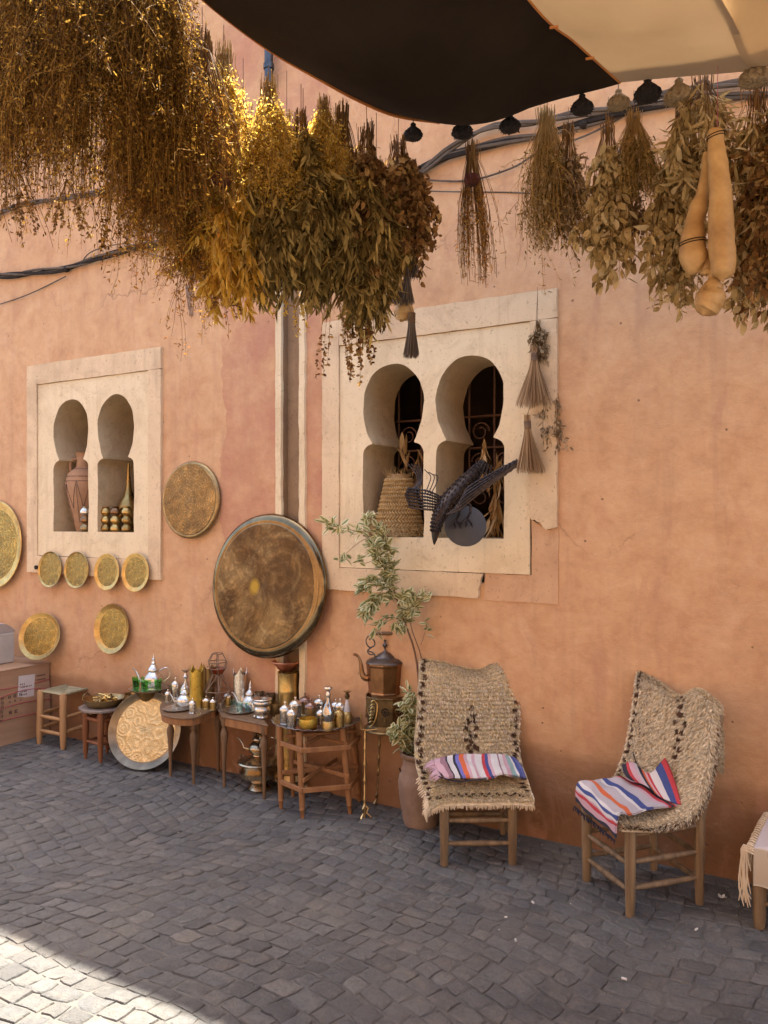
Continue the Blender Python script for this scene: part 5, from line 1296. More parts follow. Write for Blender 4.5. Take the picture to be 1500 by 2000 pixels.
def pile(name, Gd, n, L, parent, colf, seed, flip=1.0, umax=.985, comb=.42, wid=.0036, shag=None, rows=0):
    rg = np.random.default_rng(seed); u = rg.uniform(.008, umax, n); v = rg.uniform(.012, .988, n)
    if rows:
        u = np.clip((np.round(u * rows) + rg.normal(0, .13, n)) / rows, .005, umax)
    P, N, Du, Dv = sample(Gd, u, v); N = N * flip; sg = shag(u, v) if shag else np.ones(n)
    D = N * (.55 + .35 * sg)[:, None] + Du * comb + Dv * rg.normal(0, .22, n)[:, None] + rg.normal(0, .18, (n, 3)); D /= np.linalg.norm(D, axis=1)[:, None]
    S = np.cross(D, N + rg.normal(0, .4, (n, 3))); S /= np.linalg.norm(S, axis=1)[:, None]
    ln = (L * rg.uniform(.6, 1.25, n) * sg)[:, None]; w = (wid * rg.uniform(.7, 1.3, n))[:, None]
    bend = Du * .35 + np.array([0, 0, -.25])
    v0 = P - S * w / 2; v1 = P + S * w / 2; mid = P + D * ln * .55; v2 = mid - S * w * .5; v3 = mid + S * w * .5; v4 = P + D * ln + bend * ln * .5
    V = np.stack([v0, v1, v2, v3, v4], 1).reshape(-1, 3); k = np.arange(n)[:, None] * 5
    F = np.concatenate([k + [0, 1, 3], k + [0, 3, 2], k + [2, 3, 4]]); c = colf(u, v, rg)
    o = np_mesh(name, V, F, PILE, parent, False, col=np.repeat(c, 5, 0)); o['kind'] = 'stuff'; return o
def fringe(name, pts, dirs, n, L, mat_c, parent, seed, r=.0035, clump=1):
    rg = random.Random(seed); m = MB(); P = cr(pts, n)
    for i, p in enumerate(P):
        d = Vector(dirs) + Vector((rg.uniform(-.25, .25), rg.uniform(-.25, .25), rg.uniform(-.1, .1))); d.normalize(); l = L * rg.uniform(.6, 1.25)
        m.tube([p, p + d * l * .5 + Vector((rg.uniform(-.004, .004),) * 3), p + d * l], [r, r * 1.1, r * .35], 5)
    o = m.build(name, mat_c, parent, smooth=True); o['kind'] = 'stuff'; return o
WOOLC = simple('cream_wool', (0.66, 0.54, 0.38), (0.52, 0.41, 0.27), 12, .95, bscale=80, bdist=.006)
base_c = np.array([0.78, 0.67, 0.48]); dark_c = np.array([0.115, 0.065, 0.04])
def rugcol1(u, v, rg=None):
    n = len(u); rg_ = rg or np.random.default_rng(1)
    c = np.tile(base_c, (n, 1)) * rg_.uniform(.62, 1.22, n)[:, None]
    c[:, 2] *= rg_.uniform(.8, 1.15, n)
    # dark spots: little lozenge on the back, checks across the seat front, dots down the sides
    def spot(uc, vc, ru, rv): return ((u - uc) / ru) ** 2 + ((v - vc) / rv) ** 2 < 1
    m = np.zeros(n, bool)
    for uc, vc in ((.36, .50), (.385, .52), (.41, .47), (.41, .53), (.435, .45), (.435, .55), (.46, .49), (.47, .54), (.485, .45), (.49, .50), (.51, .47), (.51, .53), (.535, .50), (.52, .56)): m |= spot(uc, vc, .011, .022)
    for k in range(26):
        m |= spot(.03 + k * .031, .04 + .012 * math.sin(k * 2), .011, .022); m |= spot(.03 + k * .031, .955 + .012 * math.cos(k * 2), .011, .022)
    for k in range(11):
        m |= spot(.845, .12 + k * .076, .013, .020); m |= spot(.872, .158 + k * .076, .013, .020)
    c[m] = dark_c * rg_.uniform(.7, 1.5, n)[m][:, None]
    return c
r1 = thing('shaggy_rug', 'cream shaggy wool rug draped over the chair facing the viewer', 'rug', tuple(C(925, 1500, 3.95)))
rows1 = [  # top to bottom; across left to right
    [C(1010, 1284, 4.25), C(1012, 1330, 4.30)],
]
top_hang = [[C(818, 1312, 4.27), C(900, 1330, 4.27), C(960, 1330, 4.27), C(1018, 1306, 4.30)]]
rows1 = [
    [C(823, 1315, 4.22), C(865, 1322, 4.22), C(900, 1325, 4.23), C(935, 1330, 4.23), C(975, 1318, 4.25), C(1014, 1325, 4.27)],
    [C(820, 1290, 4.17), C(862, 1296, 4.19), C(900, 1306, 4.20), C(940, 1310, 4.21), C(978, 1286, 4.20), C(1008, 1280, 4.21)],
    [C(819, 1300, 4.145), C(862, 1304, 4.16), C(900, 1314, 4.17), C(940, 1317, 4.175), C(978, 1300, 4.17), C(1010, 1294, 4.185)],
    [C(816, 1350, 4.11), C(860, 1350, 4.12), C(900, 1352, 4.125), C(940, 1352, 4.13), C(975, 1350, 4.13), C(1014, 1350, 4.15)],
    [C(813, 1400, 4.07), C(860, 1400, 4.08), C(900, 1402, 4.09), C(940, 1402, 4.09), C(975, 1400, 4.09), C(1016, 1400, 4.10)],
    [C(809, 1450, 4.02), C(860, 1450, 4.03), C(900, 1452, 4.04), C(940, 1452, 4.04), C(975, 1450, 4.04), C(1014, 1450, 4.05)],
    [C(812, 1492, 3.97), C(860, 1495, 3.975), C(900, 1497, 3.98), C(940, 1497, 3.98), C(975, 1495, 3.98), C(1020, 1490, 3.99)],
    [C(822, 1528, 3.88), C(862, 1522, 3.89), C(900, 1522, 3.89), C(940, 1522, 3.89), C(980, 1520, 3.89), C(1030, 1518, 3.89)],
    [C(834, 1562, 3.76), C(868, 1547, 3.78), C(905, 1546, 3.78), C(945, 1546, 3.78), C(985, 1545, 3.78), C(1038, 1544, 3.78)],
    [C(836, 1578, 3.71), C(868, 1562, 3.715), C(905, 1560, 3.715), C(945, 1560, 3.715), C(985, 1558, 3.715), C(1044, 1560, 3.715)],
    [C(832, 1590, 3.70), C(866, 1575, 3.70), C(905, 1573, 3.70), C(945, 1573, 3.70), C(985, 1572, 3.70), C(1043, 1574, 3.70)],
]
G1 = surf(rows1, 90, 44)
n_test = sample(G1, np.array([.5]), np.array([.5]))[1][0]; flip1 = 1.0 if np.dot(n_test, np.array(EYE) - G1[45, 22]) > 0 else -1.0
wv = grid_mesh('weave', G1, WEAVE, r1, col=lambda u, v: rugcol1(u, v) * .9, thick=.008, flip=flip1)
def shag1(u, v): return 0.65 + .75 * np.exp(-((u - .42) / .13) ** 2) * (1 - .5 * np.exp(-((v - .62) / .15) ** 2)) - .25 * (u < .08) - .35 * (u > .93)
pile('wool_pile', G1, 32000, .021, r1, rugcol1, 11, flip1, .955, shag=shag1, rows=62, wid=.0054)
fringe('fringe', [Vector(G1[-1, j]) for j in range(0, 44, 4)] + [Vector(G1[-1, 43])], (0, 0, -1), 92, .020, WOOLC, r1, 3, .0032)
fringe('side_fringe', [Vector(G1[i, 0]) for i in range(60, 90, 5)], tuple(-RT * .7 + Vector((0, 0, -.7))), 26, .028, WOOLC, r1, 4, .0036)
m = MB(); m.tube(cr([C(834, 1588, 3.70), C(831, 1598, 3.69), C(833, 1606, 3.69)], 6), [.012, .009, .002], 7) if False else m.tube([C(836, 1580, 3.695), C(832, 1592, 3.69), C(834, 1606, 3.69)], [.016, .010, .002], 7); m.build('corner_tassel', WOOLC, r1, smooth=True)

def rugcol2(u, v, rg=None):
    n = len(u); rg_ = rg or np.random.default_rng(2)
    c = np.tile(np.array([0.80, 0.70, 0.52]), (n, 1)) * rg_.uniform(.6, 1.25, n)[:, None]
    def spot(uc, vc, ru, rv): return ((u - uc) / ru) ** 2 + ((v - vc) / rv) ** 2 < 1
    m = np.zeros(n, bool)
    for k in range(9):
        for s in (-1, 1): m |= spot(.20 + k * .035, .45 + .02 * math.sin(k * 1.9) * s + s * .028 * math.sin((k + 1) / 9 * PI), .013, .017)
    for k in range(24): m |= spot(.04 + k * .033, .04, .010, .016); m |= spot(.45 + k * .022, .93 + .01 * math.sin(k * 3), .010, .020)
    rnd = rg_.uniform(0, 1, n); m |= (v > .86) & (rnd < .28) & (u > .3)
    m |= (v < .18) & (rnd < .06)
    c[m] = dark_c * rg_.uniform(.8, 1.8, n)[m][:, None]
    return c
r2 = thing('shaggy_rug', 'cream shaggy rug draped over the chair turned left, peaked at its top', 'rug', tuple(C(1290, 1500, 3.55)))
rows2 = [
    [C(1254, 1325, 3.86), C(1290, 1345, 3.80), C(1330, 1372, 3.70), C(1362, 1365, 3.60), C(1392, 1385, 3.53), C(1408, 1400, 3.55)],
    [C(1244, 1313, 3.81), C(1285, 1334, 3.74), C(1328, 1364, 3.62), C(1362, 1350, 3.50), C(1390, 1368, 3.42), C(1406, 1384, 3.47)],
    [C(1240, 1328, 3.775), C(1280, 1346, 3.70), C(1325, 1372, 3.58), C(1360, 1366, 3.46), C(1390, 1384, 3.37), C(1405, 1400, 3.43)],
    [C(1232, 1390, 3.745), C(1275, 1405, 3.66), C(1320, 1425, 3.54), C(1360, 1436, 3.42), C(1386, 1448, 3.33), C(1400, 1458, 3.39)],
    [C(1222, 1450, 3.71), C(1265, 1462, 3.63), C(1310, 1480, 3.52), C(1350, 1496, 3.40), C(1378, 1504, 3.30), C(1391, 1510, 3.35)],
    [C(1206, 1500, 3.67), C(1250, 1512, 3.60), C(1296, 1530, 3.50), C(1334, 1548, 3.38), C(1364, 1556, 3.28), C(1377, 1562, 3.31)],
    [C(1190, 1528, 3.62), C(1232, 1545, 3.56), C(1275, 1565, 3.47), C(1310, 1582, 3.37), C(1336, 1594, 3.28), C(1349, 1602, 3.28)],
    [C(1165, 1545, 3.58), C(1205, 1562, 3.52), C(1240, 1580, 3.43), C(1262, 1598, 3.34), C(1277, 1612, 3.27), C(1287, 1622, 3.26)],
    [C(1130, 1552, 3.56), C(1160, 1575, 3.48), C(1185, 1590, 3.38), C(1198, 1602, 3.30), C(1207, 1612, 3.24), C(1213, 1622, 3.22)],
]
G2 = surf(rows2, 90, 44)
n_test = sample(G2, np.array([.45]), np.array([.5]))[1][0]; flip2 = 1.0 if np.dot(n_test, np.array(EYE) - G2[40, 22]) > 0 else -1.0
grid_mesh('weave', G2, WEAVE, r2, col=lambda u, v: rugcol2(u, v) * .9, thick=.010, flip=flip2)
pile('wool_pile', G2, 34000, .021, r2, rugcol2, 12, flip2, .99, shag=lambda u, v: .85 + .15 * v, wid=.0056)
edge = [Vector(G2[i, 43]) for i in range(6, 90, 6)] + [Vector(G2[89, 43])]
m = MB(); m.tube(cr(edge, 60), .0055, 6); m.build('bound_edge', WOOLC, r2, smooth=True)
fl_rows = [[C(1378, 1362, 3.54), C(1392, 1366, 3.54), C(1402, 1380, 3.56)], [C(1382, 1400, 3.53), C(1396, 1400, 3.52), C(1406, 1408, 3.56)], [C(1388, 1440, 3.53), C(1403, 1440, 3.52), C(1413, 1446, 3.56)], [C(1390, 1490, 3.53), C(1402, 1492, 3.52), C(1412, 1500, 3.55)], [C(1394, 1502, 3.53), C(1403, 1506, 3.52), C(1409, 1508, 3.55)]]
Gf = surf(fl_rows, 24, 8); nt = sample(Gf, np.array([.5]), np.array([.5]))[1][0]; ff = 1.0 if np.dot(nt, np.array(EYE) - Gf[12, 4]) > 0 else -1.0
grid_mesh('hanging_corner', Gf, WOOLC, r2, thick=.014, flip=ff)
pile('corner_pile', Gf, 1800, .012, r2, lambda u, v, rg: np.tile(np.array([.52, .43, .28]), (len(u), 1)) * rg.uniform(.7, 1.2, len(u))[:, None], 13, ff)

# ------------------------------------------------------------------ striped rag cloths
def m_stripes(name, stops):
    t = NT(name); uv = t.new('ShaderNodeTexCoord').outputs['UV']; s = t.new('ShaderNodeSeparateXYZ'); t.link(uv, s.inputs[0])
    n = t.noise(t.vec('Object'), 60, 3, .6); f = t.math('ADD', s.outputs[1], t.math('MULTIPLY', t.math('SUBTRACT', n, .5), .012))
    r = t.new('ShaderNodeValToRGB'); r.color_ramp.interpolation = 'CONSTANT'; e = r.color_ramp.elements
    while len(e) > 1: e.remove(e[-1])
    e[0].position = 0; e[0].color = rgb(stops[0][1])
    for p, c in stops[1:]:
        q = e.new(p); q.color = rgb(c)
    t.link(f, r.inputs[0]); wv = t.noise(t.vec('UV', (260, 60, 1)), 1, 3, .6)
    col = t.mix(t.ramp(wv, [(.4, .0), (.7, .35)]), r.outputs[0], (.20, .16, .17))
    return t.set(col, .95, 0, t.bump(wv, .6, .004), .1)
WH = (.64, .62, .60); PK = (.56, .36, .40); BL = (.045, .075, .24); RD = (.50, .045, .055); OR_ = (.60, .13, .04); NV = (.02, .025, .04); LV = (.46, .42, .44); TQ = (.25, .38, .36); MV = (.30, .17, .20)
S1 = m_stripes('rag_stripes_a', [(0, PK), (.07, MV), (.13, NV), (.15, WH), (.215, NV), (.245, (.16, .16, .45)), (.285, OR_), (.335, PK), (.37, WH), (.415, PK), (.45, WH), (.53, RD), (.565, BL), (.60, PK), (.63, WH), (.71, MV), (.73, WH), (.78, PK), (.835, TQ), (.895, WH), (.92, BL), (.96, (.10, .12, .3))])
c1 = thing('striped_cloth', 'folded pink, blue and orange striped cloth on the facing chair', 'cloth', tuple(C(930, 1510, 3.92)))
rowsc = [[C(848, 1484, 3.955), C(890, 1475, 3.955), C(935, 1474, 3.955), C(975, 1474, 3.955), C(1004, 1480, 3.955)],
         [C(848, 1494, 3.90), C(890, 1486, 3.91), C(935, 1485, 3.91), C(978, 1485, 3.91), C(1012, 1490, 3.91)],
         [C(856, 1506, 3.86), C(896, 1498, 3.86), C(938, 1498, 3.86), C(982, 1498, 3.86), C(1020, 1503, 3.86)],
         [C(866, 1517, 3.81), C(902, 1513, 3.81), C(945, 1517, 3.81), C(986, 1510, 3.81), C(1026, 1516, 3.81)],
         [C(866, 1522, 3.80), C(904, 1521, 3.795), C(948, 1520, 3.80), C(988, 1514, 3.80), C(1028, 1521, 3.80)]]
Gc = surf(rowsc, 26, 60)
for j in range(60):
    Gc[:, j, 2] += .006 * math.sin(j * .35) * np.sin(np.linspace(0, PI, 26)) + .004
_u, _v = np.meshgrid(np.linspace(0, 1, 26), np.linspace(0, 1, 60), indexing='ij'); Gc[:, :, 2] += (.0035 * np.sin(_u * 9 + 6 * np.sin(_v * 7)) + .0025 * np.sin(_v * 31 + _u * 13)) * np.sin(_u * PI)
nt = sample(Gc, np.array([.5]), np.array([.5]))[1][0]; fc = 1.0 if nt[2] > 0 else -1.0
grid_mesh('cloth_body', Gc, S1, c1, thick=.010, flip=fc)
PKW = simple('pink_white_thread', (.55, .42, .45), (.44, .26, .34), 20, .95)
fringe('frayed_edge', [C(846, 1484, 3.94), C(852, 1500, 3.88), C(862, 1516, 3.82)], tuple(-RT * .8 + Vector((0, 0, -.5))), 26, .05, PKW, c1, 8, .0028)
NVW = simple('navy_thread', (.03, .03, .06), (.015, .015, .03), 20, .95)
m = MB(); m.tube(cr([C(856, 1516, 3.79), C(890, 1526, 3.785), C(920, 1524, 3.785), C(950, 1521, 3.79)], 20), .0028, 5); m.build('navy_hem', NVW, c1, smooth=True)
S2 = m_stripes('rag_stripes_b', [(0, NV), (.05, PK), (.13, RD), (.18, PK), (.21, WH), (.27, BL), (.35, WH), (.41, LV), (.50, OR_), (.545, LV), (.63, WH), (.66, BL), (.71, LV), (.80, PK), (.835, RD), (.87, NV), (.91, RD), (.94, PK)])
c2 = thing('striped_cloth', 'crumpled blue, red and orange striped cloth on the left-turned chair', 'cloth', tuple(C(1215, 1560, 3.45)))
# across: front hem (left) to back (right); down: far side to near side
rowsc = [[C(1124, 1572, 3.54), C(1124, 1545, 3.545), C(1133, 1532, 3.55), C(1165, 1528, 3.58), C(1200, 1524, 3.62), C(1225, 1522, 3.645)],
         [C(1140, 1588, 3.48), C(1142, 1562, 3.485), C(1150, 1547, 3.49), C(1185, 1542, 3.53), C(1228, 1537, 3.57), C(1258, 1533, 3.59)],
         [C(1162, 1606, 3.40), C(1164, 1582, 3.405), C(1172, 1568, 3.41), C(1208, 1562, 3.45), C(1256, 1555, 3.50), C(1290, 1550, 3.52)],
         [C(1184, 1624, 3.31), C(1186, 1600, 3.315), C(1194, 1588, 3.32), C(1232, 1580, 3.37), C(1282, 1573, 3.42), C(1318, 1567, 3.44)],
         [C(1202, 1640, 3.23), C(1203, 1616, 3.235), C(1210, 1598, 3.24), C(1246, 1591, 3.29), C(1300, 1583, 3.36), C(1326, 1579, 3.38)]]
Gc2 = surf(rowsc, 40, 60)
Gc2 += (np.array(EYE) - Gc2) * .012; Gc2[:, :, 2] += .006
for j in range(60): Gc2[:, j, 2] += .007 + .005 * math.sin(j * .3) * np.sin(np.linspace(0, 9, 40))
_u, _v = np.meshgrid(np.linspace(0, 1, 40), np.linspace(0, 1, 60), indexing='ij'); Gc2[:, :, 2] += .004 * np.sin(_u * 11 + 4 * np.sin(_v * 6)) + .003 * np.sin(_v * 23 + _u * 17)
nt = sample(Gc2, np.array([.5]), np.array([.6]))[1][0]; fc = 1.0 if nt[2] > 0 else -1.0
grid_mesh('cloth_body', Gc2, S2, c2, thick=.006, flip=fc)
fold = [[C(1215, 1502, 3.66), C(1240, 1502, 3.64), C(1268, 1512, 3.60), C(1298, 1492, 3.56)],
        [C(1217, 1514, 3.63), C(1245, 1516, 3.60), C(1275, 1528, 3.56), C(1308, 1512, 3.52)],
        [C(1222, 1524, 3.61), C(1254, 1532, 3.57), C(1284, 1546, 3.52), C(1320, 1545, 3.47)],
        [C(1232, 1532, 3.60), C(1264, 1546, 3.54), C(1296, 1566, 3.47), C(1331, 1582, 3.40)]]
Gf2 = surf(fold, 30, 40); Gf2 += (np.array(EYE) - Gf2) * .022; Gf2[:, :, 2] += .008; Gf2[:, :, 2] += .012 * np.sin(np.linspace(0, 7, 40))[None, :] * np.linspace(1, .3, 30)[:, None] + .010
nt = sample(Gf2, np.array([.5]), np.array([.5]))[1][0]; fc = 1.0 if np.dot(nt, np.array(EYE) - Gf2[15, 20]) > 0 else -1.0
S3 = m_stripes('rag_stripes_c', [(0, NV), (.10, RD), (.17, PK), (.30, LV), (.38, NV), (.48, OR_), (.54, PK), (.60, RD), (.66, WH), (.80, BL), (.92, RD)])
grid_mesh('folded_corner', Gf2, S3, c2, thick=.006, flip=fc)
fringe('frayed_edge', [C(1122, 1574, 3.53), C(1150, 1598, 3.44), C(1175, 1618, 3.35), C(1200, 1640, 3.24)], (0, 0, -1), 50, .020, NVW, c2, 9, .0026)
m = MB(); m.tube(cr([C(1256, 1514, 3.58), C(1246, 1500, 3.60), C(1240, 1482, 3.61), C(1236, 1468, 3.62)], 10), .0022, 5); m.build('loose_thread', NVW, c2, smooth=True)
m = MB()
for k in range(4): m.tube([C(1296, 1504, 3.54), C(1290 + k * 5, 1494, 3.55), C(1283 + 6 * k, 1486, 3.56)], [.0035, .003, .0015], 5)
m.build('red_tassel', simple('red_thread', (.5, .05, .07), (.35, .03, .05), 20), c2, smooth=True)

# ------------------------------------------------------------------ low stool at the right edge with woven cover
st2 = thing('low_stool', 'low wooden stool at the right edge, covered by a fringed weave', 'stool', tuple(G(1545, 1800)))
cs = [G(1483, 1812), G(1620, 1850), G(1640, 1770), G(1510, 1745)]
for f in cs: leg(st2, up(f, 0), up(f, .31), 0, 0, WOOD_G, 9, prof=[(0, .019), (.1, .024), (.8, .030), (1, .024)])
for i in range(4): rung(st2, up(cs[i], .10), up(cs[(i + 1) % 4], .10), .012, WOOD_G); rung(st2, up(cs[i], .285), up(cs[(i + 1) % 4], .285), .018, WOOD_G, 'seat_rail')
rush_seat(st2, [up(f, .30) for f in cs], .296, 8)
cv = thing('woven_cover', 'cream fringed woven cover with dark marks on the edge stool', 'cover', tuple(C(1500, 1640, 3.1)))
cc_ = sum(cs, Vector()) / 4; P4 = [cc_ + (f - cc_) * 1.13 for f in cs]; zt = .322
gridp = []
for i in range(34):
    row = []; v_ = i / 33
    for j in range(30):
        u_ = j / 29; e = P4[0].lerp(P4[1], u_)       # near side seen from the stall
        e2 = P4[3].lerp(P4[2], u_)
        if v_ < .5: p = e2.lerp(e, v_ * 2); p.z = zt + .004 * math.sin(u_ * 14 + v_ * 9)
        else:
            w = (v_ - .5) * 2; p = e + (e - e2).normalized() * (.012 * math.sin(w * 2)) ; p.z = zt - w * .15 + .003 * math.sin(u_ * 16)
        row.append(p)
    gridp.append(row)
Gs = np.array([[tuple(p) for p in r] for r in gridp]); nt = sample(Gs, np.array([.2]), np.array([.5]))[1][0]; fc = 1.0 if nt[2] > 0 else -1.0
def covcol(u, v):
    c = np.tile(np.array([.46, .38, .28]), (len(u), 1)); c[u < .52] = (.50, .44, .42)
    m_ = (np.abs(u - .60) < .035) & (((v * 40).astype(int) % 3) != 0) & (v > .16); c[m_] = (.13, .12, .15); return c
grid_mesh('weave', Gs, simple('x', (1, 1, 1)) if False else m_vcol('woven_cover_col', .95), cv, col=covcol, thick=.006, flip=fc)
m = MB(); rg = random.Random(12)
side = [Vector(Gs[i, 0]) for i in range(0, 34)]
for k in range(34):
    p = side[int(k / 34 * 20)] + Vector((0, 0, .002)); d = (P4[0] - P4[1]).normalized()
    l = rg.uniform(.05, .17); q = p + d * .022 + UP * .002; m.tube(cr([p, q, q + d * rg.uniform(-.005, .012) + UP * -l * .5, q + d * rg.uniform(-.012, .010) + UP * -l], 7), [.004, .004, .0036, .0034, .003, .003, .0015], 5)
for k in range(10):
    p = side[18 + k % 3]; d = (P4[0] - P4[1]).normalized(); q = p + d * (.026 + .002 * k); m.tube(cr([p, q, q + UP * -.12 + d * rg.uniform(-.012, .02), q + UP * rg.uniform(-.23, -.19) + d * rg.uniform(-.03, .012)], 9), [.0034] * 8 + [.0015], 5)
m.build('long_fringe', WOOLC, cv, smooth=True, kind='stuff')

# ------------------------------------------------------------------ cables along the wall
def cables(label, paths, r, mat, wraps=(), seed=0, strands=5, spread=6, off=.03, name='cable_bundle'):
    rg = random.Random(seed); c = W(*paths[len(paths) // 2], off); root = thing(name, label, 'cables', tuple(c))
    for s in range(strands):
        dy = rg.uniform(-spread, spread); ph = rg.uniform(0, 6); pts = []
        P = cr([Vector((a, b, 0)) for a, b in paths], 40)
        for i, p in enumerate(P):
            tw = math.sin(i * .55 + ph + s * 2 * PI / strands) * spread * .8
            pts.append(W(p.x, p.y + dy * .3 + tw, off + .010 * math.cos(i * .55 + ph + s * 2 * PI / strands)))
        MB().tube(pts, r * rg.uniform(.8, 1.2), 6).build('cable', mat if s % 3 else CABLE2, root, smooth=True)
    for (a, b) in wraps:
        m = MB(); c = W(a, b, off); m.lathe([(.018, -.018), (.022, -.008), (.022, .008), (.018, .018)], c, 10, Matrix.Rotation(PI / 2, 3, 'Y')); m.build('cable_tie', CABLE, root, smooth=True)
    return root
cables('grey twisted cable bundle on the left of the wall', [(-900, 640), (-400, 570), (-60, 540), (0, 540), (60, 533), (130, 524), (200, 502), (265, 483), (330, 472), (420, 455), (520, 430)], .008, CABLE, ((130, 526), (268, 484)), 1, 6, 5)
cables('pale cable run high at the left edge of the wall', [(-900, 700), (-400, 560), (-60, 445), (0, 414), (40, 402), (85, 392), (180, 378), (300, 360), (420, 330)], .009, CABLE2, ((28, 405),), 2, 4, 4)
cables('thin loose cable sagging below the left bundle', [(-500, 640), (-60, 610), (0, 594), (60, 573), (128, 540)], .0042, CABLE, (), 3, 1, 0, .02, 'loose_cable')
cables('thin cable looping above the left bundle', [(155, 520), (175, 494), (215, 480), (250, 476), (265, 484), (300, 498), (345, 508)], .0042, CABLE, (), 4, 1, 0, .04, 'loose_cable')
cables('thick cable bundle along the right of the wall under the awning', [(520, 432), (620, 420), (700, 405), (760, 370), (830, 328), (900, 297), (980, 275), (1060, 262), (1150, 240), (1250, 212), (1350, 192), (1500, 183), (1620, 178), (1900, 172), (2400, 190)], .010, CABLE, ((1140, 243),), 5, 7, 6)
cables('upper pale cable bundle right below the awnings', [(690, 400), (800, 350), (880, 290), (960, 248), (1040, 238), (1120, 222), (1200, 214), (1300, 182), (1400, 165), (1500, 155), (1620, 148), (1900, 140), (2400, 160)], .008, CABLE2, (), 6, 5, 6, .05)
cables('single thin cable below the right bundle', [(640, 360), (760, 345), (840, 352), (920, 352), (1000, 328), (1050, 300), (1150, 262), (1240, 215)], .0045, CABLE, (), 7, 1, 0, .02, 'loose_cable')
cables('straight thin cable behind the hanging herbs', [(600, 372), (760, 370), (860, 374), (1000, 376), (1100, 380), (1180, 350), (1240, 215)], .004, CABLE, (), 8, 1, 0, .012, 'loose_cable')
# drain pipe above the column
p0, p1 = W(525, 168, .05), W(525, -160, .05)
dp = thing('drain_pipe', 'short grey-blue drain pipe high on the wall above the column', 'pipe', tuple(p0))
MB().tube([p0, p1], .026, 14).build('pipe', m_metal('zinc', (.10, .105, .115), (.06, .065, .075), None, (.35, .5)), dp, smooth=True)
MB().tube([p0 + UP * .10, p0 + UP * .13], .032, 14).build('collar', MC['zinc'], dp, smooth=True)

# ------------------------------------------------------------------ leaf and herb geometry
def leaf_mesh_arrays(P, D, L, Wd, rg, curl=.25, fold=.12):
    n = len(P); D = D / (np.linalg.norm(D, axis=1)[:, None] + 1e-9)
    N = np.cross(D, rg.normal(0, 1, (n, 3))); N /= np.linalg.norm(N, axis=1)[:, None] + 1e-9; S = np.cross(D, N)
    L = L[:, None]; Wd = Wd[:, None]; cu = (rg.uniform(-curl, curl, n))[:, None]
    v0 = P; a = P + D * L * .28 + N * L * cu * .15; l1 = a + S * Wd * .42 + N * Wd * fold; r1_ = a - S * Wd * .42 + N * Wd * fold
    b = P + D * L * .68 + N * L * cu * .5; l2 = b + S * Wd * .40 + N * Wd * fold; r2_ = b - S * Wd * .40 + N * Wd * fold; tip = P + D * L * .98 + N * L * cu
    V = np.stack([v0, l1, r1_, l2, r2_, tip], 1).reshape(-1, 3); k = np.arange(n)[:, None] * 6
    F = np.concatenate([k + [0, 2, 1], k + [1, 2, 4], k + [1, 4, 3], k + [3, 4, 5]]); return V, F
def ribbon_arrays(paths, w, rg):
    """paths (n,k,3) -> crossed ribbons"""
    n, k, _ = paths.shape; T_ = np.gradient(paths, axis=1); T_ /= np.linalg.norm(T_, axis=2)[..., None] + 1e-9
    A = np.cross(T_, rg.normal(0, 1, (n, 1, 3))); A /= np.linalg.norm(A, axis=2)[..., None] + 1e-9; B = np.cross(T_, A)
    wv = (w * rg.uniform(.6, 1.3, n))[:, None, None] * np.linspace(1, .45, k)[None, :, None]
    ring = np.stack([paths + A * wv, paths - A * wv * .5 + B * wv * .87, paths - A * wv * .5 - B * wv * .87], 2)     # n,k,3,3
    V = ring.reshape(-1, 3); base = (np.arange(n)[:, None] * k + np.arange(k - 1)[None, :]).reshape(-1, 1) * 3; F = []
    for q in range(3):
        q2 = (q + 1) % 3; F.append(np.concatenate([base + q, base + q2, base + 3 + q2, base + 3 + q], 1))
    return V, np.concatenate(F)
STEM_B = m_leaf('stem_brown', [(0, (.10, .048, .016)), (.5, (.20, .105, .032)), (1, (.36, .21, .07))], .3)
STEM_G = m_leaf('stem_gold', [(0, (.30, .17, .05)), (.5, (.42, .27, .09)), (1, (.55, .38, .15))], .3)
L_GOLD = m_leaf('leaf_gold', [(0, (.30, .16, .02)), (.2, (.58, .37, .05)), (.4, (.70, .46, .08)), (.75, (.82, .58, .13)), (1, (.60, .44, .16))], .62)  # gold raised to paint in sun glow that does not reach these leaves
STEM_A = m_leaf('stem_amber', [(0, (.10, .045, .010)), (.5, (.27, .14, .028)), (1, (.55, .32, .07))], .45)
L_OLIVE = m_leaf('leaf_olive', [(0, (.09, .062, .018)), (.35, (.20, .14, .042)), (.7, (.36, .265, .09)), (.92, (.56, .43, .17)), (1, (.66, .50, .16))], .42)
L_BROWN = m_leaf('leaf_brown', [(0, (.09, .045, .018)), (.4, (.25, .13, .045)), (.75, (.40, .235, .085)), (1, (.58, .40, .17))], .45)
L_AMBER = m_leaf('leaf_amber', [(0, (.20, .09, .018)), (.5, (.36, .18, .03)), (.85, (.50, .28, .05)), (1, (.62, .22, .03))], .5)
L_PALE = m_leaf('leaf_pale', [(0, (.26, .19, .08)), (.4, (.45, .34, .15)), (.75, (.60, .47, .24)), (1, (.70, .58, .36))], .3)
L_GREY = m_leaf('leaf_grey', [(0, (.15, .10, .055)), (.5, (.29, .205, .11)), (1, (.45, .35, .21))], .3)
L_DARK = m_leaf('herb_dark', [(0, (.06, .025, .006)), (.4, (.19, .095, .016)), (.8, (.40, .22, .035)), (1, (.60, .36, .06))], .5)
one_leaf = {}
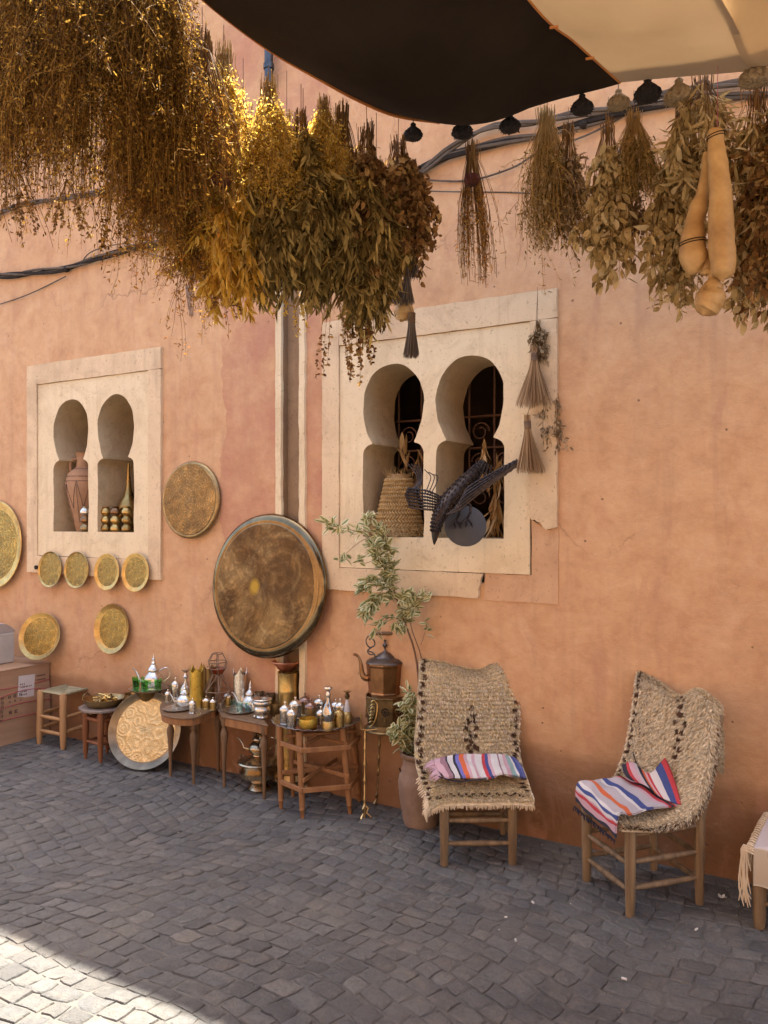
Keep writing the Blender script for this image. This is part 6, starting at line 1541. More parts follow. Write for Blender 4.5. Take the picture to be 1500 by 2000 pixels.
def leaf_proto(L, Wd, mat, seed):
    key = (round(L, 3), round(Wd, 3), mat.name, seed)
    if key not in one_leaf:
        rg = np.random.default_rng(seed); V, F = leaf_mesh_arrays(np.zeros((1, 3)), np.array([[0, 0, -1.0]]), np.array([L]), np.array([Wd]), rg, .5)
        me = bpy.data.meshes.new('leaf'); me.from_pydata(V.tolist(), [], F.tolist()); me.materials.append(mat); one_leaf[key] = me
    return one_leaf[key]
def bundle(label, top, bot_px, hw_px, style, seed, string=.10, name='herb_bundle', group='dried herb bundles hanging from the awnings', dens=1.0, lean=(0, 0)):
    """top: world point of the tie; bot_px: image row its tips reach; hw_px: half spread in px"""
    top = Vector(top); Z = depth(top); rg = np.random.default_rng(seed)
    Ln = top.z - (CAM_H + (1005 - bot_px) / FPX * Z); Rd = M_(hw_px, Z)
    root = thing(name, label, 'dried herbs', tuple(top), group)
    st = dict(
        fine=dict(ns=210, wb=1.5, nt=620, sw=.0012, sm=STEM_A, nl=17000, L=(.006, .017), W=(.003, .007), lm=L_DARK, s0=.05, jit=.016, up=.35),
        finegold=dict(wb=1.4, nt=420, tl=.6, ns=120, sw=.0012, sm=STEM_G, nl=13000, L=(.007, .016), W=(.004, .007), lm=L_GOLD, s0=.08, jit=.014, up=.3),
        amber=dict(wb=2.0, nt=600, ns=130, sw=.0012, sm=STEM_B, nl=13000, L=(.008, .018), W=(.004, .007), lm=L_AMBER, s0=.08, jit=.016, up=.3),
        euca=dict(nt=70, wb=.85, tl=.5, dn=.9, ns=46, sw=.0016, sm=STEM_B, nl=2600, L=(.035, .070), W=(.010, .018), lm=L_OLIVE, s0=.14, jit=.012, up=.8),
        eucagold=dict(nt=70, wb=.85, tl=.5, dn=.9, ns=46, sw=.0016, sm=STEM_G, nl=2600, L=(.035, .066), W=(.010, .017), lm=L_GOLD, s0=.14, jit=.012, up=.8),
        round=dict(wb=1.0, nt=110, tl=.6, dn=.3, ns=46, sw=.0016, sm=STEM_B, nl=2600, L=(.022, .038), W=(.015, .025), lm=L_BROWN, s0=.10, jit=.014, up=.4),
        pale=dict(nt=40, wb=.9, tl=.5, dn=.6, ns=40, sw=.0016, sm=STEM_B, nl=1100, L=(.032, .052), W=(.019, .030), lm=L_PALE, s0=.16, jit=.012, up=.6, big=26),
        palelong=dict(ns=36, sw=.0016, sm=STEM_B, nl=750, L=(.045, .075), W=(.012, .018), lm=L_PALE, s0=.12, jit=.012, up=.6, big=26),
        grey=dict(nt=80, wb=1.0, tl=.6, dn=.3, ns=50, sw=.0015, sm=STEM_B, nl=1500, L=(.018, .030), W=(.010, .015), lm=L_GREY, s0=.15, jit=.012, up=.5),
        straw=dict(nt=220, wb=1.1, tl=.7, ns=170, sw=.0013, sm=STEM_G, nl=2600, L=(.010, .024), W=(.003, .006), lm=L_OLIVE, s0=.35, jit=.014, up=.3),
        stalk=dict(ns=120, sw=.0016, sm=STEM_B, nl=1200, L=(.012, .028), W=(.003, .006), lm=L_AMBER, s0=.3, jit=.012, up=.3),
    )[style]
    ns = int(st['ns'] * dens); k = 9; s = np.linspace(-.07, 1, k)[None, :]
    ang = rg.uniform(0, 2 * PI, ns)[:, None]; rad = np.sqrt(rg.uniform(.02, 1, ns))[:, None]; ls = rg.uniform(.62, 1.0, ns)[:, None]
    Rd = Rd * (1.15 if 'tl' not in st else .98); sp = np.abs(s); prof = np.where(s < 0, .12 + 2.4 * sp, .12 + 1.16 * np.power(sp, .78) * (1 - .34 * sp * sp)); rad = np.where(rg.uniform(0, 1, (ns, 1)) < .09, rad * 1.5, rad); ang = (ang + 1.6 * np.round(ang / .7) * .0 + .35 * np.sin(ang * 5 + seed)); tilt = .16 * np.sin(seed * 1.7); prof = prof * rg.uniform(.85, 1.15, (ns, 1)); sv = np.where(s < 0, s * rg.uniform(-.2, 1.9, (ns, 1)), s)
    wob = np.cumsum(rg.normal(0, .055 * st.get('wb', 1), (ns, k)), 1)
    rr = Rd * rad * prof
    X = rr * np.cos(ang + wob * .8) + Rd * wob * .32 * (s > 0) + (lean[0] + tilt * .35) * sp * Ln * (s > 0); Y = (rr * np.sin(ang + wob * .8)) * .85 + Rd * wob[:, ::-1] * .2 * (s > 0) + lean[1] * sp * Ln; Zz = -Ln * sv * ls
    paths = np.stack([top.x + X * RT.x - Y * RT.y, top.y + X * RT.y + Y * RT.x, top.z + Zz], -1)
    nt = int(st.get('nt', 0) * dens)
    if nt:                                               # side twigs
        i = rg.integers(0, ns, nt); x = rg.uniform(1.8, k - 2.2, nt); j = x.astype(int); fr = (x - j)[:, None]; P0 = paths[i, j] * (1 - fr) + paths[i, j + 1] * fr
        Dt = paths[i, j + 1] - paths[i, j]; Dt /= np.linalg.norm(Dt, axis=1)[:, None] + 1e-9; Dt = Dt + rg.normal(0, .55, (nt, 3)); Lt = (rg.uniform(.05, .16, nt) * st.get('tl', 1) * min(1, Ln / .5))[:, None, None]; q_ = np.linspace(0, 1, k)[None, :, None]
        tw = P0[:, None] + Dt[:, None] * Lt * q_ + np.array([0, 0, -1.0]) * Lt * .5 * q_ ** 2 + rg.normal(0, .05, (nt, 1, 3)) * Lt * np.sin(q_ * 5) * 3
        paths = np.concatenate([paths, tw]); ns = ns + nt
    V, F = ribbon_arrays(paths, st['sw'], rg); o = np_mesh('stems', V, F, st['sm'], root, False); o['kind'] = 'stuff'
    nl = int(st['nl'] * dens); i = rg.integers(0, ns, nl); t_ = st['s0'] + (1 - st['s0']) * rg.uniform(0, 1, nl) ** .8; x = (t_ - s[0, 0]) / (1 - s[0, 0]) * (k - 1); j = np.minimum(x.astype(int), k - 2); fr = (x - j)[:, None]
    P = paths[i, j] * (1 - fr) + paths[i, j + 1] * fr; Dn = paths[i, j + 1] - paths[i, j]; Dn /= np.linalg.norm(Dn, axis=1)[:, None] + 1e-9
    P = P + rg.normal(0, st['jit'] * .5, (nl, 3)); D = Dn * st['up'] + rg.normal(0, .5, (nl, 3)) + np.array([0, 0, -.25 - st.get('dn', 0)])
    Lf = rg.uniform(*st['L'], nl); Wf = rg.uniform(*st['W'], nl) * rg.uniform(.55, 1.15, nl)
    nb = st.get('big', 0); order = np.argsort((P - np.array(EYE)) @ np.array(FW))          # nearest leaves become parts of their own
    if nb:
        sel = rg.choice(order[:nl // 3], nb, replace=False)
        for q in sel:
            me = leaf_proto(float(np.mean(st['L'])) * 1.05, float(np.mean(st['W'])), st['lm'], int(q) % 5)
            lo = bpy.data.objects.new('leaf', me); COL.objects.link(lo); lo.parent = root
            lo.location = Vector(P[q]) - top; lo.rotation_mode = 'QUATERNION'; lo.rotation_quaternion = Vector((0, 0, -1)).rotation_difference(Vector(D[q]).normalized()) @ Matrix.Rotation(rg.uniform(0, 6), 3, 'Z').to_quaternion()
        keep = np.ones(nl, bool); keep[sel] = False; P, D, Lf, Wf = P[keep], D[keep], Lf[keep], Wf[keep]
    V, F = leaf_mesh_arrays(P, D, Lf, Wf, rg, .75, .2); o = np_mesh('leaves', V, F, st['lm'], root, False); o['kind'] = 'stuff'
    m = MB(); 
    for q in range(3): m.tube([top + UP * (.004 * q - .004) + (RT * math.cos(a) + FW * math.sin(a)) * Rd * .16 for a in [w * PI / 5 for w in range(11)]], .0016, 4, cap=False)
    m.tube([top, top + UP * string], .0012, 4); m.build('tie_string', STRING, root)
    return root
def sprigs(label, top, bot_px, hw_px, n, seed, mat, smat=None, name='seed_sprig', nl=40, L=(.008, .016), W=(.006, .012)):
    """a few thin trailing stems with small seed heads"""
    top = Vector(top); Z = depth(top); rg = np.random.default_rng(seed); Ln = top.z - (CAM_H + (1005 - bot_px) / FPX * Z); Rd = M_(hw_px, Z); k = 8; s = np.linspace(0, 1, k)[None, :]
    root = thing(name, label, 'dried herbs', tuple(top), 'dried herb bundles hanging from the awnings')
    a = rg.uniform(-1, 1, n)[:, None]; ls = rg.uniform(.55, 1, n)[:, None]; wob = np.cumsum(rg.normal(0, .05, (n, k)), 1)
    X = Rd * (a * s ** .7 + wob * .5); Y = Rd * .4 * rg.uniform(-1, 1, n)[:, None] * s; paths = np.stack([top.x + X * RT.x - Y * RT.y, top.y + X * RT.y + Y * RT.x, top.z - Ln * s * ls], -1)
    V, F = ribbon_arrays(paths, .0013, rg); o = np_mesh('stems', V, F, smat or STEM_B, root); o['kind'] = 'stuff'
    nn_ = n * nl; i = rg.integers(0, n, nn_); t_ = rg.uniform(.35, 1, nn_) ** .7; x = t_ * (k - 1); j = np.minimum(x.astype(int), k - 2); fr = (x - j)[:, None]; P = paths[i, j] * (1 - fr) + paths[i, j + 1] * fr
    V, F = leaf_mesh_arrays(P, rg.normal(0, 1, (nn_, 3)) + np.array([0, 0, -.4]), rg.uniform(*L, nn_), rg.uniform(*W, nn_), rg, .5); o = np_mesh('seed_heads', V, F, mat, root); o['kind'] = 'stuff'
    return root
B = bundle
# the great mass at upper left, hung from lines between the black awning and the stall (top rows lie above the picture)
B('dark fine-stemmed herb bundle at the top left corner of the photo', C(-25, -260, 2.45), 420, 55, 'fine', 101, .6)
B('dark brown herb bundle, second from the left edge', C(72, -290, 2.35), 375, 57, 'fine', 102, .6)
B('dense dark herb bundle with ragged tips, third from the left edge', C(160, -270, 2.30), 420, 54, 'fine', 103, .6)
B('near-black fine herb bundle left of the awning corner', C(240, -250, 2.38), 395, 54, 'fine', 104, .6)
B('dark herb bundle with golden rim nearest the awning corner', C(312, -150, 2.44), 455, 50, 'fine', 105, .4)
B('golden fine bundle added behind the dark mass at the left as painted glints', C(120, -120, 2.62), 330, 80, 'finegold', 151, .4)  # added behind the mass, its gold colour stands in for sun glints
B('rusty orange leafy bundle inside the dark mass near its right side', C(262, -60, 2.66), 430, 50, 'round', 152, .4)
B('amber herb bundle hanging low behind the dark left mass', C(30, -140, 2.70), 340, 60, 'amber', 106, .4)
B('amber herb bundle with glowing tips behind the dark mass', C(280, -60, 2.75), 480, 62, 'amber', 107, .3)
B('long-stemmed brown stalk bundle below the awning corner', C(395, 90, 2.50), 420, 62, 'stalk', 108, .12)
B('golden fine herb bundle hanging to the left of the leaf mass', C(350, 130, 2.70), 545, 70, 'finegold', 109, .3)
B('gold-green fluffy bundle right of the brown stalks', C(437, 110, 2.62), 400, 52, 'finegold', 110, .1)
B('golden leaf bundle with long narrow tips, sun glow put into its colour', C(445, 270, 2.62), 608, 62, 'eucagold', 111, .25)
B('golden flowering herb bundle under the drain pipe', C(525, 175, 2.66), 430, 62, 'finegold', 112, .08)
B('olive eucalyptus bundle in the middle of the leaf mass', C(520, 290, 2.66), 560, 72, 'euca', 113, .2, dens=1.2)
B('olive-brown eucalyptus bundle left of the straw bundle', C(592, 290, 2.72), 600, 70, 'euca', 114, .2, dens=1.2)
B('tight golden straw bundle tied high on the awning hem', C(632, 205, 2.775), 400, 46, 'finegold', 115, .04, dens=.8)
B('dark eucalyptus bundle below the golden straw', C(655, 270, 2.80), 610, 66, 'euca', 116, .12, dens=1.2)
B('brown leafy bundle hung from the awning hem on twine', C(716, 262, 2.89), 560, 62, 'round', 117, .10)
B('dark olive bundle beside the brown leafy one', C(735, 330, 2.92), 585, 52, 'euca', 118, .2)
B('reddish-brown round-leaved bundle nearest the awning tip', C(778, 285, 3.00), 520, 62, 'round', 119, .10)
B('second amber leaf bundle low in the golden mass', C(395, 280, 2.74), 560, 50, 'amber', 120, .3)
B('slender olive leaf bundle between the golden flowers and the straw', C(588, 235, 2.70), 470, 46, 'euca', 153, .12)
B('ragged brown twig bundle behind the golden straw bundle', C(668, 225, 2.84), 470, 40, 'stalk', 154, .05)
B('thin golden seed bundle with open stems over the cable', C(300, 60, 2.55), 505, 52, 'amber', 155, .3)
B('dusky leaf bundle low between olive and reddish bundles', C(700, 360, 2.86), 640, 52, 'euca', 156, .2, dens=.8)
B('thick olive-gold leaf bundle filling the gap under the stalks', C(475, 230, 2.76), 520, 70, 'eucagold', 121, .2)
B('brown leaf bundle with curled leaves over the column', C(560, 250, 2.86), 570, 62, 'round', 122, .2)
sprigs('trailing seed stems at the far left below the dark herbs', C(30, 330, 2.42), 500, 50, 10, 201, L_BROWN, nl=14)
sprigs('trailing dark seed stems below the second bundle', C(130, 350, 2.35), 480, 60, 12, 202, L_BROWN, nl=16)
sprigs('thin stems with dark buds hanging over the left cables', C(225, 330, 2.35), 520, 55, 12, 203, L_DARK, nl=14)
sprigs('yellow sprig with small florets below the golden bundle', C(370, 480, 2.70), 545, 25, 7, 204, L_GOLD, STEM_G, nl=40)
sprigs('brown twig with leaves poking out left of the golden leaves', C(440, 560, 2.62), 640, 40, 4, 205, L_BROWN, nl=16)
sprigs('long dark trailing vine left of the larger window', C(650, 560, 2.78), 750, 42, 7, 206, L_BROWN, nl=26)
sprigs('red-brown vine trailing over the window corner', C(700, 540, 2.88), 745, 40, 8, 207, L_BROWN, nl=34, L=(.012, .020), W=(.010, .015))
sprigs('thin golden stems trailing beside the cream column strip', C(560, 540, 2.80), 665, 45, 6, 208, L_GOLD, STEM_G, nl=14)
sprigs('reddish dried vine spreading right of the awning tip bundle', C(805, 330, 3.05), 500, 80, 11, 209, L_BROWN, nl=36, L=(.012, .020), W=(.010, .015))
# right hand side, hung under the awning edge
B('slim brown bundle with dark red flower head, alone right of the vine', C(922, 300, 3.16), 560, 34, 'stalk', 130, .10, dens=.9)
B('golden-olive feathery bundle left of the grey-leaved one', C(1068, 235, 3.02), 500, 58, 'straw', 131, .05)
B('grey-brown small-leaved bundle behind the feathery one', C(1110, 262, 3.00), 495, 42, 'grey', 132, .10)
B('pale round-leaved eucalyptus bundle under the pale flower head', C(1188, 255, 2.92), 560, 54, 'pale', 133, .12, dens=1.1)
B('fine golden thread-like bundle beside the pale eucalyptus', C(1238, 232, 2.90), 400, 46, 'straw', 134, .10)
B('brown-gold thin bundle low between two eucalyptus bundles', C(1225, 330, 2.95), 470, 40, 'grey', 135, .2, dens=.7)
B('large pale-leaved eucalyptus bundle left of the gourds', C(1335, 235, 2.86), 600, 62, 'pale', 136, .08, dens=1.5)
B('long-leaved eucalyptus bundle hanging above the gourds', C(1372, 165, 2.78), 400, 72, 'palelong', 137, .04, dens=1.1)
B('olive long-leaved bundle at the right edge behind the gourds', C(1478, 190, 2.72), 520, 60, 'palelong', 138, .05, dens=1.3)
B('rust-brown leafy bundle hanging low at the right edge', C(1482, 330, 2.74), 640, 52, 'pale', 139, .15, dens=1.1)
B('thin brown bundle cut off by the right edge', C(1530, 170, 2.66), 620, 60, 'round', 140, .05)
sprigs('tip sprigs with pale leaves left of the gourds', C(1318, 480, 2.86), 612, 50, 8, 210, L_PALE, nl=16, L=(.022, .034), W=(.014, .02))
DRED = simple('dark_red_flower', (.10, .025, .015), (.05, .014, .01), 60, .95, bscale=150, bdist=.01)
for (px, py, Z, w_, lab) in ((922, 352, 3.12, 18, 'dark red dried flower head tied in the slim brown bundle'), (432, 352, 2.55, 18, 'dark purple flower head among the golden leaves')):
    c = C(px, py, Z); q = lathe_thing('dried_blossom', lab, 'dried flower', [(1e-6, -.02), (.02, -.018), (.030, 0), (.026, .018), (.010, .026), (1e-6, .027)], DRED, 20, fn=lambda g, r, z: (r * (1 + .15 * math.sin(9 * g)) * math.cos(g), r * (1 + .15 * math.sin(9 * g)) * math.sin(g), z)); q.location = c

# ------------------------------------------------------------------ dried flower heads hanging in a row on the awning edge
hi = 0
for (px, py, Z, wpx, dark, lab) in ((807, 262, 3.06, 36, 1, 'black dried flower head hanging leftmost in the row'), (903, 256, 3.12, 40, 1, 'black dried flower head, second in the row below the awning'),
        (996, 245, 3.04, 40, 1, 'black dried flower head, third in the row below the awning'), (1137, 209, 2.92, 42, 1, 'black dried flower head left of the seam between awnings'),
        (1208, 200, 2.88, 42, 0, 'pale dried flower head right at the awning seam'), (1265, 182, 2.83, 50, 1, 'large black dried flower head right of the awning seam'),
        (1326, 186, 2.79, 54, 0, 'pale dried flower head above the pale eucalyptus'), (1474, 150, 2.67, 56, 0, 'pale dried flower head near the right edge')):
    c = C(px, py, Z); r = M_(wpx / 2, Z); root = thing('dried_flower', lab, 'dried flower', tuple(c), 'dried flower heads hung along the awning edge')
    mt = BLACKFLOWER if dark else PALEFLOWER
    petals = 11; fn = lambda g, rr, z: (rr * (1 + .07 * math.cos(petals * g)) * math.cos(g), rr * (1 + .07 * math.cos(petals * g)) * math.sin(g), z - .10 * rr * abs(math.sin(petals * g / 2)))
    m = MB(); m.lathe([(1e-6, -.35 * r), (.45 * r, -.55 * r), (.86 * r, -.42 * r), (1.0 * r, -.05 * r), (.88 * r, .25 * r), (.50 * r, .60 * r), (.26 * r, .85 * r), (.30 * r, 1.05 * r), (.20 * r, 1.2 * r), (1e-6, 1.22 * r)], c, 66, cap=False, fn=fn); m.build('head', mt, root, smooth=True)
    m = MB(); rg = random.Random(hi); hi += 1
    for k in range(70):
        a = rg.uniform(0, 2 * PI); z = rg.uniform(-.45, .2) * r; rr = r * (1.0 - max(0, z / r) * .5) * .96; p = c + Vector((rr * math.cos(a), rr * math.sin(a), z)); d = Vector((math.cos(a), math.sin(a), rg.uniform(-.9, .1))) * r * .16; m.tube([p - d * .3, p + d], [r * .06, r * .02], 4)
    m.build('scales', mt, root, kind='stuff')
    m = MB(); m.tube([c + UP * r * 1.1, c + UP * (r * 1.2 + .05)], .0022, 5); m.build('stem', STRING, root)

# ------------------------------------------------------------------ gourds
def gourd(label, pts, radii, seed, wire=None):
    P = cr(pts, 30); m_ = len(radii) - 1; rr = []
    for i in range(30):
        t = i / 29 * m_; j = min(int(t), m_ - 1); f = t - j; f = f * f * (3 - 2 * f); rr.append(radii[j] * (1 - f) + radii[j + 1] * f)
    root = thing('hanging_gourd', label, 'gourd', tuple(P[-1]), 'long dried gourds at the right')
    m = MB(); rg = random.Random(seed); m.tube([p + Vector((rg.uniform(-.0015, .0015), rg.uniform(-.0015, .0015), 0)) for p in P], [max(.001, r) for r in rr], 22); m.build('shell', GOURD, root, smooth=True, auto=80)
    if wire:
        c = P[wire]; m = MB(); r = rr[wire] + .002
        for dz in (0, .008): m.tube([c + RT * r * math.cos(a) + FW * r * math.sin(a) + UP * (dz + .006 * math.cos(a)) for a in [k * PI / 10 for k in range(21)]], .0016, 5, cap=False)
        m.build('wire_loop', IRON, root, smooth=True)
    return root
gourd('longest club-shaped gourd hanging in front at the right', [C(1397, 250, 2.55), C(1398, 262, 2.55), C(1400, 300, 2.55), C(1408, 380, 2.55), C(1408, 450, 2.55), C(1412, 520, 2.55), C(1412, 552, 2.55)], [.001, .024, .024, .030, .034, .038, .040, .036, .001], 1, 6)
gourd('orange pear-shaped gourd behind the longest one', [C(1380, 300, 2.62), C(1376, 350, 2.62), C(1366, 400, 2.62), C(1358, 430, 2.62), C(1352, 480, 2.62), C(1358, 515, 2.62), C(1372, 530, 2.62)], [.012, .014, .018, .030, .028, .038, .044, .036, .001], 2, 19)
gourd('small gourd tip below the orange pear-shaped one', [C(1376, 494, 2.63), C(1378, 515, 2.63), C(1378, 530, 2.63), C(1376, 538, 2.63)], [.022, .028, .024, .001], 3)
gourd('lowest gourd with round bulb at its tip', [C(1393, 500, 2.60), C(1393, 545, 2.60), C(1390, 570, 2.60), C(1382, 598, 2.60), C(1372, 618, 2.60)], [.010, .014, .032, .047, .040, .001], 4)
sg_ = gourd('small orange gourd behind the brush tassels', [C(791, 585, 3.1), C(790, 600, 3.1), C(788, 616, 3.1), C(789, 626, 3.1)], [.012, .030, .038, .030, .001], 5)
m = MB(); m.tube([C(1402, 120, 2.66), C(1401, 255, 2.56)], .0014, 4); tag(m.build('pink_string', simple('pink_twine', (.45, .14, .22), (.3, .09, .14), 30), None), 'thin pink string holding the longest gourd', 'string')

# ------------------------------------------------------------------ grass brushes / brooms
BROOM = m_leaf('broom_straw', [(0, (.18, .095, .04)), (.5, (.36, .21, .10)), (1, (.56, .39, .21))], .15)
GREYB = m_leaf('grey_broom_straw', [(0, (.07, .055, .05)), (.5, (.15, .12, .105)), (1, (.26, .21, .17))], .15)
def broom(label, tx, ty, nx, ny, bx, by, hw, Z, seed, mat=BROOM, n=260, neck=6, cord=None, name='grass_broom'):
    """tx,ty cord top; nx,ny neck; bx,by centre of the brush end; hw half width px"""
    rg = np.random.default_rng(seed); a = C(nx, ny, Z); b = C(bx, by, Z); root = thing(name, label, 'broom', tuple(b), 'grass brooms on strings'); nr = M_(neck, Z); hwm = M_(hw, Z)
    L = (a - b).length; k = 6; s = np.linspace(-.32, 1, k)[None, :]; ang = rg.uniform(0, 2 * PI, n)[:, None]; rad = np.sqrt(rg.uniform(0, 1, n))[:, None]; ls = rg.uniform(.88, 1.02, n)[:, None]
    rr = rad * np.where(s < 0, nr, nr + (hwm - nr) * np.abs(s) ** 1.1); X = rr * np.cos(ang); Y = rr * np.sin(ang) * .8
    ax = np.array(b - a); ss = np.where(s > 0, s * ls, s)
    paths = np.array(a)[None, None, :] + ss[..., None] * ax[None, None, :] + X[..., None] * np.array(RT) + Y[..., None] * np.array(FW)
    V, F = ribbon_arrays(paths, .0019, rg); o = np_mesh('bristles', V, F, mat, root); o['kind'] = 'stuff'
    m = MB(); hd = (a - b).normalized()
    for q in range(7):
        c = a + hd * (.004 + q * .0055); m.tube([c + (RT * math.cos(t) + FW * math.sin(t)) * nr * 1.12 for t in [w * PI / 5 for w in range(11)]], .0022, 4, cap=False)
    m.build('binding', STRING, root, smooth=True)
    if tx is not None: m = MB(); m.tube([C(tx, ty, Z), a + hd * L * .3], .0016, 4); m.build('cord', STRING, root)
    return root
zb_ = depth(W(1045, 750)) - .06
broom('larger grass broom right of the window, upper of two', 1050, 575, 1044, 705, 1043, 795, 37, zb_, 1)
broom('smaller grass broom right of the window, lower of two', 1036, 790, 1031, 838, 1036, 924, 30, zb_, 2)
B('dried flower sprig bound above the upper broom', C(1050, 632, zb_ + .01), 712, 17, 'grey', 141, .18, 'flower_sprig', dens=.6)
q = B('grey-green lavender sprigs hanging beside the two brooms', C(1078, 745, zb_ + .02), 905, 34, 'grey', 142, .06, 'lavender_sprig', dens=.45)
sprigs('thin twigs sticking out right of the lavender sprigs', C(1092, 780, zb_ + .02), 880, 38, 6, 211, L_GREY, nl=20)
zt_ = 3.05
broom('topmost grey brush tassel below the brown vine', 800, 440, 797, 475, 797, 545, 26, zt_, 3, GREYB)
broom('middle grey brush tassel flaring over the small gourd', None, 0, 795, 545, 787, 594, 24, zt_ - .01, 4, GREYB)
broom('lowest narrow grey brush hanging over the window surround', 800, 600, 804, 632, 803, 699, 16, zt_, 5, GREYB, neck=6)
# corn husks
HUSK = m_leaf('corn_husk', [(0, (.34, .18, .06)), (.5, (.48, .29, .11)), (1, (.58, .42, .22))], .35)
def husks(label, top, bot, w, n, seed, L=.12, name='corn_husks', mat=HUSK):
    rg = np.random.default_rng(seed); root = thing(name, label, 'dried plant', tuple(bot)); t_ = rg.uniform(0, 1, n)[:, None]; P = np.array(top)[None] * (1 - t_) + np.array(bot)[None] * t_ + rg.normal(0, w, (n, 3)); ax = np.array(Vector(bot) - Vector(top)); ax /= np.linalg.norm(ax)
    V, F = leaf_mesh_arrays(P, ax[None] + rg.normal(0, .22, (n, 3)), rg.uniform(.6, 1.3, n) * L, rg.uniform(.012, .028, n), rg, .5); o = np_mesh('husk_leaves', V, F, mat, root); o['kind'] = 'stuff'; return root
husks('twisted corn husks hanging in the right arch', C(942, 850, 4.32), C(952, 930, 4.34), .010, 22, 1, .13)
husks('long corn husks at the right edge of the right arch', C(975, 880, 4.34), C(970, 1020, 4.34), .010, 30, 2, .14)
husks('frayed husk tuft low in the right arch', C(968, 985, 4.36), C(965, 1035, 4.36), .018, 30, 5, .08)
husks('corn husks upright behind the straw cone', C(797, 925, 4.60), C(786, 860, 4.60), .008, 12, 3, .13)
husks('reddish husk strands in the left arch of the larger window', C(818, 868, 4.52), C(820, 935, 4.52), .006, 16, 4, .11, mat=L_BROWN)

# ------------------------------------------------------------------ potted variegated shrub
pf = G(822, 1618); pfc = pf + (pf - EYE).normalized() * .07; pfc.z = 0
pt = thing('clay_pot', 'tall ribbed clay pot beside the facing chair', 'pot', tuple(pfc))
m = MB(); m.lathe([(1e-6, 0), (.085, 0), (.092, .02), (.112, .14), (.118, .22), (.112, .255), (.100, .27), (.103, .285), (.095, .30), (.090, .34), (.108, .352), (.110, .368), (.098, .372), (.092, .35), (.09, .33), (1e-6, .33)], pfc, 36, cap=False); m.build('body', TERRACOTTA, pt, smooth=True, auto=50)
m = MB(); m.lathe([(1e-6, .345), (.09, .340)], pfc, 20, cap=False); m.build('soil', simple('soil', (.05, .035, .025), (.03, .02, .015), 40), pt)
m = MB(); m.tube(cr([C(780, 1500, 4.28), C(784, 1515, 4.27), C(780, 1530, 4.27), C(784, 1538, 4.27)], 8), .004, 5); m.build('iron_hook', IRON, pt, smooth=True)
def m_varieg():
    t = NT('variegated_leaf'); uv = t.new('ShaderNodeTexCoord').outputs['UV']; s = t.new('ShaderNodeSeparateXYZ'); t.link(uv, s.inputs[0]); g = t.new('ShaderNodeNewGeometry'); oi = t.new('ShaderNodeObjectInfo')
    rnd = t.math('FRACT', t.math('ADD', g.outputs['Random Per Island'], oi.outputs['Random']))
    e = t.math('ABSOLUTE', t.math('SUBTRACT', s.outputs[0], .5)); n = t.noise(t.vec('Object'), 60, 3, .6)
    f = t.ramp(t.math('ADD', e, t.math('MULTIPLY', t.math('SUBTRACT', n, .5), .30)), [(.14, 0.0), (.24, 1.0)])
    gr_ = t.ramp(rnd, [(0, (.13, .17, .06)), (.5, (.21, .24, .09)), (1, (.32, .32, .14))]); cr_ = t.ramp(rnd, [(0, (.52, .52, .29)), (1, (.82, .77, .52))])
    col = t.mix(f, gr_, cr_); t.set(col, .5, 0, None, .3); tr = t.new('ShaderNodeBsdfTranslucent'); t.link(col, tr.inputs['Color']); mx = t.new('ShaderNodeMixShader'); mx.inputs[0].default_value = .25
    t.link(t.p.outputs[0], mx.inputs[1]); t.link(tr.outputs[0], mx.inputs[2]); t.link(mx.outputs[0], t.out.inputs['Surface']); return t.m
VAR = m_varieg(); vmesh = []
for s in range(6):
    rg = random.Random(s); V = []; F = []; uv = []; K = 6; cu = rg.uniform(-.5, .6)
    for i in range(K + 1):
        t_ = i / K; w = .5 * math.sin(PI * min(1, t_ * .94 + .06)) ** .8 * .52 if i < K else .004; z = cu * t_ * t_ * .4
        V += [(-w, t_, z + abs(w) * .35), (0, t_, z), (w, t_, z + abs(w) * .35)]; uv += [(0, t_), (.5, t_), (1, t_)]
    for i in range(K):
        for q in range(2): F.append((i * 3 + q, i * 3 + q + 1, i * 3 + 4 + q, i * 3 + 3 + q))
    me = bpy.data.meshes.new('leaf'); me.from_pydata(V, [], F); l = me.uv_layers.new(name='UVMap')
    for lp in me.loops: l.data[lp.index].uv = uv[lp.vertex_index]
    me.materials.append(VAR); me.polygons.foreach_set('use_smooth', [True] * len(me.polygons)); vmesh.append(me)
plant = thing('variegated_shrub', 'leggy shrub with cream-edged leaves growing from the clay pot', 'plant', tuple(pfc + UP * .345))
BARK = simple('young_bark', (.20, .11, .06), (.12, .06, .035), 20)
root_p = pfc + UP * .34; rg = random.Random(21); leafpts = []
def branch(pts, r0, r1, n=12, leaves=0, l0=.2, spread=1.0):
    P = cr(pts, n); m = MB(); m.tube(P, [r0 + (r1 - r0) * i / (n - 1) for i in range(n)], 6); m.build('branch', BARK, plant, smooth=True)
    for k in range(leaves):
        t_ = l0 + (1 - l0) * (k + rg.random()) / leaves; x = t_ * (n - 1); j = min(int(x), n - 2); p = P[j].lerp(P[j + 1], x - j); d = (P[j + 1] - P[j]).normalized()
        
        for _ in range(3 if leaves > 14 else 2): leafpts.append((p + Vector((rg.uniform(-.02, .02), rg.uniform(-.02, .02), rg.uniform(-.02, .02))), d, spread))
trunk = [root_p, C(820, 1400, 4.36), C(817, 1320, 4.38), C(808, 1265, 4.38), C(790, 1215, 4.36), C(775, 1170, 4.33), C(765, 1140, 4.31)]
branch(trunk, .007, .004, 16)
branch([root_p + RT * .01, C(828, 1330, 4.36), C(822, 1280, 4.36), C(806, 1235, 4.36), C(800, 1210, 4.36)], .004, .002, 10)
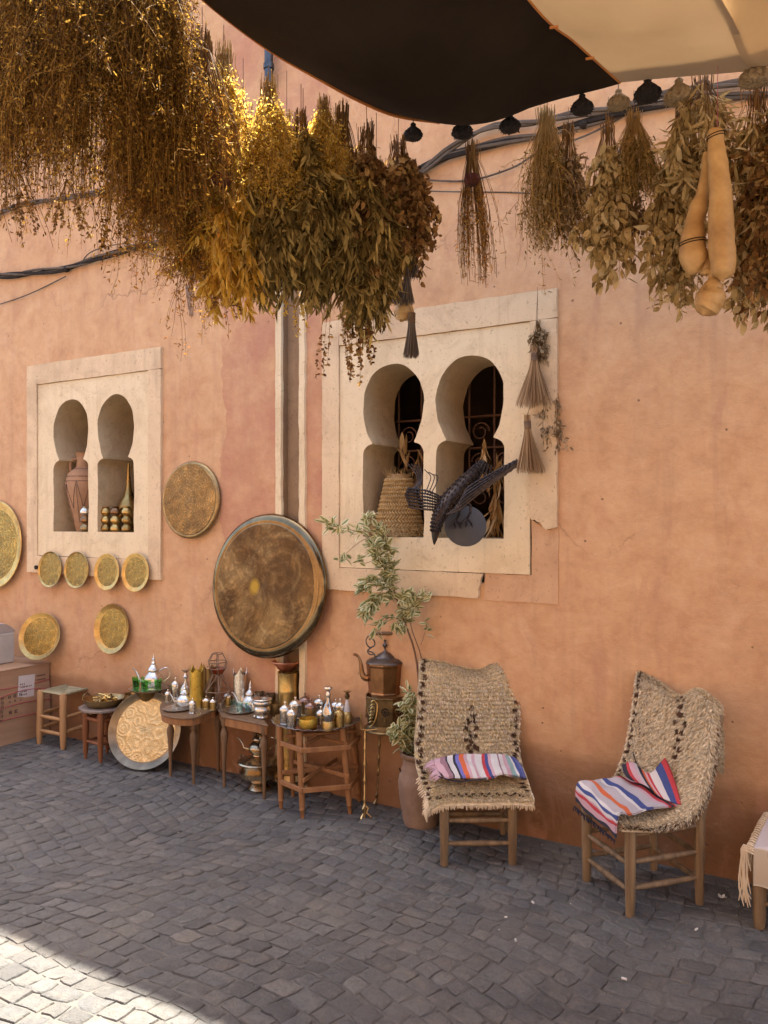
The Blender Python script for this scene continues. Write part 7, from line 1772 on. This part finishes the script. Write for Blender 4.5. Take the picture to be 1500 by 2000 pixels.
branch([C(765, 1140, 4.31), C(760, 1100, 4.28), C(752, 1060, 4.27), C(740, 1030, 4.26)], .004, .0015, 10, 46, .0)
branch([C(765, 1140, 4.31), C(748, 1105, 4.24), C(735, 1080, 4.22), C(728, 1055, 4.22)], .003, .0015, 10, 40, .0)
branch([C(775, 1170, 4.33), C(745, 1165, 4.28), C(722, 1180, 4.25), C(712, 1200, 4.24)], .003, .0015, 10, 46, .1)
branch([C(772, 1165, 4.33), C(750, 1140, 4.26), C(725, 1135, 4.24), C(705, 1150, 4.24)], .003, .0015, 10, 40, .1)
branch([C(790, 1215, 4.36), C(800, 1195, 4.30), C(812, 1175, 4.28), C(828, 1160, 4.28)], .003, .0015, 10, 26, .1)
branch([C(790, 1215, 4.36), C(785, 1190, 4.30), C(790, 1170, 4.28), C(800, 1160, 4.27)], .003, .0015, 10, 26, .0)
branch([C(788, 1212, 4.36), C(782, 1215, 4.30), C(778, 1222, 4.28), C(776, 1235, 4.27)], .003, .0015, 8, 10, .1, 1.3)
branch([C(790, 1215, 4.36), C(765, 1205, 4.32), C(745, 1218, 4.28), C(730, 1235, 4.27)], .0025, .001, 10, 12, .3)
branch([C(745, 1075, 4.27), C(715, 1045, 4.26), C(685, 1035, 4.26), C(652, 1028, 4.28), C(638, 1022, 4.28)], .0025, .001, 12, 16, .3, .6)
branch([C(735, 1060, 4.26), C(722, 1040, 4.24), C(716, 1020, 4.24), C(722, 1008, 4.24)], .002, .001, 8, 12, .3, .8)
branch([C(728, 1095, 4.25), C(712, 1100, 4.25), C(700, 1090, 4.25)], .0015, .001, 6, 4, .4, .7)
branch([C(740, 1040, 4.26), C(700, 1060, 4.27), C(672, 1085, 4.28), C(662, 1090, 4.28)], .0015, .001, 8, 5, .5, .7)
branch([C(822, 1260, 4.36), C(830, 1235, 4.35), C(836, 1215, 4.35)], .0015, .001, 6, 4, .4, .7)
# low growth just over the rim of the pot
for (a, b, c_, n_) in ((820, 1470, 788, 22), (812, 1475, 770, 22), (812, 1440, 796, 20), (806, 1420, 790, 16), (800, 1400, 800, 14)):
    branch([root_p, C(a, b, 4.26), C(c_ + 8, b - 30, 4.22), C(c_, b - 50, 4.20)], .003, .0015, 8, n_, .35)
rg.shuffle(leafpts)
for i, (p, d, sp) in enumerate(leafpts):
    if i >= 300: break
    o = bpy.data.objects.new('leaf', vmesh[i % 6]); COL.objects.link(o); o.parent = plant
    v = (d * .5 + Vector((rg.uniform(-1, 1), rg.uniform(-1, 1), rg.uniform(-.9, .5))) * .9).normalized(); o.location = p - worldorg(plant)
    o.rotation_mode = 'QUATERNION'; o.rotation_quaternion = v.to_track_quat('Y', 'Z') @ Matrix.Rotation(rg.uniform(-1.2, 1.2), 3, 'Y').to_quaternion(); s = rg.uniform(.036, .064) * sp ** .5; o.scale = (s, s, s)
rest_ = leafpts[300:]
if rest_:
    V = []; F = []; UVs = []; 
    for i, (p, d, sp) in enumerate(rest_):
        v = (d * .5 + Vector((rg.uniform(-1, 1), rg.uniform(-1, 1), rg.uniform(-.9, .5))) * .9).normalized(); q = (v.to_track_quat('Y', 'Z') @ Matrix.Rotation(rg.uniform(-1.2, 1.2), 3, 'Y').to_quaternion()).to_matrix() * rg.uniform(.036, .062)
        me = vmesh[i % 6]; n0 = len(V); V += [tuple(p + q @ x.co) for x in me.vertices]; F += [[n0 + k for k in f.vertices] for f in me.polygons]; UVs += [((k % 3) / 2, (k // 3) / 6) for k in range(len(me.vertices))]
    o = np_mesh('small_leaves', V, F, VAR, plant, True, uv=UVs); o['kind'] = 'stuff'

# ------------------------------------------------------------------ litter and small wall marks
LIT = simple('white_litter', (.62, .60, .56), (.5, .48, .44), 40)
fl_ = thing('fallen_flower', 'small white fallen flower on the paving between chair and edge stool', 'flower', tuple(G(1410, 1757)))
for k in range(5):
    a = k * 2 * PI / 5; d = Vector((math.cos(a), math.sin(a), .5)); c = G(1410, 1757) + UP * .006; m = MB(); s_ = Vector((-d.y, d.x, 0)) * .007
    m.add([c, c + d * .012 + s_, c + d * .022, c + d * .012 - s_], [(0, 1, 2, 3)]); m.build('petal', LIT, fl_)
for i, (px, py, l, lab) in enumerate(((1219, 1917, .018, 'white cigarette stub on the paving near the bottom right'), (1360, 1820, .016, 'white scrap on the paving by the edge stool'), (1041, 1767, .012, 'tiny white scrap on the paving between the two chairs'), (988, 1796, .010, 'tiny pale crumb on the paving left of centre scrap'), (1007, 1841, .010, 'tiny pale crumb on the paving below the facing chair'))):
    p = G(px, py) + UP * .010; a = i * 1.3; d = Vector((math.cos(a), math.sin(a), 0)) * l / 2; m = MB(); m.tube([p - d, p + d], .0042, 6); tag(m.build('litter', LIT, None), lab, 'litter')
# loose tangle of wire on the wall and bracket left of the column
tg_ = thing('wire_tangle', 'knotted loop of old wire on the wall left of the column', 'wire', tuple(W(368, 590, .02)))
m = MB(); rg = random.Random(9)
for k in range(5): m.tube(cr([W(366 + rg.uniform(-6, 6), 558 + rg.uniform(-6, 6), .02), W(372 + rg.uniform(-8, 4), 575, .035), W(366 + rg.uniform(-4, 8), 598, .02), W(373 + rg.uniform(-3, 3), 617, .012)], 12), .0035, 5)
m.build('wire', simple('old_wire', (.30, .20, .14), (.18, .11, .08), 30), tg_, smooth=True)
st_ = thing('wall_socket', 'small dark rusty hole fitting at the lower left corner of the left surround', 'bracket', tuple(W(72, 1108, .02)))
m = MB(); m.lathe([(1e-6, 0), (.014, 0), (.016, .012), (.010, .016), (1e-6, .012)], W(72, 1108, .021), 14, Matrix.Rotation(PI / 2, 3, 'X'), cap=False); m.build('fitting', IRON, st_, smooth=True)

# crumbs of dried leaf and dust scattered on the stones
rgc = np.random.default_rng(55); nC = 420
xy = np.stack([rgc.uniform(-6.5, 1.2, nC), -rgc.gamma(1.6, .55, nC) - .03], 1); P = np.concatenate([xy, np.full((nC, 1), .0075)], 1); Dn = rgc.normal(0, 1, (nC, 3)); Dn[:, 2] *= .12
V, F = leaf_mesh_arrays(P, Dn, rgc.uniform(.004, .013, nC), rgc.uniform(.002, .006, nC), rgc, .2)
V[:, 2] = np.maximum(V[:, 2], .004)
o = np_mesh('leaf_crumbs', V, F, m_leaf('crumb', [(0, (.10, .07, .04)), (.6, (.26, .19, .11)), (.95, (.45, .38, .28)), (1, (.6, .58, .52))], .1), None); tag(o, 'scattered crumbs of dried leaves on the paving stones', 'leaf litter', kind='stuff')
